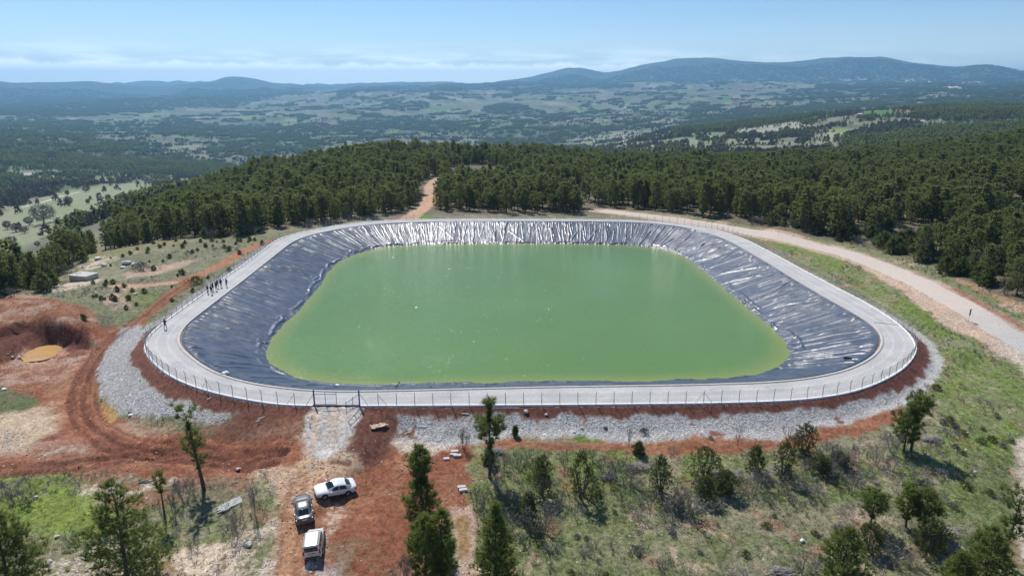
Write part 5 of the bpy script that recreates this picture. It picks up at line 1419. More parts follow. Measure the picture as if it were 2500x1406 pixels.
def loft(stations, sect, closed_ends=True):
    """sect(x) -> list of (y,z) for the left half from bottom to top centre; mirrored"""
    V = []; F = []
    for x in stations:
        h = sect(x); full = h + [(-y, z) for y, z in h[-2::-1]] if abs(h[-1][0]) < 1e-6 else h + [(-y, z) for y, z in h[::-1]]
        V += [(x, y, z) for y, z in full]; k = len(full)
    n = len(stations)
    for i in range(n - 1):
        for j in range(k - 1):
            F.append((i * k + j, i * k + j + 1, (i + 1) * k + j + 1, (i + 1) * k + j))
        F.append((i * k + k - 1, i * k, (i + 1) * k, (i + 1) * k + k - 1))
    F.append(tuple(range(k))[::-1]); F.append(tuple((n - 1) * k + j for j in range(k)))
    return V, F
def vehicle(name, label, loc, heading, paint, spec):
    root = tag(empty(name, loc, heading), label, spec['cat'])
    low, cab = spec['low'], spec['cab']
    x0, x1 = low[0][0], low[-1][0]
    def sl(x):
        w, zb, zt = interp(x, low)
        return [(w * .78, zb), (w * .965, zb + .10), (w, zb + .30), (w * .995, zt - .22), (w * .955, zt - .07), (w * .84, zt), (w * .45, zt + .02), (0, zt + .03)]
    st = np.unique(np.r_[np.linspace(x0, x1, 30), [r[0] for r in low]])
    V, F = loft(st, sl); mb = MB().add(V, F)
    def sc(x):
        wb, wt, zb, zt = interp(x, cab)
        return [(wb, zb), (lerp(wb, wt, .5), lerp(zb, zt, .5)), (lerp(wb, wt, .92), lerp(zb, zt, .90)), (wt * .93, lerp(zb, zt, .98)), (wt * .55, zt + .012), (0, zt + .018)]
    stc = np.unique(np.r_[np.linspace(cab[0][0], cab[-1][0], 34), [r[0] for r in cab]])
    V, F = loft(stc, sc); mb.add(V, F)
    b = mb.build('body', paint, root, smooth=True)
    try: b.data.set_sharp_from_angle(angle=R(42))
    except Exception: pass
    # panes lie just proud of the cabin shell
    def on_side(x, f, sgn, e=.010):
        wb, wt, zb, zt = interp(x, cab); y = lerp(wb, wt, f); z = lerp(zb, zt, f)
        return (x, sgn * (y + e), z + .3 * e)
    def on_top(x, u, e=.010):
        wb, wt, zb, zt = interp(x, cab)
        s_ = sc(x); pts = s_[3:] ; a = abs(u)
        y = wt * .93 * a; z = np.interp(y, [0, wt * .55, wt * .93], [zt + .018, zt + .012, lerp(zb, zt, .98)])
        return (x, math.copysign(y, u), z + e)
    def pane(nm, m, grid):
        nr, nc = len(grid), len(grid[0]); V = [p for r in grid for p in r]
        F = [(i * nc + j, i * nc + j + 1, (i + 1) * nc + j + 1, (i + 1) * nc + j) for i in range(nr - 1) for j in range(nc - 1)]
        o = MB().add(V, F).build(nm, m, root, smooth=True)
        s_ = o.modifiers.new('thickness', 'SOLIDIFY'); s_.thickness = .008; s_.offset = 0
        return o
    a, c = spec['screen']; pane('windscreen', M_GLASS, [[on_top(lerp(a, c, i / 5), u) for u in np.linspace(-.97, .97, 9)] for i in range(6)])
    a, c = spec['rear']; pane('rear_window', M_GLASS, [[on_top(lerp(a, c, i / 5), u) for u in np.linspace(-.90, .90, 9)] for i in range(6)])
    for sgn in (1, -1):
        for (xa, xb, ta, tb) in spec['side']:
            rows_ = []
            for f in (.10, .36, .62, .84):
                ra = lerp(xa, ta, f); rb = lerp(xb, tb, f)
                rows_.append([on_side(lerp(ra, rb, i / 6), f, sgn) for i in range(7)])
            pane('side_window', M_GLASS, rows_)
        # mirror, door handles, sill
        xm, zm = spec['mirror']; wm_ = interp(xm, low)[0]
        mbm = MB().box((xm, sgn * (wm_ + .10), zm), (.13, .20, .14)); mbm  .build('mirror', spec.get('mirror_mat', paint), root, bevel=.03)
        for xh in spec['handles']:
            wv_ = interp(xh, low)[0]; MB().box((xh, sgn * (wv_ * .985 + .01), spec['hz']), (.17, .03, .03)).build('door_handle', paint if spec['cat'] != 'van' else M_TRIM, root)
        for xs in spec['seams']:
            w_, zb_, zt_ = interp(xs, low); mbq = MB()
            mbq.tube([(xs, sgn * (w_ * .998 + .001), zb_ + .28), (xs, sgn * (w_ * .997 + .001), zt_ - .22), (xs - .01, sgn * (w_ * .955 + .004), zt_ - .07)], .007, 4); mbq.build('door_seam', M_TRIM, root)
        w_, zb_, zt_ = interp(0, low); MB().box((0, sgn * (w_ - .005), zb_ + .13), (spec['wb'] - .75, .03, .10)).build('sill', M_TRIM, root, bevel=.01)
    # wheels; dark discs stand in for the shaded hollows of the uncut arches
    rw = spec['rw']
    for xw in (spec['wb'] / 2 + spec['off'], -spec['wb'] / 2 + spec['off']):
        for sgn in (1, -1):
            w_ = interp(xw, low)[0]
            mbw = MB(); mbw.tube([(xw, sgn * (w_ - .20), rw + .03), (xw, sgn * (w_ + .008), rw + .03)], rw + .075, 22); mbw.build('arch_shade_disc', M_TRIM, root)
            wv_ = obj('wheel', None, root, (xw, sgn * (w_ + .012), rw)) if False else None
            mbt = MB(); mbt.tube([(0, -sgn * .20, 0), (0, -sgn * .01, 0), (0, sgn * .012, 0), (0, sgn * .024, 0)], [rw, rw, rw * .96, rw * .84], 24)
            wh = mbt.build('wheel', M_TYRE, root, loc=(xw, sgn * w_, rw), smooth=False)
            mbr = MB(); mbr.tube([(0, sgn * .020, 0), (0, sgn * .028, 0)], [rw * .66, rw * .64], 20); mbr.build('rim', M_SIGN if spec.get('dark_rim') else M_RIM, wh)
            mbs = MB()
            for k in range(5):
                an = k * 2 * math.pi / 5; d_ = np.array((math.cos(an), 0, math.sin(an)))
                mbs.tube([d_ * rw * .12 + np.array((0, sgn * .034, 0)), d_ * rw * .60 + np.array((0, sgn * .034, 0))], [.035, .028], 4)
            mbs.build('spokes', M_RIM, wh)
    # nose and tail
    wn = interp(x1 - .05, low); wt_ = interp(x0 + .05, low)
    MB().box((x1 - .015, 0, wn[1] + .20), (.05, wn[0] * 1.45, .16)).build('grille', M_TRIM, root, bevel=.015)
    MB().box((x1 + .002, 0, wn[1] + .12), (.03, .50, .11)).build('front_plate', M_PLATE, root)
    MB().box((x0 + .02, 0, wt_[1] + .16), (.06, wt_[0] * 1.62, .22)).build('rear_bumper', spec.get('bumper', paint), root, bevel=.03)
    MB().box((x0 - .012, 0, spec['plate_z']), (.025, .52, .115)).build('rear_plate', M_PLATE, root)
    for sgn in (1, -1):
        hx, hy, hz, hd = spec['head']; MB().box((hx, sgn * hy, hz), hd).build('headlight', M_LAMP, root, bevel=.035)
        hx, hy, hz, hd = spec['tail']; MB().box((hx, sgn * hy, hz), hd).build('tail_light', M_RED, root, bevel=.02)
    for nm, m, c_, d_ in spec.get('extra', []):
        MB().box(c_, d_).build(nm, m if m != 'paint' else paint, root, bevel=.012)
    return root
SEDAN = dict(cat='car',
    low=[(-2.30, .70, .30, .98), (-2.22, .80, .26, 1.03), (-1.95, .885, .23, 1.045), (-1.3, .91, .20, .985), (0, .915, .20, .945), (.9, .91, .20, .925), (1.5, .90, .21, .855), (2.0, .85, .23, .745), (2.22, .74, .27, .64), (2.30, .60, .34, .55)],
    cab=[(-1.86, .66, .56, .93, 1.01), (-1.55, .72, .60, .93, 1.15), (-1.15, .775, .615, .93, 1.335), (-.75, .80, .62, .92, 1.425), (-.3, .81, .625, .92, 1.455), (.05, .81, .62, .92, 1.435), (.35, .80, .60, .90, 1.345), (.75, .77, .58, .89, 1.14), (1.10, .72, .55, .86, .915)],
    screen=(1.0, .34), rear=(-1.05, -1.70), side=[(.72, -.18, .30, -.14), (-.26, -1.22, -.22, -.86)], mirror=(.72, 1.0), handles=(-.05, -1.0), hz=.80, seams=(.78, -.22, -1.18), wb=2.66, off=.02, rw=.325, plate_z=.80,
    head=(2.08, .60, .58, (.30, .28, .12)), tail=(-2.20, .66, .86, (.20, .40, .15)))
WP0, WP1 = on_ground(792, 1222), on_ground(852, 1210)
hv = Vector((WP0.x - WP1.x, WP0.y - WP1.y)); ha = math.atan2(hv.y, hv.x); fwd = Vector((math.cos(ha), math.sin(ha))); lft = Vector((-fwd.y, fwd.x))
mid = (WP0 + WP1) / 2; cpos = Vector((mid.x - lft.x * .91, mid.y - lft.y * .91, mid.z - .02))
print('wheelbase', hv.length, 'heading', math.degrees(ha))
def settle(o, q):
    """stand a vehicle on the built ground"""
    f = Vector((math.cos(o.rotation_euler[2]), math.sin(o.rotation_euler[2]))); l_ = Vector((-f.y, f.x)); zz = []
    pts = [(q.x + f.x * a + l_.x * b, q.y + f.y * a + l_.y * b) for a in (1.3, -1.3) for b in (.8, -.8)]
    z = zfine(np.array([p[0] for p in pts]), np.array([p[1] for p in pts]))
    o.location = (q.x, q.y, float(z.mean()) + .0)
    pit = math.atan2(float(z[2] + z[3] - z[0] - z[1]) / 2, 2.6); rol = math.atan2(float(z[0] + z[2] - z[1] - z[3]) / 2, 1.6)
    o.rotation_euler = (Euler((rol, pit, 0)).to_matrix().to_4x4()).to_euler() if False else (rol, pit, o.rotation_euler[2])
v1 = vehicle('sedan', 'white saloon car parked broadside at the foot of the gravel ramp', cpos, ha, M_WHITECAR, SEDAN); v1.scale = (.91, .93, .95); settle(v1, cpos)
g0 = on_ground(746, 1282); ha2 = R(90 + 20); f2 = Vector((math.cos(ha2), math.sin(ha2)))
SED2 = dict(SEDAN, dark_rim=True, mirror_mat=M_TRIM, extra=[('boot_trim', M_TRIM, (-2.262, 0, .86), (.02, .95, .22)), ('aerial', M_TRIM, (-.95, 0, 1.43), (.12, .04, .07))], plate_z=.86)
v2 = vehicle('sedan', 'dark silver saloon car seen from behind, in front of the van', g0 + Vector((f2.x * 1.92, f2.y * 1.92, 0)), ha2, M_GREYCAR, SED2); v2.scale = (.84, .93, .93); settle(v2, Vector(v2.location))
VAN = dict(cat='van',
    low=[(-2.10, .82, .30, 1.06), (-2.02, .88, .26, 1.08), (-1.5, .905, .22, 1.08), (0, .91, .21, 1.05), (.9, .905, .21, 1.02), (1.35, .89, .22, .98), (1.8, .82, .25, .86), (2.03, .72, .29, .70), (2.10, .60, .36, .58)],
    cab=[(-2.085, .84, .72, 1.02, 1.30), (-2.03, .865, .765, 1.02, 1.66), (-1.95, .875, .785, 1.02, 1.80), (-1.4, .885, .80, 1.02, 1.84), (-.3, .885, .80, 1.0, 1.84), (.25, .875, .785, 1.0, 1.78), (.6, .855, .75, .99, 1.56), (1.0, .82, .67, .97, 1.24), (1.35, .76, .62, .93, 1.0)],
    screen=(1.22, .34), rear=(-2.0, -2.03), side=[(.85, -.10, .35, -.08), (-.20, -1.05, -.20, -1.05), (-1.15, -1.85, -1.15, -1.80)], mirror=(.82, 1.10), handles=(-.0, -.95), hz=.92, seams=(.80, -.14, -1.10), wb=2.60, off=.0, rw=.315, plate_z=.84,
    head=(1.93, .60, .64, (.26, .24, .18)), tail=(-2.10, .80, 1.06, (.10, .13, .46)), bumper=M_TRIM, mirror_mat=M_TRIM,
    extra=[('tailgate', 'paint', (-2.105, 0, .86), (.05, 1.36, .62)), ('rear_glass', M_GLASS, (-2.085, 0, 1.40), (.05, 1.28, .46)), ('plate_lamp_bar', M_TRIM, (-2.135, 0, .93), (.03, .72, .05)), ('tailgate_handle', M_TRIM, (-2.135, 0, .66), (.03, .16, .05)),
           ('roof_rail', M_TRIM, (-.9, .70, 1.865), (1.9, .05, .05)), ('roof_rail', M_TRIM, (-.9, -.70, 1.865), (1.9, .05, .05)), ('wiper', M_TRIM, (-2.118, .1, 1.22), (.02, .5, .025))])
VAN.pop('rear'); VAN['rear'] = (-1.93, -1.9301)
g0 = on_ground(765, 1368); ha3 = R(90 + 9); f3 = Vector((math.cos(ha3), math.sin(ha3)))
v3 = vehicle('van', 'pale boxy van seen from behind, nearest of the three vehicles', g0 + Vector((f3.x * 1.75, f3.y * 1.75, 0)), ha3, M_VAN, VAN); v3.scale = (.84, .92, .92); settle(v3, Vector(v3.location))
for o in list(v3.children):
    if o.name.startswith('rear_window'): bpy.data.objects.remove(o)

# ------------------------------------------------------------------ people on the path
M_SKIN = mat('skin', (.42, .24, .16), .6); M_HAIR = mat('dark_hair', (.02, .016, .013), .6)
def person(px, py, face, label, top, legs, pose=0, h=1.74, seed=0):
    q = on_ground(px, py); x, y = unproj(px, py, .03); q = Vector((float(x), float(y), .03))
    root = tag(empty('person', q, face), label, 'person', 'people on the path')
    k = h / 1.74; g = random.Random(seed)
    sw = (.16, -.16, 0.0)[pose % 3] if pose < 3 else 0
    J = {'pelvis': (0, 0, .93), 'belly': (0.01, 0, 1.08), 'chest': (.01, 0, 1.28), 'neck': (.0, 0, 1.46), 'head': (.02, 0, 1.60), 'crown': (.01, 0, 1.72),
         'hipL': (0, .09, .90), 'kneeL': (.04 + sw * .6, .10, .49), 'ankL': (-.02 + sw, .11, .09), 'toeL': (.14 + sw, .12, .03),
         'hipR': (0, -.09, .90), 'kneeR': (.04 - sw * .5, -.10, .49), 'ankR': (-.02 - sw, -.11, .09), 'toeR': (.14 - sw, -.12, .03),
         'shL': (0, .17, 1.40), 'elL': (-.04, .23, 1.13), 'wrL': (.08, .22, .89), 'hdL': (.11, .21, .80),
         'shR': (0, -.17, 1.40), 'elR': (-.04, -.23, 1.13), 'wrR': (.08, -.22, .89), 'hdR': (.11, -.21, .80)}
    if pose == 1: J.update(elR=(-.02, -.26, 1.15), wrR=(.20, -.12, 1.20), hdR=(.27, -.06, 1.24))
    if pose == 2: J.update(elL=(-.14, .20, 1.16), wrL=(-.16, .06, .98), hdL=(-.15, .0, .95), elR=(-.14, -.20, 1.16), wrR=(-.16, -.06, .98), hdR=(-.15, .02, .93))
    if pose == 3: J.update(elL=(.10, .22, 1.16), wrL=(.26, .08, 1.26), hdL=(.31, .03, 1.32), elR=(.10, -.22, 1.16), wrR=(.26, -.08, 1.26), hdR=(.31, -.03, 1.32))
    rad = dict(pelvis=.145, belly=.135, chest=.155, neck=.058, head=.098, crown=.062, hipL=.098, hipR=.098, kneeL=.062, kneeR=.062, ankL=.045, ankR=.045, toeL=.04, toeR=.04, shL=.075, shR=.075, elL=.052, elR=.052, wrL=.036, wrR=.036, hdL=.038, hdR=.038)
    E_ = [('pelvis', 'belly'), ('belly', 'chest'), ('chest', 'neck'), ('neck', 'head'), ('head', 'crown'), ('pelvis', 'hipL'), ('hipL', 'kneeL'), ('kneeL', 'ankL'), ('ankL', 'toeL'), ('pelvis', 'hipR'), ('hipR', 'kneeR'), ('kneeR', 'ankR'), ('ankR', 'toeR'), ('chest', 'shL'), ('shL', 'elL'), ('elL', 'wrL'), ('wrL', 'hdL'), ('chest', 'shR'), ('shR', 'elR'), ('elR', 'wrR'), ('wrR', 'hdR')]
    nm = list(J); ix = {n_: i_ for i_, n_ in enumerate(nm)}
    me = bpy.data.meshes.new('body'); me.from_pydata([tuple(c_ * k for c_ in J[n_]) for n_ in nm], [(ix[a], ix[b]) for a, b in E_], [])
    o = bpy.data.objects.new('body', me); COL.objects.link(o)
    sk_ = o.modifiers.new('skin', 'SKIN')
    for i_, n_ in enumerate(nm):
        sv = me.skin_vertices[0].data[i_]; r_ = rad[n_] * k; sv.radius = (r_, r_ * (1.15 if n_ in ('chest', 'pelvis', 'belly') else 1)); sv.use_root = n_ == 'pelvis'
    ss_ = o.modifiers.new('sub', 'SUBSURF'); ss_.levels = 1; ss_.render_levels = 1
    dg = bpy.context.evaluated_depsgraph_get(); dg.update()
    me2 = bpy.data.meshes.new_from_object(o.evaluated_get(dg)); bpy.data.objects.remove(o)
    me2.name = 'body'; me2.materials.clear()
    for m_ in (M_SKIN, MATS.get(legs), MATS.get(top), M_TRIM): me2.materials.append(m_)
    for f_ in me2.polygons:
        c_ = f_.center / k; ax = abs(c_.y)
        if c_.z < .10: i_ = 3
        elif c_.z > 1.47: i_ = 0
        elif c_.z < .94 and ax < .185 and not (c_.x > .06 and c_.z > .78 and ax > .16): i_ = 1
        else: i_ = 2
        dh = min((Vector(c_) - Vector(J['hdL'])).length, (Vector(c_) - Vector(J['hdR'])).length)
        if dh < .075: i_ = 0
        f_.material_index = i_; f_.use_smooth = True
    b = obj('body', me2, root)
    bm = bmesh.new(); bmesh.ops.create_uvsphere(bm, u_segments=12, v_segments=8, radius=.112 * k)
    bmesh.ops.delete(bm, geom=[v for v in bm.verts if v.co.z < -.02 and v.co.x > -.03], context='VERTS')
    mh = bpy.data.meshes.new('hair'); bm.to_mesh(mh); bm.free(); mh.materials.append(M_HAIR); obj('hair', mh, root, (0.0, 0, 1.635 * k))
    return root
for n_, c_ in (('navy_cloth', (.018, .026, .060)), ('black_cloth', (.012, .012, .013)), ('dark_grey_cloth', (.035, .035, .04)), ('blue_cloth', (.05, .075, .16)), ('pale_shirt', (.40, .44, .52)), ('slate_cloth', (.07, .08, .11))):
    mat(n_, c_, .85)
person(404, 803, 1.2, 'person standing alone on the path by the left corner fence', 'slate_cloth', 'navy_cloth', 1, 1.76, 1)
person(508, 717, .9, 'person in navy jacket at the fence, left end of the group', 'navy_cloth', 'dark_grey_cloth', 0, 1.74, 2)
person(517, 719, 1.6, 'person in black coat nearest the camera within the group', 'black_cloth', 'dark_grey_cloth', 2, 1.76, 3)
person(520.5, 711, 1.1, 'person in black jacket just behind the nearest of the group', 'black_cloth', 'black_cloth', 0, 1.72, 4)
person(528.5, 710, 2.2, 'person in dark coat in the middle of the group', 'dark_grey_cloth', 'black_cloth', 2, 1.70, 5)
person(531.5, 703.5, 1.4, 'person in blue jacket behind the middle of the group', 'blue_cloth', 'navy_cloth', 1, 1.75, 6)
person(540, 701.5, 1.9, 'person with pale shirt under dark jacket, second from the right', 'navy_cloth', 'black_cloth', 0, 1.76, 7)
person(553.5, 700.5, 2.6, 'person in blue shirt standing apart at the right of the group', 'blue_cloth', 'slate_cloth', 2, 1.70, 8)
# ------------------------------------------------------------------ plants
def join_vf(parts):
    V = []; F = []; n = 0
    for v, f in parts:
        V.append(v); F.append(np.asarray(f) + n); n += len(v)
    return np.concatenate(V), F
def pine_meshes(seed, H, prof, whorl=.45, nb=5, needle=.34, width=.05, dens=14, lean=(0, 0), r0=None, up=.35, gap=1.0, mat_n=None, twig=5.0, droop=0.0, kbark=6, side=None):
    """prof: list of (height fraction, crown radius); returns trunk mesh, crown mesh"""
    g = np.random.default_rng(seed); mat_n = mat_n or M_NEEDLE
    r0 = r0 or H * .020 + .03
    zs = np.linspace(0, H, 12)
    wob = np.c_[fbm(zs * .6, zs * 0 + seed, 2) - .5, fbm(zs * .6, zs * 0 + seed + 9, 2) - .5] * .35
    cx_ = lean[0] * (zs / H) ** 1.2 + wob[:, 0] * (zs / H); cy_ = lean[1] * (zs / H) ** 1.2 + wob[:, 1] * (zs / H)
    mb = MB(); mb.tube(np.c_[cx_, cy_, zs - .25 * (zs == 0)], r0 * (1 - .93 * (zs / H) ** .9), kbark); trunk = mb.mesh('trunk', M_BARK, True)
    pf = np.array(prof, float); P, A, BA, BB, br = [], [], [], [], []
    z = pf[0, 0] * H
    while z < H * .985:
        Rz = np.interp(z / H, pf[:, 0], pf[:, 1])
        if Rz > .06:
            c = np.array((np.interp(z, zs, cx_), np.interp(z, zs, cy_), z)); n_ = max(2, int(nb * (0.6 + .6 * g.random()))); a0 = g.random() * 6.28
            for k in range(n_):
                if g.random() > gap: continue
                an = a0 + k * 6.283 / n_ + g.normal(0, .25); ln = Rz * g.uniform(.62, 1.12)
                if side is not None: ln *= 1 + .45 * math.cos(an - side)
                e = up * (0.35 + .9 * z / H) - droop
                d = np.array((math.cos(an) * math.cos(e), math.sin(an) * math.cos(e), math.sin(e))); perp = np.array((-d[1], d[0], 0)); perp /= np.linalg.norm(perp) + 1e-9
                tip = c + d * ln + np.array((0, 0, .10 * ln)); BA.append(c); BB.append(tip); br.append(.012 + .012 * ln)
                m = max(3, int(ln * twig))
                for q in range(m):
                    t = g.uniform(.30, 1.0) if ln > .6 else g.uniform(.1, 1); sd_ = g.normal(0, .33) * ln * (1.15 - t * .7)
                    p = c + (tip - c) * t + perp * sd_ + np.array((0, 0, g.normal(.06, .09)))
                    ax = d * (.7 + .3 * t) + perp * (sd_ / max(ln, .3)) * 1.2 + np.array((0, 0, .75)); P.append(p); A.append(ax / np.linalg.norm(ax))
                P.append(tip); A.append(d * .6 + np.array((0, 0, .8)))
        z += whorl * g.uniform(.75, 1.25)
    top = np.array((cx_[-1], cy_[-1], H)); P += [top, top - (0, 0, .2)]; A += [np.array((0, 0, 1.0))] * 2
    V, F = needles(np.array(P), np.array(A), dens, needle, width, .72, g)
    V2, F2 = prisms(BA, BB, np.array(br), np.array(br) * .3) if BA else (np.zeros((0, 3)), np.zeros((0, 4), int))
    n1_ = len(F); VV, FF = join_vf([(V, F), (V2, F2)])
    crown = mesh_np('crown', VV, FF, [mat_n, M_BARK], np.r_[np.zeros(n1_, int), np.ones(len(F2), int)])
    return trunk, crown
def bush_mesh(seed, h, r, n=420, dens=7, leaf=.26, width=.06, m=None, cone=.5, stems=5, bare_low=.0):
    g = np.random.default_rng(seed); m = m or M_JUN
    u = g.random(n) ** .8; an = g.random(n) * 6.283; lob = 1 + .30 * np.sin(an * 2 + seed + u * 4) + .26 * np.sin(an * 5 + seed * 2 + u * 9) + .14 * np.sin(an * 3 - u * 14)
    rad = r * lob * np.where(u < .35, .55 + u * 1.25, (1 - (u - .35) / .65 * cone) * np.sqrt(np.clip(1 - ((u - .35) / .68) ** 2, 0.02, 1)))
    rr = rad * np.sqrt(g.uniform(.25, 1, n)); z = h * (bare_low + (1 - bare_low) * (u * .96 + .03)) + g.normal(0, .05 * h, n)
    P = np.c_[np.cos(an) * rr, np.sin(an) * rr, np.maximum(z, .05)]; A = np.c_[np.cos(an) * .8, np.sin(an) * .8, .55 + u * .8]; A /= np.linalg.norm(A, axis=1, keepdims=True)
    V, F = needles(P, A, dens, leaf, width, .95, g)
    a = g.random(stems) * 6.283; BA = np.c_[np.cos(a) * .08 * r, np.sin(a) * .08 * r, np.full(stems, -.1)]; BB = np.c_[np.cos(a) * .45 * r, np.sin(a) * .45 * r, g.uniform(.5, .85, stems) * h]
    V2, F2 = prisms(BA, BB, .03 + .012 * h, .012, 4)
    t = mesh_np('stems', V2, F2, M_GBARK); c = mesh_np('foliage', V, F, m); return t, c
def twig_mesh(seed, h, r, stems=9, split=4, m=None, thick=.018, fuzz=0):
    g = np.random.default_rng(seed); A, B, ra, rb = [], [], [], []
    ends = []
    for s in range(stems):
        a = g.random() * 6.283; p = np.array((math.cos(a) * .1 * r, math.sin(a) * .1 * r, -.08)); d = np.array((math.cos(a) * g.uniform(.2, 1.3) * r / h, math.sin(a) * g.uniform(.2, 1.3) * r / h, 1.0)); d /= np.linalg.norm(d); ln = h * g.uniform(.35, .6)
        q = p + d * ln; A.append(p); B.append(q); ra.append(thick * 1.3); rb.append(thick * .9)
        lev = [(q, d, h * .42)]
        for it in range(2):
            nx = []
            for (p1, d1, l1) in lev:
                for k in range(split if it == 0 else 3):
                    d2 = d1 + g.normal(0, .42, 3); d2[2] += .15; d2 /= np.linalg.norm(d2); q2 = p1 + d2 * l1 * g.uniform(.5, 1.0); st = p1 - d1 * l1 * g.uniform(0, .5)
                    A.append(st); B.append(q2); ra.append(thick * (.75 if it == 0 else .45)); rb.append(thick * .25); nx.append((q2, d2, l1 * .55)); ends.append(q2)
            lev = nx
    V, F = prisms(A, B, np.array(ra), np.array(rb)); out = [(V, F)]
    if fuzz:
        e = np.array(ends); V2, F2 = needles(e, np.tile((0, 0, 1.0), (len(e), 1)), fuzz, h * .11, .018, 1.2, g); out.append((V2, F2))
    VV, FF = join_vf(out); return mesh_np('twigs', VV, FF, m or M_SHRUB)
def broad_bare(seed, h, r, m=None, n=420, dens=7):
    """leafless field tree: short trunk, limbs, haze of fine twigs"""
    g = np.random.default_rng(seed); A, B, ra, rb = [(0, 0, -.3)], [(g.normal(0, .1), g.normal(0, .1), h * .3)], [.05 * h], [.035 * h]
    A = [np.array(A[0], float)]; B = [np.array(B[0], float)]; tw = []
    for k in range(9):
        a = k * .698 + g.normal(0, .3); e = g.uniform(.45, 1.2); d = np.array((math.cos(a) * math.cos(e), math.sin(a) * math.cos(e), math.sin(e))); ln = g.uniform(.45, .62) * h * (.8 + .3 * r / h)
        A.append(B[0]); B.append(B[0] + d * ln); ra.append(.012 * h); rb.append(.003 * h)
        for q in range(6):
            p = B[0] + d * ln * g.uniform(.35, 1); d2 = d + g.normal(0, .5, 3); d2 /= np.linalg.norm(d2); A.append(p); B.append(p + d2 * h * .2); ra.append(.008 * h); rb.append(.003 * h)
    V2, F2 = prisms(A, B, np.array(ra), np.array(rb), 4)
    d = g.normal(size=(n, 3)); d /= np.linalg.norm(d, axis=1, keepdims=True); rad = g.uniform(.45, 1, n)[:, None] ** .6; lob = 1 + .2 * np.sin(d[:, :1] * 5 + seed) * np.cos(d[:, 1:2] * 4)
    P = d * rad * lob * np.array((r, r, h * .42)) + np.array((0, 0, h * .58)); V, F = needles(P, d, dens, h * .10, h * .011, 1.0, g)
    t = mesh_np('trunk', V2, F2, M_GBARK); c = mesh_np('crown', V, F, m or M_BROWN); return t, c
def place(name, label, cat, q, parts, rz=0.0, sc=1.0, group=None, sink=.0):
    r = tag(empty(name, (q[0], q[1], q[2] - sink), rz, sc), label, cat, group)
    for nm, me in parts: obj(nm, me, r)
    return r

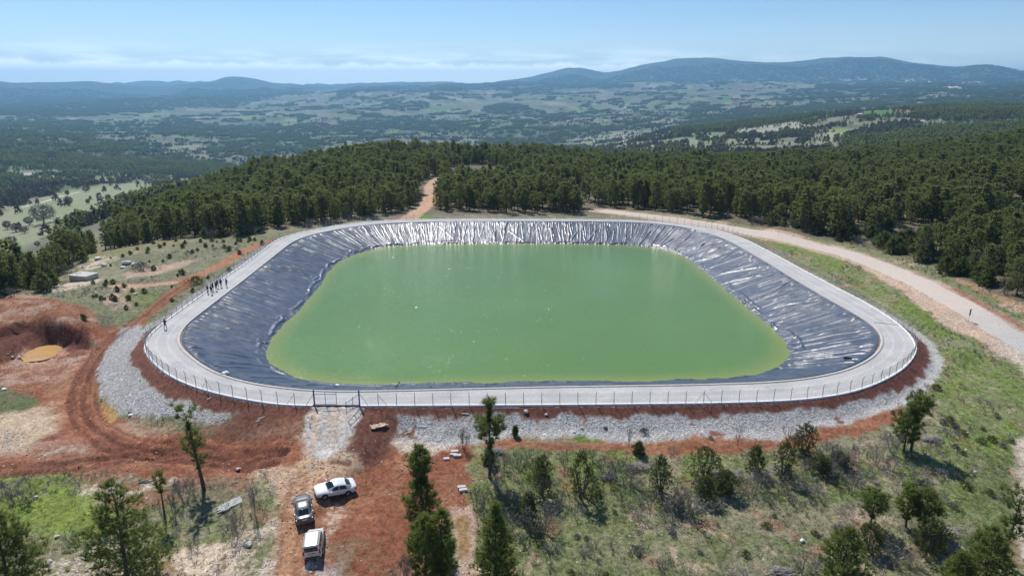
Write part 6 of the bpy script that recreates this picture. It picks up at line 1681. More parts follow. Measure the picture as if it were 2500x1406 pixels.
# --- pines in the foreground, each of its own shape.  (base col,row ; top row ; crown profile ...)
def px_height(px, py, ytop):
    q = on_ground(px, py); d = project(q.x, q.y, q.z)[2]
    # column through q: find the height whose projection reaches ytop
    lo, hi = 0.0, 40.0
    for _ in range(40):
        m = (lo + hi) / 2
        if project(q.x, q.y, q.z + m)[1] > ytop: lo = m
        else: hi = m
    return q, lo, d / FPX
PINES = [
 # px, py, top, profile in (fraction, radius px), label, extra
 (498, 1194, 990, [(.22, 0), (.30, 12), (.36, 26), (.44, 20), (.50, 30), (.60, 32), (.66, 16), (.70, 5), (.80, 4), (.84, 26), (.92, 34), (1, 12)], 'tall leaning pine with foliage in separate tufts above the red soil', dict(lean_px=-26, nb=4, gap=.8)),
 (404, 1272, 1155, [(.62, 4), (.70, 20), (.82, 22), (.94, 12), (1, 4)], 'thin pine sapling with one small tuft right of the large bushy pine', dict(nb=4)),
 (318, 1440, 1172, [(.02, 92), (.15, 118), (.35, 112), (.50, 92), (.62, 74), (.72, 56), (.82, 38), (.93, 20), (1, 6)], 'large bushy pine at the lower left reaching below the picture edge', dict(nb=6, gap=.68, twig=4.6)),
 (28, 1450, 1258, [(.02, 80), (.25, 92), (.5, 78), (.7, 56), (.88, 28), (1, 8)], 'bushy pine in the bottom left corner of the picture', dict(nb=6, gap=.85)),
 (1196, 1166, 970, [(.38, 4), (.46, 18), (.52, 46), (.62, 50), (.68, 34), (.71, 8), (.80, 4), (.86, 8), (.90, 17), (.96, 15), (1, 5)], 'tall pine with one wide skirt of branches and a tiny top tuft before the bank', dict(nb=6)),
 (1032, 1292, 1090, [(.10, 38), (.22, 52), (.36, 48), (.46, 40), (.54, 22), (.62, 14), (.70, 34), (.80, 38), (.86, 20), (.93, 17), (1, 6)], 'dense dark pine with a pinched waist on the right of the red yard', dict(nb=6, twig=6)),
 (1040, 1432, 1258, [(.05, 30), (.2, 42), (.45, 44), (.65, 40), (.82, 30), (.93, 18), (1, 6)], 'bright pine at the bottom edge left of its close twin', dict(nb=5)),
 (1082, 1426, 1246, [(.08, 28), (.25, 36), (.5, 38), (.7, 34), (.85, 26), (.94, 14), (1, 5)], 'bright pine at the bottom edge right of its close twin', dict(nb=5)),
 (1211, 1440, 1234, [(.03, 60), (.18, 64), (.35, 50), (.50, 38), (.64, 40), (.76, 30), (.86, 16), (.94, 10), (1, 4)], 'green pine with a wide dark skirt beside the yellow muddy trench', dict(nb=6)),
 (2206, 1100, 1004, [(.22, 20), (.38, 34), (.60, 34), (.78, 28), (.92, 18), (1, 6)], 'lower left of two overlapping pines under the right corner of the bank', dict(nb=6, lean_px=6)),
 (2224, 1098, 964, [(.50, 2), (.62, 12), (.72, 30), (.84, 32), (.94, 22), (1, 8)], 'umbrella crowned pine, the taller of two under the right corner of the bank', dict(nb=6, lean_px=8)),
 (2125, 1290, 1193, [(.30, 3), (.40, 26), (.55, 36), (.72, 30), (.88, 20), (1, 6)], 'small round-headed pine on a short stem in the lower right grass', dict(nb=6)),
 (2211, 1286, 1188, [(.22, 10), (.34, 26), (.55, 34), (.78, 28), (.92, 16), (1, 6)], 'left of the two joined pines above the brush pile at lower right', dict(nb=6, lean_px=-4)),
 (2250, 1292, 1200, [(.22, 12), (.38, 30), (.58, 38), (.76, 30), (.92, 16), (1, 6)], 'right of the two joined pines above the brush pile at lower right', dict(nb=6, lean_px=6)),
 (2052, 1440, 1292, [(.05, 50), (.25, 62), (.45, 56), (.65, 44), (.82, 28), (.93, 14), (1, 5)], 'open yellow-green pine at the bottom edge left of the dark bushes', dict(nb=6, gap=.9)),
 (2446, 1372, 1200, [(.30, 2), (.38, 16), (.46, 44), (.52, 30), (.62, 10), (.72, 38), (.86, 42), (.95, 24), (1, 8)], 'tall thin-stemmed pine at the right edge with its crown near the top', dict(nb=5, lean_px=18, gap=.85)),
 (2398, 1444, 1290, [(.03, 60), (.22, 68), (.45, 58), (.65, 44), (.82, 28), (.93, 14), (1, 5)], 'bushy pale pine in the bottom right corner', dict(nb=6, gap=.9)),
 (2330, 1446, 1350, [(.05, 40), (.3, 44), (.6, 34), (.85, 18), (1, 6)], 'small pine at the bottom edge left of the bottom right corner pine', dict(nb=6, gap=.9)),
]
for k, (px, py, yt, prof, lab, ex) in enumerate(PINES):
    q, h, mpp = px_height(px, py, yt); ex = dict(ex); lp = ex.pop('lean_px', 0)
    t_, c_ = pine_meshes(200 + k, h, [(a, b * mpp) for a, b in prof], lean=(lp * mpp, 0), mat_n=M_YOUNG if any(w in lab for w in ('yellow-green', 'bright pine', 'pale pine', 'sapling', 'small pine at', 'green pine with')) else M_NEEDLE, needle=.48, width=.06, dens=15, twig=ex.pop('twig', 5.5) * 1.2, **ex)
    place('pine_tree', lab, 'pine tree', q, [('trunk', t_), ('crown', c_)])
# --- junipers and other dense bushes of the slope
JUN = [(1963, 1106, 1036, 27, 'round dark juniper at the edge of the red strip, rightmost of the upper row', .35), (1913, 1162, 1080, 24, 'upright juniper left of the round juniper, beside dead branches', .55), (1720, 1166, 1094, 33, 'broad juniper above the grey brush pile in mid slope', .35),
       (1612, 1206, 1114, 28, 'tall dark juniper with a thicket of bare twigs at its right foot', .7), (1420, 1212, 1104, 38, 'large ragged juniper standing alone in the middle of the slope', .75), (1323, 1206, 1112, 30, 'cone-shaped juniper right of the tall pine', .75),
       (1720, 1218, 1164, 24, 'low juniper under the broad juniper, left of a smaller one', .45), (1772, 1204, 1150, 26, 'low dark juniper right of the brush pile', .5), (2004, 1152, 1114, 23, 'low yellow-green juniper below the round juniper', .4), (2050, 1134, 1104, 20, 'small juniper between bare bushes right of the round juniper', .4),
       (1842, 1150, 1090, 22, 'thin juniper tangled in grey dead branches', .6), (1258, 1064, 1040, 7, 'tiny dark juniper at the toe of the stone bank', .6), (2122, 1342, 1278, 32, 'dense juniper between the round-headed pine and the bottom edge', .4), (2270, 1345, 1272, 42, 'very dark wide juniper under the two joined pines', .4),
       (1322, 1165, 1128, 12, 'small juniper left of the large ragged one', .7), (1195, 1130, 1096, 14, 'little juniper at the foot of the tall skirted pine', .5), (1560, 1108, 1080, 12, 'small dark bush by the slender bare tree', .5), (1290, 1272, 1205, 24, 'sparse grey-green juniper left of the bare thicket', .6)]
for k, (px, py, yt, rp, lab, cn) in enumerate(JUN):
    q, h, mpp = px_height(px, py, yt); t_, c_ = bush_mesh(300 + k, h, rp * mpp * 1.18, n=int(190 + rp * 8), cone=cn * .62, dens=9, leaf=.27, width=.06, stems=8)
    place('juniper_bush', lab, 'juniper', q, [('stems', t_), ('foliage', c_)])
# --- where a plant stands, told by its best known neighbour in the photo
ANCH = [(498, 1194, 'the leaning pine'), (404, 1272, 'the pine sapling'), (318, 1390, 'the big lower left pine'), (40, 1390, 'the bottom left corner pine'), (1196, 1166, 'the tall skirted pine'), (1032, 1292, 'the pinch-waisted pine'), (1211, 1400, 'the pine by the muddy trench'), (2215, 1100, 'the two pines under the bank'), (2125, 1290, 'the round-headed pine'), (2230, 1290, 'the two joined pines'),
        (2052, 1420, 'the open yellow-green pine'), (2446, 1372, 'the thin-stemmed pine'), (1963, 1106, 'the round dark juniper'), (1720, 1166, 'the broad juniper'), (1612, 1206, 'the tall dark juniper'), (1420, 1212, 'the large ragged juniper'), (1323, 1206, 'the cone-shaped juniper'), (1913, 1162, 'the upright juniper'), (2004, 1152, 'the yellow-green juniper'), (577, 1224, 'the grey plastic sheet'), (1131, 1195, 'the pair of concrete blocks'), (1910, 1400, 'the dark branches at the bottom edge')]
ANCH_T = [(206, 684, 'the concrete chamber'), (332, 719, 'the grey rock on the pink scree'), (345, 662, 'the brown bush in the cut bank'), (478, 694, 'the rounded bush by the people'), (310, 644, 'the largest grey outcrop'), (405, 760, 'the lone person on the path'), (100, 760, 'the red mound'), (240, 634, 'the pale outcrop near the forest'), (620, 600, 'the left rear corner of the fence'), (520, 620, 'the bend of the upper dirt track')]
ANCH_F = [(108, 546, 'the largest spreading tree'), (168, 503, 'the round grey tree'), (250, 450, 'the far edge of the pasture'), (120, 490, 'the farm track'), (20, 640, 'the near end of the forest'), (330, 480, 'the forest edge'), (40, 455, 'the left picture edge')]
ORD = ['', 'second nearest ', 'third nearest ', 'fourth nearest ', 'fifth nearest ', 'sixth nearest ', 'seventh nearest ', 'eighth nearest ', 'ninth nearest ', 'tenth nearest ', 'eleventh nearest ', 'twelfth nearest ']
def neighbour_labels(items, anchors, kind, far_word='nearest '):
    """items: (px, py, adjective) -> one label each, told apart by side of a landmark and by nearness to it"""
    key = []
    for px, py, ad in items:
        d, a = min((math.hypot(px - a_[0], (py - a_[1]) * 1.3), k) for k, a_ in enumerate(anchors)); dx, dy = px - anchors[a][0], py - anchors[a][1]
        rel = ('right of ' if dx > 0 else 'left of ') if abs(dx) > abs(dy) * 1.1 else ('below ' if dy > 0 else 'above ')
        key.append((ad, rel + anchors[a][2], d))
    out = []
    for k, (ad, rl, d) in enumerate(key):
        same = sorted(e[2] for e in key if e[:2] == (ad, rl)); r_ = same.index(d)
        first = 'nearest ' if len(same) > 1 and r_ == 0 else ''
        out.append((first or ORD[min(r_, 11)]) + ad + ' ' + kind + ' ' + rl)
    return out
# --- leafless shrubs
BARE = [(1160, 1238, 1178, 22), (1178, 1240, 1196, 16), (1272, 1245, 1185, 26), (1308, 1300, 1212, 34), (1330, 1310, 1240, 28), (1250, 1290, 1235, 20), (1232, 1160, 1105, 22), (1262, 1150, 1100, 22), (1380, 1140, 1095, 18), (1492, 1178, 1118, 20), (1525, 1170, 1105, 16), (1510, 1150, 1120, 18), (1652, 1250, 1180, 36), (1680, 1262, 1195, 34),
        (1640, 1240, 1190, 26), (1852, 1190, 1135, 22), (1868, 1198, 1150, 20), (1942, 1100, 1040, 18), (2030, 1140, 1068, 24), (2012, 1158, 1110, 20), (2092, 1136, 1080, 20), (2140, 1134, 1085, 16), (2176, 1152, 1108, 16), (2080, 1192, 1148, 26), (1925, 1212, 1168, 20), (1905, 1196, 1155, 18), (1938, 1226, 1196, 14),
        (1815, 1182, 1150, 18), (1545, 1165, 1135, 16), (1700, 1190, 1155, 18), (452, 1228, 1142, 16), (470, 1210, 1160, 14), (585, 1310, 1255, 24), (425, 1262, 1190, 8), (620, 1258, 1180, 8), (2230, 1162, 1132, 18), (2268, 1160, 1140, 22), (2310, 1165, 1142, 22), (1195, 1180, 1140, 16), (1132, 1094, 1042, 10), (1640, 1110, 1085, 14),
        (2180, 1110, 1040, 16), (2165, 1085, 1050, 14), (1350, 1262, 1225, 18), (1445, 1120, 1085, 16), (1290, 1115, 1085, 16), (1500, 1345, 1318, 12), (1560, 1270, 1235, 16), (1520, 1232, 1200, 14), (1565, 1232, 1208, 14), (1985, 1215, 1175, 20), (2290, 1228, 1190, 18), (2285, 1100, 1072, 14), (1965, 1400, 1345, 28), (1985, 1385, 1340, 22), (2180, 1370, 1310, 26), (2215, 1385, 1335, 26), (1780, 1420, 1385, 30), (1830, 1425, 1390, 22), (2060, 1260, 1230, 14), (40, 1232, 1190, 32), (75, 1225, 1180, 24), (15, 1215, 1175, 26), (560, 1300, 1265, 22), (470, 1345, 1310, 14), (980, 1440, 1350, 24), (1000, 1420, 1330, 20), (180, 1325, 1290, 16), (1185, 1215, 1189, 13), (1210, 1200, 1167, 18), (1225, 1250, 1210, 14), (1245, 1225, 1194, 19), (1290, 1160, 1122, 15), (1350, 1190, 1161, 20), (1365, 1230, 1194, 16), (1400, 1250, 1223, 21), (1455, 1190, 1156, 17), (1470, 1150, 1109, 13), (1540, 1190, 1158, 18), (1585, 1235, 1196, 14), (1600, 1150, 1120, 19), (1625, 1270, 1233, 15), (1665, 1215, 1187, 20), (1700, 1255, 1220, 16), (1740, 1240, 1214, 21), (1755, 1175, 1142, 17), (1800, 1215, 1175, 13), (1835, 1215, 1184, 18), (1880, 1230, 1192, 14), (1935, 1170, 1141, 19), (1960, 1150, 1114, 15), (1975, 1190, 1163, 20), (2040, 1170, 1136, 16), (2060, 1150, 1109, 21), (2110, 1165, 1133, 17), (2240, 1220, 1181, 13), (2190, 1180, 1150, 18), (1275, 1330, 1293, 14), (1345, 1350, 1322, 19), (1430, 1360, 1325, 15), (1620, 1390, 1364, 20), (1680, 1410, 1377, 16)]
blab = neighbour_labels([(px, py, ('tall ' if py - yt > 52 else 'low ' if py - yt < 38 else 'mid-sized ') + ('brown' if (k % 8) % 4 == 0 else 'grey')) for k, (px, py, yt, rp) in enumerate(BARE)], ANCH, 'leafless shrub')
twv = [twig_mesh(400 + k, 1.0, [.55, .7, .8, .9][k % 4], 9 + k % 4, 4, M_SHRUB if k % 4 else M_BROWN, .008 + .002 * (k % 2), 3) for k in range(8)]
for k, (px, py, yt, rp) in enumerate(BARE):
    q, h, mpp = px_height(px, py, yt); h *= .85; w_ = 1.3 * rp * mpp / h
    o = place('bare_shrub', blab[k], 'shrub', q, [('twigs', twv[k % 8])], k * 1.9, 1.0, 'leafless shrubs on the near slope')
    o.scale = (min(2.2, w_ / .65) * h, min(2.2, w_ / .65) * h, h)
# slender bare trees with a stem
for px, py, yt, rp, lab in [(1535, 1092, 1040, 13, 'slender bare tree on the red strip right of the bright green patch'), (1130, 1094, 1040, 9, 'slender bare sapling at the corner of the beige patch'), (1800, 1090, 1042, 12, 'thin reddish bare sapling on the red strip by the lone dark stone'), (1920, 1098, 1036, 16, 'reddish bare tree at the left of the round dark juniper'),
                            (625, 1270, 1180, 7, 'thin bare pole-like sapling right of the grey plastic sheet'), (428, 1258, 1180, 6, 'thin bare sapling between the pine sapling and the leaning pine')]:
    q, h, mpp = px_height(px, py, yt); mb = MB(); mb.tube([(0, 0, -.2), (.03, .02, h * .5), (.0, 0, h * .93)], [.032, .022, .010], 5); c_ = twig_mesh(int(px), h * .72, rp * mpp * .9, 6, 4, M_BROWN if 'reddish' in lab else M_SHRUB, .012, 1); c_.transform(Matrix.Translation((0, 0, h * .28)))
    place('bare_tree', lab, 'bare tree', q, [('trunk', mb.mesh('trunk', M_GBARK)), ('crown', c_)])
# low cushions
cush = [bush_mesh(500 + k, .55, .6, 90, 8, .20, .035, M_SHRUB if k % 2 else M_JUN, .3, 3)[1] for k in range(5)]
CUSH = [(1319, 1330), (1409, 1312), (1432, 1316), (1556, 1348), (1872, 1286), (1500, 1252), (2302, 1034), (2318, 1028), (2332, 1046), (2352, 1060), (2330, 1042), (2433, 1018), (2400, 1050), (2255, 1005), (2262, 990), (2470, 1080), (2332, 1092), (2350, 1108), (2252, 1185), (1990, 1305), (1890, 1262), (2048, 1296), (1460, 1210), (1640, 1300), (1396, 1400), (1480, 1405), (1710, 1350), (1820, 1355), (2330, 1240), (2360, 1190), (2415, 1205), (2455, 1225), (1245, 1320), (1232, 1300), (2268, 1012), (2285, 950), (1572, 1056), (2180, 1010), (1735, 1070), (2396, 1080), (2420, 1075), (2448, 1090)]
crn = random.Random(9)
clab = neighbour_labels([(px, py, 'low dark grey' if (k % 5) % 2 else 'low green') for k, (px, py) in enumerate(CUSH)], ANCH, 'cushion bush')
for k, (px, py) in enumerate(CUSH):
    q = on_ground(px, py); s = crn.uniform(.55, 1.25)
    place('low_bush', clab[k], 'bush', q, [('foliage', cush[k % 5])], crn.random() * 6, s, 'low cushion bushes on the near slope')
# small junipers on the left terrace
jm = [bush_mesh(520 + k, .95, .62, 110, 8, .22, .07, M_JUN, [.3, .5, .7, .4][k], 3) for k in range(4)]
TERR = [(303, 702), (323, 712), (260, 692), (276, 694), (228, 694), (247, 732), (228, 726), (236, 725), (256, 732), (275, 730), (282, 735), (314, 732), (334, 746), (308, 755), (286, 712), (352, 715), (376, 660), (438, 664), (434, 674), (446, 670), (420, 702), (508, 680), (471, 714), (420, 736), (402, 600), (424, 602), (362, 612), (360, 618), (390, 606), (446, 606), (452, 596), (502, 604), (520, 602), (470, 618), (490, 592), (517, 590), (530, 592), (546, 592), (576, 598), (580, 590), (588, 590), (606, 592), (610, 588), (622, 588), (560, 612), (548, 606), (350, 596), (374, 596), (318, 622), (300, 628), (271, 632), (336, 610), (398, 640), (414, 630), (640, 597), (560, 662), (584, 620), (205, 800), (210, 802), (270, 650), (256, 700), (365, 640), (482, 612), (540, 584), (430, 590)]
tlab = neighbour_labels([(px, py, 'small') for px, py in TERR], ANCH_T, 'dark juniper')
for k, (px, py) in enumerate(TERR):
    q = on_ground(px, py); s = crn.uniform(.5, 1.25)
    place('small_juniper', tlab[k], 'juniper', q, [('stems', jm[k % 4][0]), ('foliage', jm[k % 4][1])], crn.random() * 6, s, 'small junipers on the left terrace')
for px, py, yt, rp, lab in [(478, 694, 676, 22, 'rounded grey-green bush at the stone edge left of the people'), (345, 662, 640, 24, 'brown bush in the cut bank of the left terrace'), (160, 672, 650, 40, 'wide grey bush at the forest edge above the concrete chamber')]:
    q, h, mpp = px_height(px, py, yt); t_, c_ = bush_mesh(int(px), h, rp * mpp, 260, 8, .28, .07, M_SHRUB if 'green' not in lab else M_JUN, .3)
    place('rounded_bush', lab, 'bush', q, [('stems', t_), ('foliage', c_)])
# piles of cut branches
def brush(px, py, wpx, seed, lab, ang=.2):
    q = on_ground(px, py); mpp = project(q.x, q.y, q.z)[2] / FPX; w_ = wpx * mpp; g = np.random.default_rng(seed); n = 150
    c = np.c_[g.normal(0, w_ * .32, n), g.normal(0, w_ * .16, n), np.abs(g.normal(.18, .18, n))]; a = g.normal(ang, .6, n); e = g.normal(.1, .25, n); l = g.uniform(.5, 1.4, n)[:, None]
    d = np.c_[np.cos(a) * np.cos(e), np.sin(a) * np.cos(e), np.sin(e)]; V, F = prisms(c - d * l / 2, c + d * l / 2, g.uniform(.015, .045, n), .012)
    o = obj('brush_pile', mesh_np('brush_pile', V, F, M_PALEWOOD), None, q); return tag(o, lab, 'brush pile')
M_PALEWOOD = mat('weathered_branches', (.33, .30, .275), .9, var=.3, vscale=3)
brush(1558, 1142, 46, 1, 'brown brush pile in the grass under the slender bare tree', .1); brush(1778, 1158, 70, 2, 'long pale brush pile between the broad and the thin juniper', .2); brush(1905, 1150, 50, 3, 'pale cut branches leaning by the upright juniper', -.9)
brush(2305, 1300, 60, 4, 'pale brush pile right of the two joined pines', -.7); brush(2330, 1345, 40, 5, 'pale branches below the very dark juniper at lower right', -.8); brush(1210, 1105, 30, 6, 'few pale branches on the grass right of the tall skirted pine', .5); brush(1490, 1165, 30, 7, 'grey branches left of the slender bare thicket in mid slope', .4)
brush(1910, 1400, 40, 8, 'dark branches on red soil at the bottom edge', .2); brush(2275, 1075, 30, 9, 'stone and branch litter right of the two pines under the bank', .1)

# --- scattering of countless things with geometry nodes
LIB = {}
def library(name, meshes):
    c = bpy.data.collections.new(name)
    for k, me in enumerate(meshes):
        o = bpy.data.objects.new('%s_%02d' % (name, k), me); c.objects.link(o)
    LIB[name] = c; return c
def scatter(name, pts, sc, lib, g, tilt=.06, label=None, kind='stuff'):
    n = len(pts); me = bpy.data.meshes.new(name); me.vertices.add(n); me.vertices.foreach_set('co', np.asarray(pts, np.float32).ravel())
    for nm, ty, v in (('size', 'FLOAT', sc), ('turn', 'FLOAT_VECTOR', np.c_[g.normal(0, tilt, n), g.normal(0, tilt, n), g.uniform(0, 6.283, n)]), ('which', 'INT', g.integers(0, 1000, n))):
        a = me.attributes.new(nm, ty, 'POINT')
        a.data.foreach_set('vector' if ty == 'FLOAT_VECTOR' else 'value', np.asarray(v, np.int32 if ty == 'INT' else np.float32).ravel())
    o = obj(name, me); tag(o, label, None, None, kind)
    ng = bpy.data.node_groups.new(name, 'GeometryNodeTree')
    ng.interface.new_socket('Geometry', in_out='INPUT', socket_type='NodeSocketGeometry'); ng.interface.new_socket('Geometry', in_out='OUTPUT', socket_type='NodeSocketGeometry')
    gi = ng.nodes.new('NodeGroupInput'); go = ng.nodes.new('NodeGroupOutput'); ip = ng.nodes.new('GeometryNodeInstanceOnPoints'); ci = ng.nodes.new('GeometryNodeCollectionInfo')
    ci.inputs['Collection'].default_value = lib; ci.inputs['Separate Children'].default_value = True; ci.inputs['Reset Children'].default_value = True
    def na_(nm, ty):
        a = ng.nodes.new('GeometryNodeInputNamedAttribute'); a.data_type = ty; a.inputs['Name'].default_value = nm; return a.outputs['Attribute']
    ip.inputs['Pick Instance'].default_value = True
    L(ng, gi.outputs[0], ip.inputs['Points']); L(ng, ci.outputs[0], ip.inputs['Instance']); L(ng, na_('which', 'INT'), ip.inputs['Instance Index']); L(ng, na_('turn', 'FLOAT_VECTOR'), ip.inputs['Rotation'])
    L(ng, na_('size', 'FLOAT'), ip.inputs['Scale']); L(ng, ip.outputs[0], go.inputs[0])
    md = o.modifiers.new('scatter', 'NODES'); md.node_group = ng
    return o
def cells(w, n, g):
    """n random points on the ground sheet, w = density weight per vertex"""
    p_ = np.maximum(w, 0) * CELL; p_[~np.isfinite(p_)] = 0; c = np.cumsum(p_); k = np.searchsorted(c, g.random(n) * c[-1])
    i = k // nL; j = k % nL
    tt = th[i] + (g.random(n) - .5) * np.gradient(th)[i]; ll = lr[j] + (g.random(n) - .5) * np.gradient(lr)[j]
    x = np.sin(tt) * np.exp(ll); y = np.cos(tt) * np.exp(ll); return np.c_[x, y, zfine(x, y)], k
INV = (np.abs(gt.ravel()) < R(41)).astype(float)
g = np.random.default_rng(21)
# stones of the bank
library('bank_stone', [rock_mesh(600 + k, 1, .25, .75) for k in range(5)])
for o in LIB['bank_stone'].objects: o.data.materials.append(M_GREYROCK)
w_ = sstep(.5, .9, GRAV) * INV; n_ = int(min(90000, (w_ * CELL).sum() * 60)); P_, k_i = cells(w_, n_, g); print('bank stones', n_)
scatter('bank_stones', P_, g.uniform(.035, .092, n_) * (1 + .5 * (g.random(n_) > .94)), LIB['bank_stone'], g, .8)
# loose pale stones on soil and turf
library('loose_stone', [rock_mesh(620 + k, 1, .25, .6) for k in range(4)])
for o in LIB['loose_stone'].objects: o.data.materials.append(M_ROCK)
lum = col.mean(1); w_ = (RAD < 150) * INV * (DO > 2) * (1 - APRON) * (.07 + 1.7 * sstep(.2, .36, lum)) * sstep(.40, .72, fbm(X / 6, Y / 6, 3, seed=160)) * (1 - .0 * GRAV)
n_ = 21000; P_, k_i = cells(w_, n_, g); scatter('loose_stones', P_, .03 + .11 * g.random(n_) ** 3 + .06 * (g.random(n_) > .97), LIB['loose_stone'], g, .5)
# clods
library('clod', [rock_mesh(640 + k, 1, .35, .6) for k in range(3)])
for o in LIB['clod'].objects: o.data.materials.append(mat('red_clod', (.19, .068, .037), .95) if 'red_clod' not in MATS else MATS['red_clod'])
w_ = np.clip(SOIL_L + YARD, 0, 1) * (RAD < 150) * INV * (1 - APRON) * sstep(.35, .7, fbm(X / 5, Y / 5, 3, seed=161)); n_ = 9000; P_, k_i = cells(w_, n_, g); scatter('clods', P_, .03 + .08 * g.random(n_) ** 2, LIB['clod'], g, .5)
# grass
def tuft(seed, h=.22, r=.16, n=26, w=.022):
    q = np.random.default_rng(seed); a = q.random(n) * 6.283; rr = r * np.sqrt(q.random(n)); P = np.c_[np.cos(a) * rr, np.sin(a) * rr, np.full(n, -.02)]; d = np.c_[np.cos(a) * .6 + q.normal(0, .3, n), np.sin(a) * .6 + q.normal(0, .3, n), np.full(n, 1.2)]; d /= np.linalg.norm(d, axis=1, keepdims=True)
    s = np.cross(d, q.normal(size=(n, 3))); s /= np.linalg.norm(s, axis=1, keepdims=True); l = h * q.uniform(.5, 1.2, n)[:, None]
    return mesh_np('tuft', np.stack([P - s * w, P + s * w, P + d * l], 1).reshape(-1, 3), np.arange(3 * n).reshape(-1, 3), M_TUFT)
library('grass_tuft', [tuft(660 + k, .07 + .014 * k, .20) for k in range(5)])
gsel = GRASS * INV * (RAD < 170) * (DO > 1.5) * (.25 + sstep(.35, .65, n2 * .5 + n1 * .5))
n_ = 26000; P_, k_i = cells(gsel * np.clip(120 / RAD, .3, 2), n_, g); scatter('grass', P_, g.uniform(.6, 1.5, n_), LIB['grass_tuft'], g, .1)
library('dry_weed', [twig_mesh(680 + k, .45, .3, 5, 3, M_SHRUB, .010, 1) for k in range(4)])
w_ = GRASS * INV * (RAD < 190) * (DO > 2) * sstep(.50, .68, fbm(X / 8, Y / 8, 3, seed=162)); n_ = 2400; P_, k_i = cells(w_, n_, g); scatter('dry_weeds', P_, g.uniform(.5, 1.6, n_), LIB['dry_weed'], g, .1)

# --- the near forest: 300 trees that show largest stand singly, the rest is one mass
fparts = []
for k in range(9):
    H_ = 8.0; wd_ = [1.75, 2.1, 1.5, 2.3, 1.9, 1.6, 2.0, 2.5, 1.4][k]
    pr = [(.12, wd_ * .7), (.28, wd_), (.48, wd_ * 1.02), (.66, wd_ * .88), (.82, wd_ * .66), (.93, wd_ * .40), (1, .2)] if k % 3 else [(.36, wd_ * .5), (.46, wd_ * .95), (.62, wd_ * 1.05), (.78, wd_ * .95), (.92, wd_ * .6), (1, .25)]
    fparts.append(pine_meshes(700 + k, H_, pr, whorl=.62, nb=5, needle=.62, width=.21, dens=7, mat_n=M_FOREST, twig=2.6, up=.4, kbark=5))
def merged(t_, c_, name):
    """trunk and crown as one mesh, for the mass"""
    n1_, n2_ = len(t_.vertices), len(c_.vertices); bm = bmesh.new(); bm.from_mesh(c_); k0 = len(c_.polygons); bm.from_mesh(t_); bm.faces.ensure_lookup_table()
    for f_ in bm.faces[k0:]: f_.material_index = 1
    me = bpy.data.meshes.new(name); bm.to_mesh(me); bm.free()
    for m_ in c_.materials: me.materials.append(m_)
    return me
library('forest_pine', [merged(t_, c_, 'forest_pine') for t_, c_ in fparts])
sp = 3.45; gx_ = np.arange(-640, 700, sp); gy_ = np.arange(90, 820, sp); ax, ay = np.meshgrid(gx_, gy_); ax = ax.ravel() + g.uniform(-.48, .48, ax.size) * sp; ay = ay.ravel() + g.uniform(-.48, .48, ay.size) * sp
m = in_forest(ax, ay, 1.5) & (np.abs(np.arctan2(ax, ay)) < R(43))
ax, ay = ax[m], ay[m]
thin = fbm(ax / 22, ay / 22, 3, seed=170); rr_ = np.hypot(ax, ay); edge_r = ax > 70
keep = (thin > np.where(ax < -70, .27, .41)) & (ldist(ax, ay, DIRT_W := G(DIRT)) > 4.6) & (ldist(ax, ay, ROAD) > 8.5) & (sdist(ax, ay, OUTC) > 5.0)
keep &= ~((ax > 85) & (rr_ < np.interp(np.arctan2(ax, ay), NBt, NBr) + 26) & (g.random(len(ax)) < .40))
ax, ay = ax[keep], ay[keep]; az_ = zfine(ax, ay); fp = np.c_[ax, ay, az_]; fs = .90 * np.clip(g.normal(1.0, .22, len(ax)), .5, 1.55) * (0.78 + .5 * fbm(ax / 40, ay / 40, 2, seed=171))
ppx, ppy, pd = project(ax, ay, az_ + 6)
vis = (ppx > -10) & (ppx < 2510); order = np.argsort(np.where(vis, pd, 1e9)); single = order[:300]; mass = np.setdiff1d(np.arange(len(ax)), single)
print('forest trees', len(ax))
def sector(x, y, z):
    px = project(x, y, z)[0]
    for lim, nm in ((150, 'above the red mound at far left'), (320, 'above the concrete chamber'), (470, 'above the left terrace'), (650, 'above the upper left dirt track'), (800, 'behind the left rear fence corner'), (985, 'left of the rear dirt road'), (1130, 'right of the rear dirt road'), (1300, 'behind the middle of the rear fence'), (1500, 'behind the right part of the rear fence'), (1620, 'where the road leaves the forest'), (1750, 'along the straight of the pink road'), (1900, 'beyond the start of the road bend'), (2080, 'beyond the chevron sign'), (2250, 'beyond the road bend'), (2400, 'on the slope beyond the grey sign')):
        if px < lim: return nm
    return 'on the slope at the right picture edge'
VSHAPE = ['bare-stemmed broad', 'full broad', 'slim', 'bare-stemmed wide', 'full', 'narrow', 'bare-stemmed full', 'widest full', 'slimmest']
for k in single:
    v = int(g.integers(0, 9)); place('forest_pine', ('small ' if fs[k] < .85 else 'tall ' if fs[k] > 1.1 else '') + VSHAPE[v] + ' pine in the forest ' + sector(*fp[k]), 'pine tree', fp[k], [('trunk', fparts[v][0]), ('crown', fparts[v][1])], float(g.random() * 6.28), float(fs[k]), 'pines along the forest edge', .1)
scatter('forest', fp[mass], fs[mass], LIB['forest_pine'], g, .04)
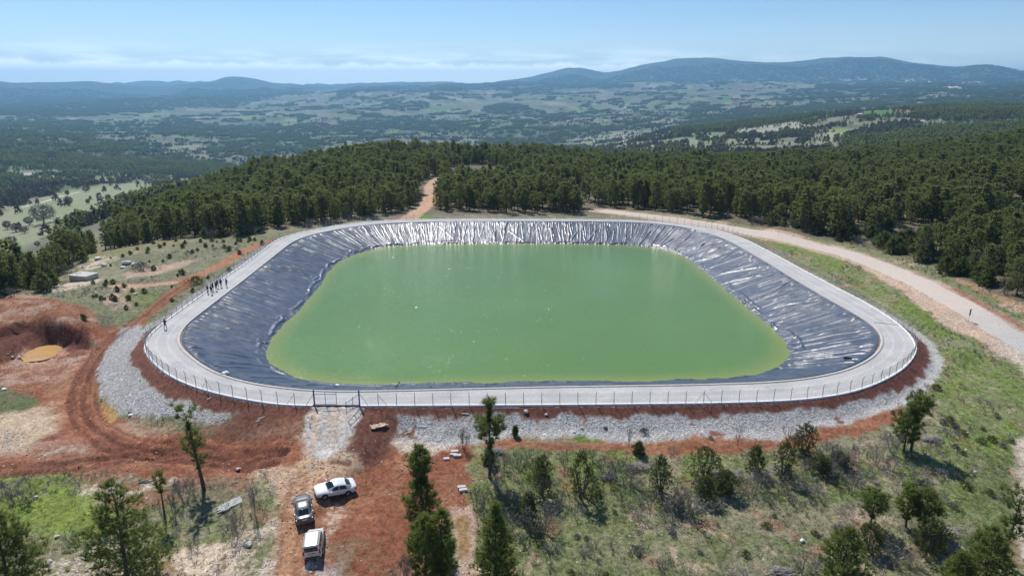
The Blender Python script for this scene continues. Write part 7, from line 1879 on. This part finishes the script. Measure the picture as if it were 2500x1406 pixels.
# undergrowth at the edge of the forest and on the right-hand slope: junipers and leafless thickets
ub = [bush_mesh(740 + k, 2.6, 1.35, 150, 7, .46, .15, M_JUN, [.4, .6, .75, .5][k], 3) for k in range(4)]; ut = [twig_mesh(750 + k, 2.2, 1.5, 9, 4, M_BROWN if k % 2 else M_SHRUB, .035, 2) for k in range(3)]
t_ = g.uniform(R(-38), R(40), 900); r_ = np.interp(t_, NBt, NBr) + g.normal(2, 4.0, 900) + np.where(t_ > R(20), np.abs(g.normal(0, 12, 900)), 0); bx, by = np.sin(t_) * r_, np.cos(t_) * r_
ok = (sdist(bx, by, OUTC) > 4) & (ldist(bx, by, ROAD) > 6.5) & (ldist(bx, by, DIRT_W) > 4) & (in_forest(bx, by, -6)) & ((t_ > R(13)) | (g.random(900) < .35)); bx, by = bx[ok], by[ok]; bz = zfine(bx, by); o_ = np.argsort(np.hypot(bx, by))
for n_i, k in enumerate(o_[:230]):
    if g.random() < .55:
        v = int(g.integers(0, 4)); place('edge_bush', ['rounded', 'cone-shaped', 'pointed', 'broad'][v] + ' dark juniper at the forest edge ' + sector(bx[k], by[k], bz[k]), 'bush', (bx[k], by[k], bz[k]), [('stems', ub[v][0]), ('foliage', ub[v][1])], float(g.random() * 6), float(g.uniform(.55, 1.5)), 'bushes along the forest edge', .1)
    else:
        v = int(g.integers(0, 3)); place('edge_thicket', ['grey', 'brown', 'sparse grey'][v] + ' leafless thicket at the forest edge ' + sector(bx[k], by[k], bz[k]), 'shrub', (bx[k], by[k], bz[k]), [('twigs', ut[v])], float(g.random() * 6), float(g.uniform(.6, 1.4)), 'leafless thickets along the forest edge', .1)
# --- field trees on the left, single
ft = [broad_bare(800 + k, 7.0, [3.6, 3.0, 4.2, 2.6][k], [M_BROWN, M_BROWN, M_SHRUB, M_BUD][k], 620, 8) for k in range(4)]
FIELD = [(108, 546, 48, 2), (168, 503, 24, 1), (215, 499, 14, 3), (72, 550, 22, 0), (40, 566, 22, 2), (150, 552, 18, 0), (178, 536, 18, 1), (200, 534, 18, 0), (222, 534, 17, 2), (240, 530, 16, 1), (255, 528, 14, 0), (18, 560, 22, 1), (28, 600, 24, 2), (92, 602, 14, 0), (20, 640, 26, 2), (60, 570, 18, 2), (265, 492, 18, 3), (290, 490, 16, 0), (300, 486, 16, 2), (210, 470, 16, 0), (165, 478, 14, 3), (130, 478, 14, 3), (190, 462, 18, 0), (150, 462, 14, 2), (120, 468, 18, 2), (90, 472, 18, 0), (60, 478, 18, 2), (30, 482, 18, 0), (10, 488, 16, 2), (45, 470, 16, 1), (75, 462, 16, 0), (105, 456, 16, 2), (225, 452, 14, 0), (250, 448, 14, 3), (270, 446, 16, 3), (290, 446, 14, 0), (310, 444, 14, 3), (325, 442, 12, 3), (340, 440, 12, 3), (135, 455, 14, 1), (5, 470, 16, 0), (20, 460, 14, 1), (60, 452, 14, 2), (180, 450, 14, 0), (205, 447, 14, 1), (355, 446, 16, 2), (365, 452, 18, 2), (385, 462, 18, 0), (350, 480, 14, 0), (330, 486, 14, 1), (310, 496, 14, 2), (370, 487, 14, 2)]
flab = neighbour_labels([(px, py, ['brown', 'brown', 'grey', 'budding'][v]) for px, py, hp, v in FIELD], ANCH_F, 'field tree')
for k, (px, py, hp, v) in enumerate(FIELD):
    q = on_ground(px, py); d = project(q.x, q.y, q.z)[2]; s = hp * d / FPX / 7.0
    if px == 108: lab, gp = 'largest spreading leafless tree in the pale pasture at far left', None
    elif px == 168: lab, gp = 'round grey tree alone on the pale pasture, the larger of two', None
    elif px == 215: lab, gp = 'small tree alone on the pale pasture right of the round grey tree', None
    else: lab, gp = flab[k], 'trees of the left pasture'
    place('field_tree', lab, 'field tree', q, [('trunk', ft[v][0]), ('crown', ft[v][1])], k * 1.3, s, gp, .1)

# --- woods and hedges farther off, as masses
def blob(seed, h, r, m, n, leaf, width):
    q = np.random.default_rng(seed); u = q.random(n); a = q.random(n) * 6.283; rad = r * (1 - u * .8) * np.sqrt(q.uniform(.3, 1, n)); P = np.c_[np.cos(a) * rad, np.sin(a) * rad, h * (.12 + .85 * u)]; A = np.c_[np.cos(a) * .7, np.sin(a) * .7, np.full(n, .7)]
    return needles(P, A, 3, leaf, width, .9, q)
def far_tree(seed, h=8, r=2.2, m=None):
    V, F = blob(seed, h, r, m, 34, 1.7, 1.0); return mesh_np('far_tree', V, F, m or M_FOREST)
def clump(seed, m=None, n=16, R_=13, h=8):
    q = np.random.default_rng(seed); parts = []
    for k in range(n):
        V, F = blob(seed * 50 + k, h * q.uniform(.7, 1.2), 2.6, m, 12, 2.6, 2.0); a = q.random() * 6.28; rr = R_ * math.sqrt(q.random()); parts.append((V + np.array((math.cos(a) * rr, math.sin(a) * rr, 0)), F))
    V, F = join_vf(parts); return mesh_np('wood_clump', V, np.concatenate(F), m or M_FOREST)
M_FARWOOD = foliage('far_wood', (.085, .11, .055), (.15, .16, .08), trans=.55)
library('far_pine', [far_tree(820 + k, 8, [2.0, 2.4, 2.8][k]) for k in range(3)]); library('wood_clump', [clump(830 + k, M_FARWOOD) for k in range(4)])
library('far_bare', [far_tree(840 + k, 6, 3.2, M_BROWN) for k in range(2)] + [far_tree(842, 5, 2.6, M_BUD)])
mid = fw * INV * (RAD > 560) * (RAD < 1900); n_ = int(min(26000, (mid * CELL).sum() / 34)); P_, _k = cells(mid, n_, g); print('mid wood', n_); scatter('woodland', P_, g.uniform(.7, 1.25, n_), LIB['far_pine'], g, .03)
fr = sstep(.45, .8, fw) * INV * (RAD >= 1900) * (RAD < 9500); n_ = int(min(42000, (fr * CELL).sum() / 420)); P_, _k = cells(fr, n_, g); print('far wood', n_); scatter('distant_woodland', P_ - np.array((0, 0, .5)), g.uniform(.7, 1.3, n_), LIB['wood_clump'], g, .0)
hw = far * (1 - fw) * INV * (RAD > 420) * (RAD < 4200) * (1 - .97 * PASTURE) * (1 - .2 * PAST2) * (.015 + hedge * 2.2 + .9 * sstep(.60, .68, fbm(X / 60, Y / 60, 3, seed=175))); n_ = 32000; P_, _k = cells(hw * np.clip(900 / RAD, .15, 1.5), n_, g); scatter('hedgerow_trees', P_, g.uniform(.5, 1.3, n_), LIB['far_bare'], g, .03)
hp_ = (1 - .97 * PASTURE) * (1 - .9 * PAST2) * far * (1 - fw) * INV * (RAD > 420) * (RAD < 4200) * sstep(.56, .7, fbm(X / 75, Y / 75, 4, seed=176)); n_ = 7000; P_, _k = cells(hp_ * np.clip(900 / RAD, .15, 1.5), n_, g); scatter('scattered_pines', P_, g.uniform(.5, 1.1, n_), LIB['far_pine'], g, .03)
# ------------------------------------------------------------------ village and farm buildings far off
M_TILE = mat('red_roof_tiles', (.36, .13, .075), .85, var=.2, vscale=.4); M_PLAST = mat('pale_plaster', (.58, .54, .48), .85, var=.12, vscale=.3); M_ORNG = mat('orange_roof', (.60, .22, .09), .8)
def house(px, py, w, d, h, rz, label, roof=None, group=None):
    q = ground(px, py)[0]; z = float(zfine(q[0:1], q[1:2])[0]); r = tag(empty('village_house', (q[0], q[1], z), rz), label, 'house', group)
    MB().box((0, 0, h / 2 - .5), (w, d, h + 1)).build('wall', M_PLAST, r)
    e = .5; mb = MB(); mb.add([(-w / 2 - e, -d / 2 - e, h), (w / 2 + e, -d / 2 - e, h), (w / 2 + e, d / 2 + e, h), (-w / 2 - e, d / 2 + e, h), (-w / 2 - e, 0, h + d * .3), (w / 2 + e, 0, h + d * .3)], [(0, 1, 5, 4), (2, 3, 4, 5), (1, 2, 5), (3, 0, 4), (0, 3, 2, 1)])
    mb.build('roof', roof or M_TILE, r)
hr = random.Random(4)
for k, (px, py) in enumerate([(1092, 256), (1100, 258), (1108, 255), (1114, 258), (1122, 256), (1128, 252), (1132, 257), (1138, 255), (1142, 259), (1147, 254), (1150, 258), (1082, 254), (1075, 257), (1090, 241), (1084, 238), (1098, 239), (1079, 243), (1104, 242), (1136, 261), (1118, 261)]):
    house(px, py, hr.uniform(9, 16), hr.uniform(7, 10), hr.uniform(4, 7), hr.uniform(-.5, .5), 'red roofed house in the small village on the far hillside', None, 'houses of the far village')
house(1126, 235, 22, 14, 8, .1, 'orange roofed building alone above the far village', M_ORNG)
house(480, 298, 60, 12, 4, .05, 'long low orange roofed farm building in the far left plain', M_ORNG)
house(1004, 264, 20, 10, 5, .2, 'pinkish roofed farmhouse at the left of the far village')
house(1634, 373, 8, 5, 3, .3, 'tiny white shed below the fields beyond the forest', M_WHITEPL)
house(2098, 283, 7, 5, 3, .1, 'small white hut between the brown and green fields on the right', M_WHITEPL)
# ------------------------------------------------------------------ smoke from a field fire, and the air itself
q = ground(806, 290)[0]; z = float(zfine(q[0:1], q[1:2])[0]); mb = MB(); hs = np.linspace(0, 1, 9)
mb.tube([(q[0] - 70 * u ** 1.4, q[1], z + 6 + 135 * u) for u in hs], 4 + 26 * hs, 12)
sm = bpy.data.materials.new('thin_smoke'); sm.use_nodes = True; t = sm.node_tree; t.nodes.remove(t.nodes['Principled BSDF'])
pv = N(t, 'ShaderNodeVolumePrincipled', ins={'Density': .010}); pv.inputs['Color'].default_value = (.85, .88, .92, 1); L(t, pv.outputs[0], t.nodes['Material Output'].inputs['Volume'])
tag(mb.build('smoke', sm, smooth=True), kind='stuff')
hm = bpy.data.materials.new('hazy_air'); hm.use_nodes = True; t = hm.node_tree; t.nodes.remove(t.nodes['Principled BSDF'])
pv = N(t, 'ShaderNodeVolumePrincipled', ins={'Density': 1.0e-4, 'Anisotropy': 0.3}); pv.inputs['Color'].default_value = (.32, .66, 1.0, 1); L(t, pv.outputs[0], t.nodes['Material Output'].inputs['Volume'])
zb, zt = float(Z.min()) - 1.0, float(Z.max()) + 12.0
hz = MB().box((0, 0, (zb + zt) / 2), (36000, 36000, zt - zb)).build('haze', hm); tag(hz, kind='stuff')
print('haze', zb, zt)
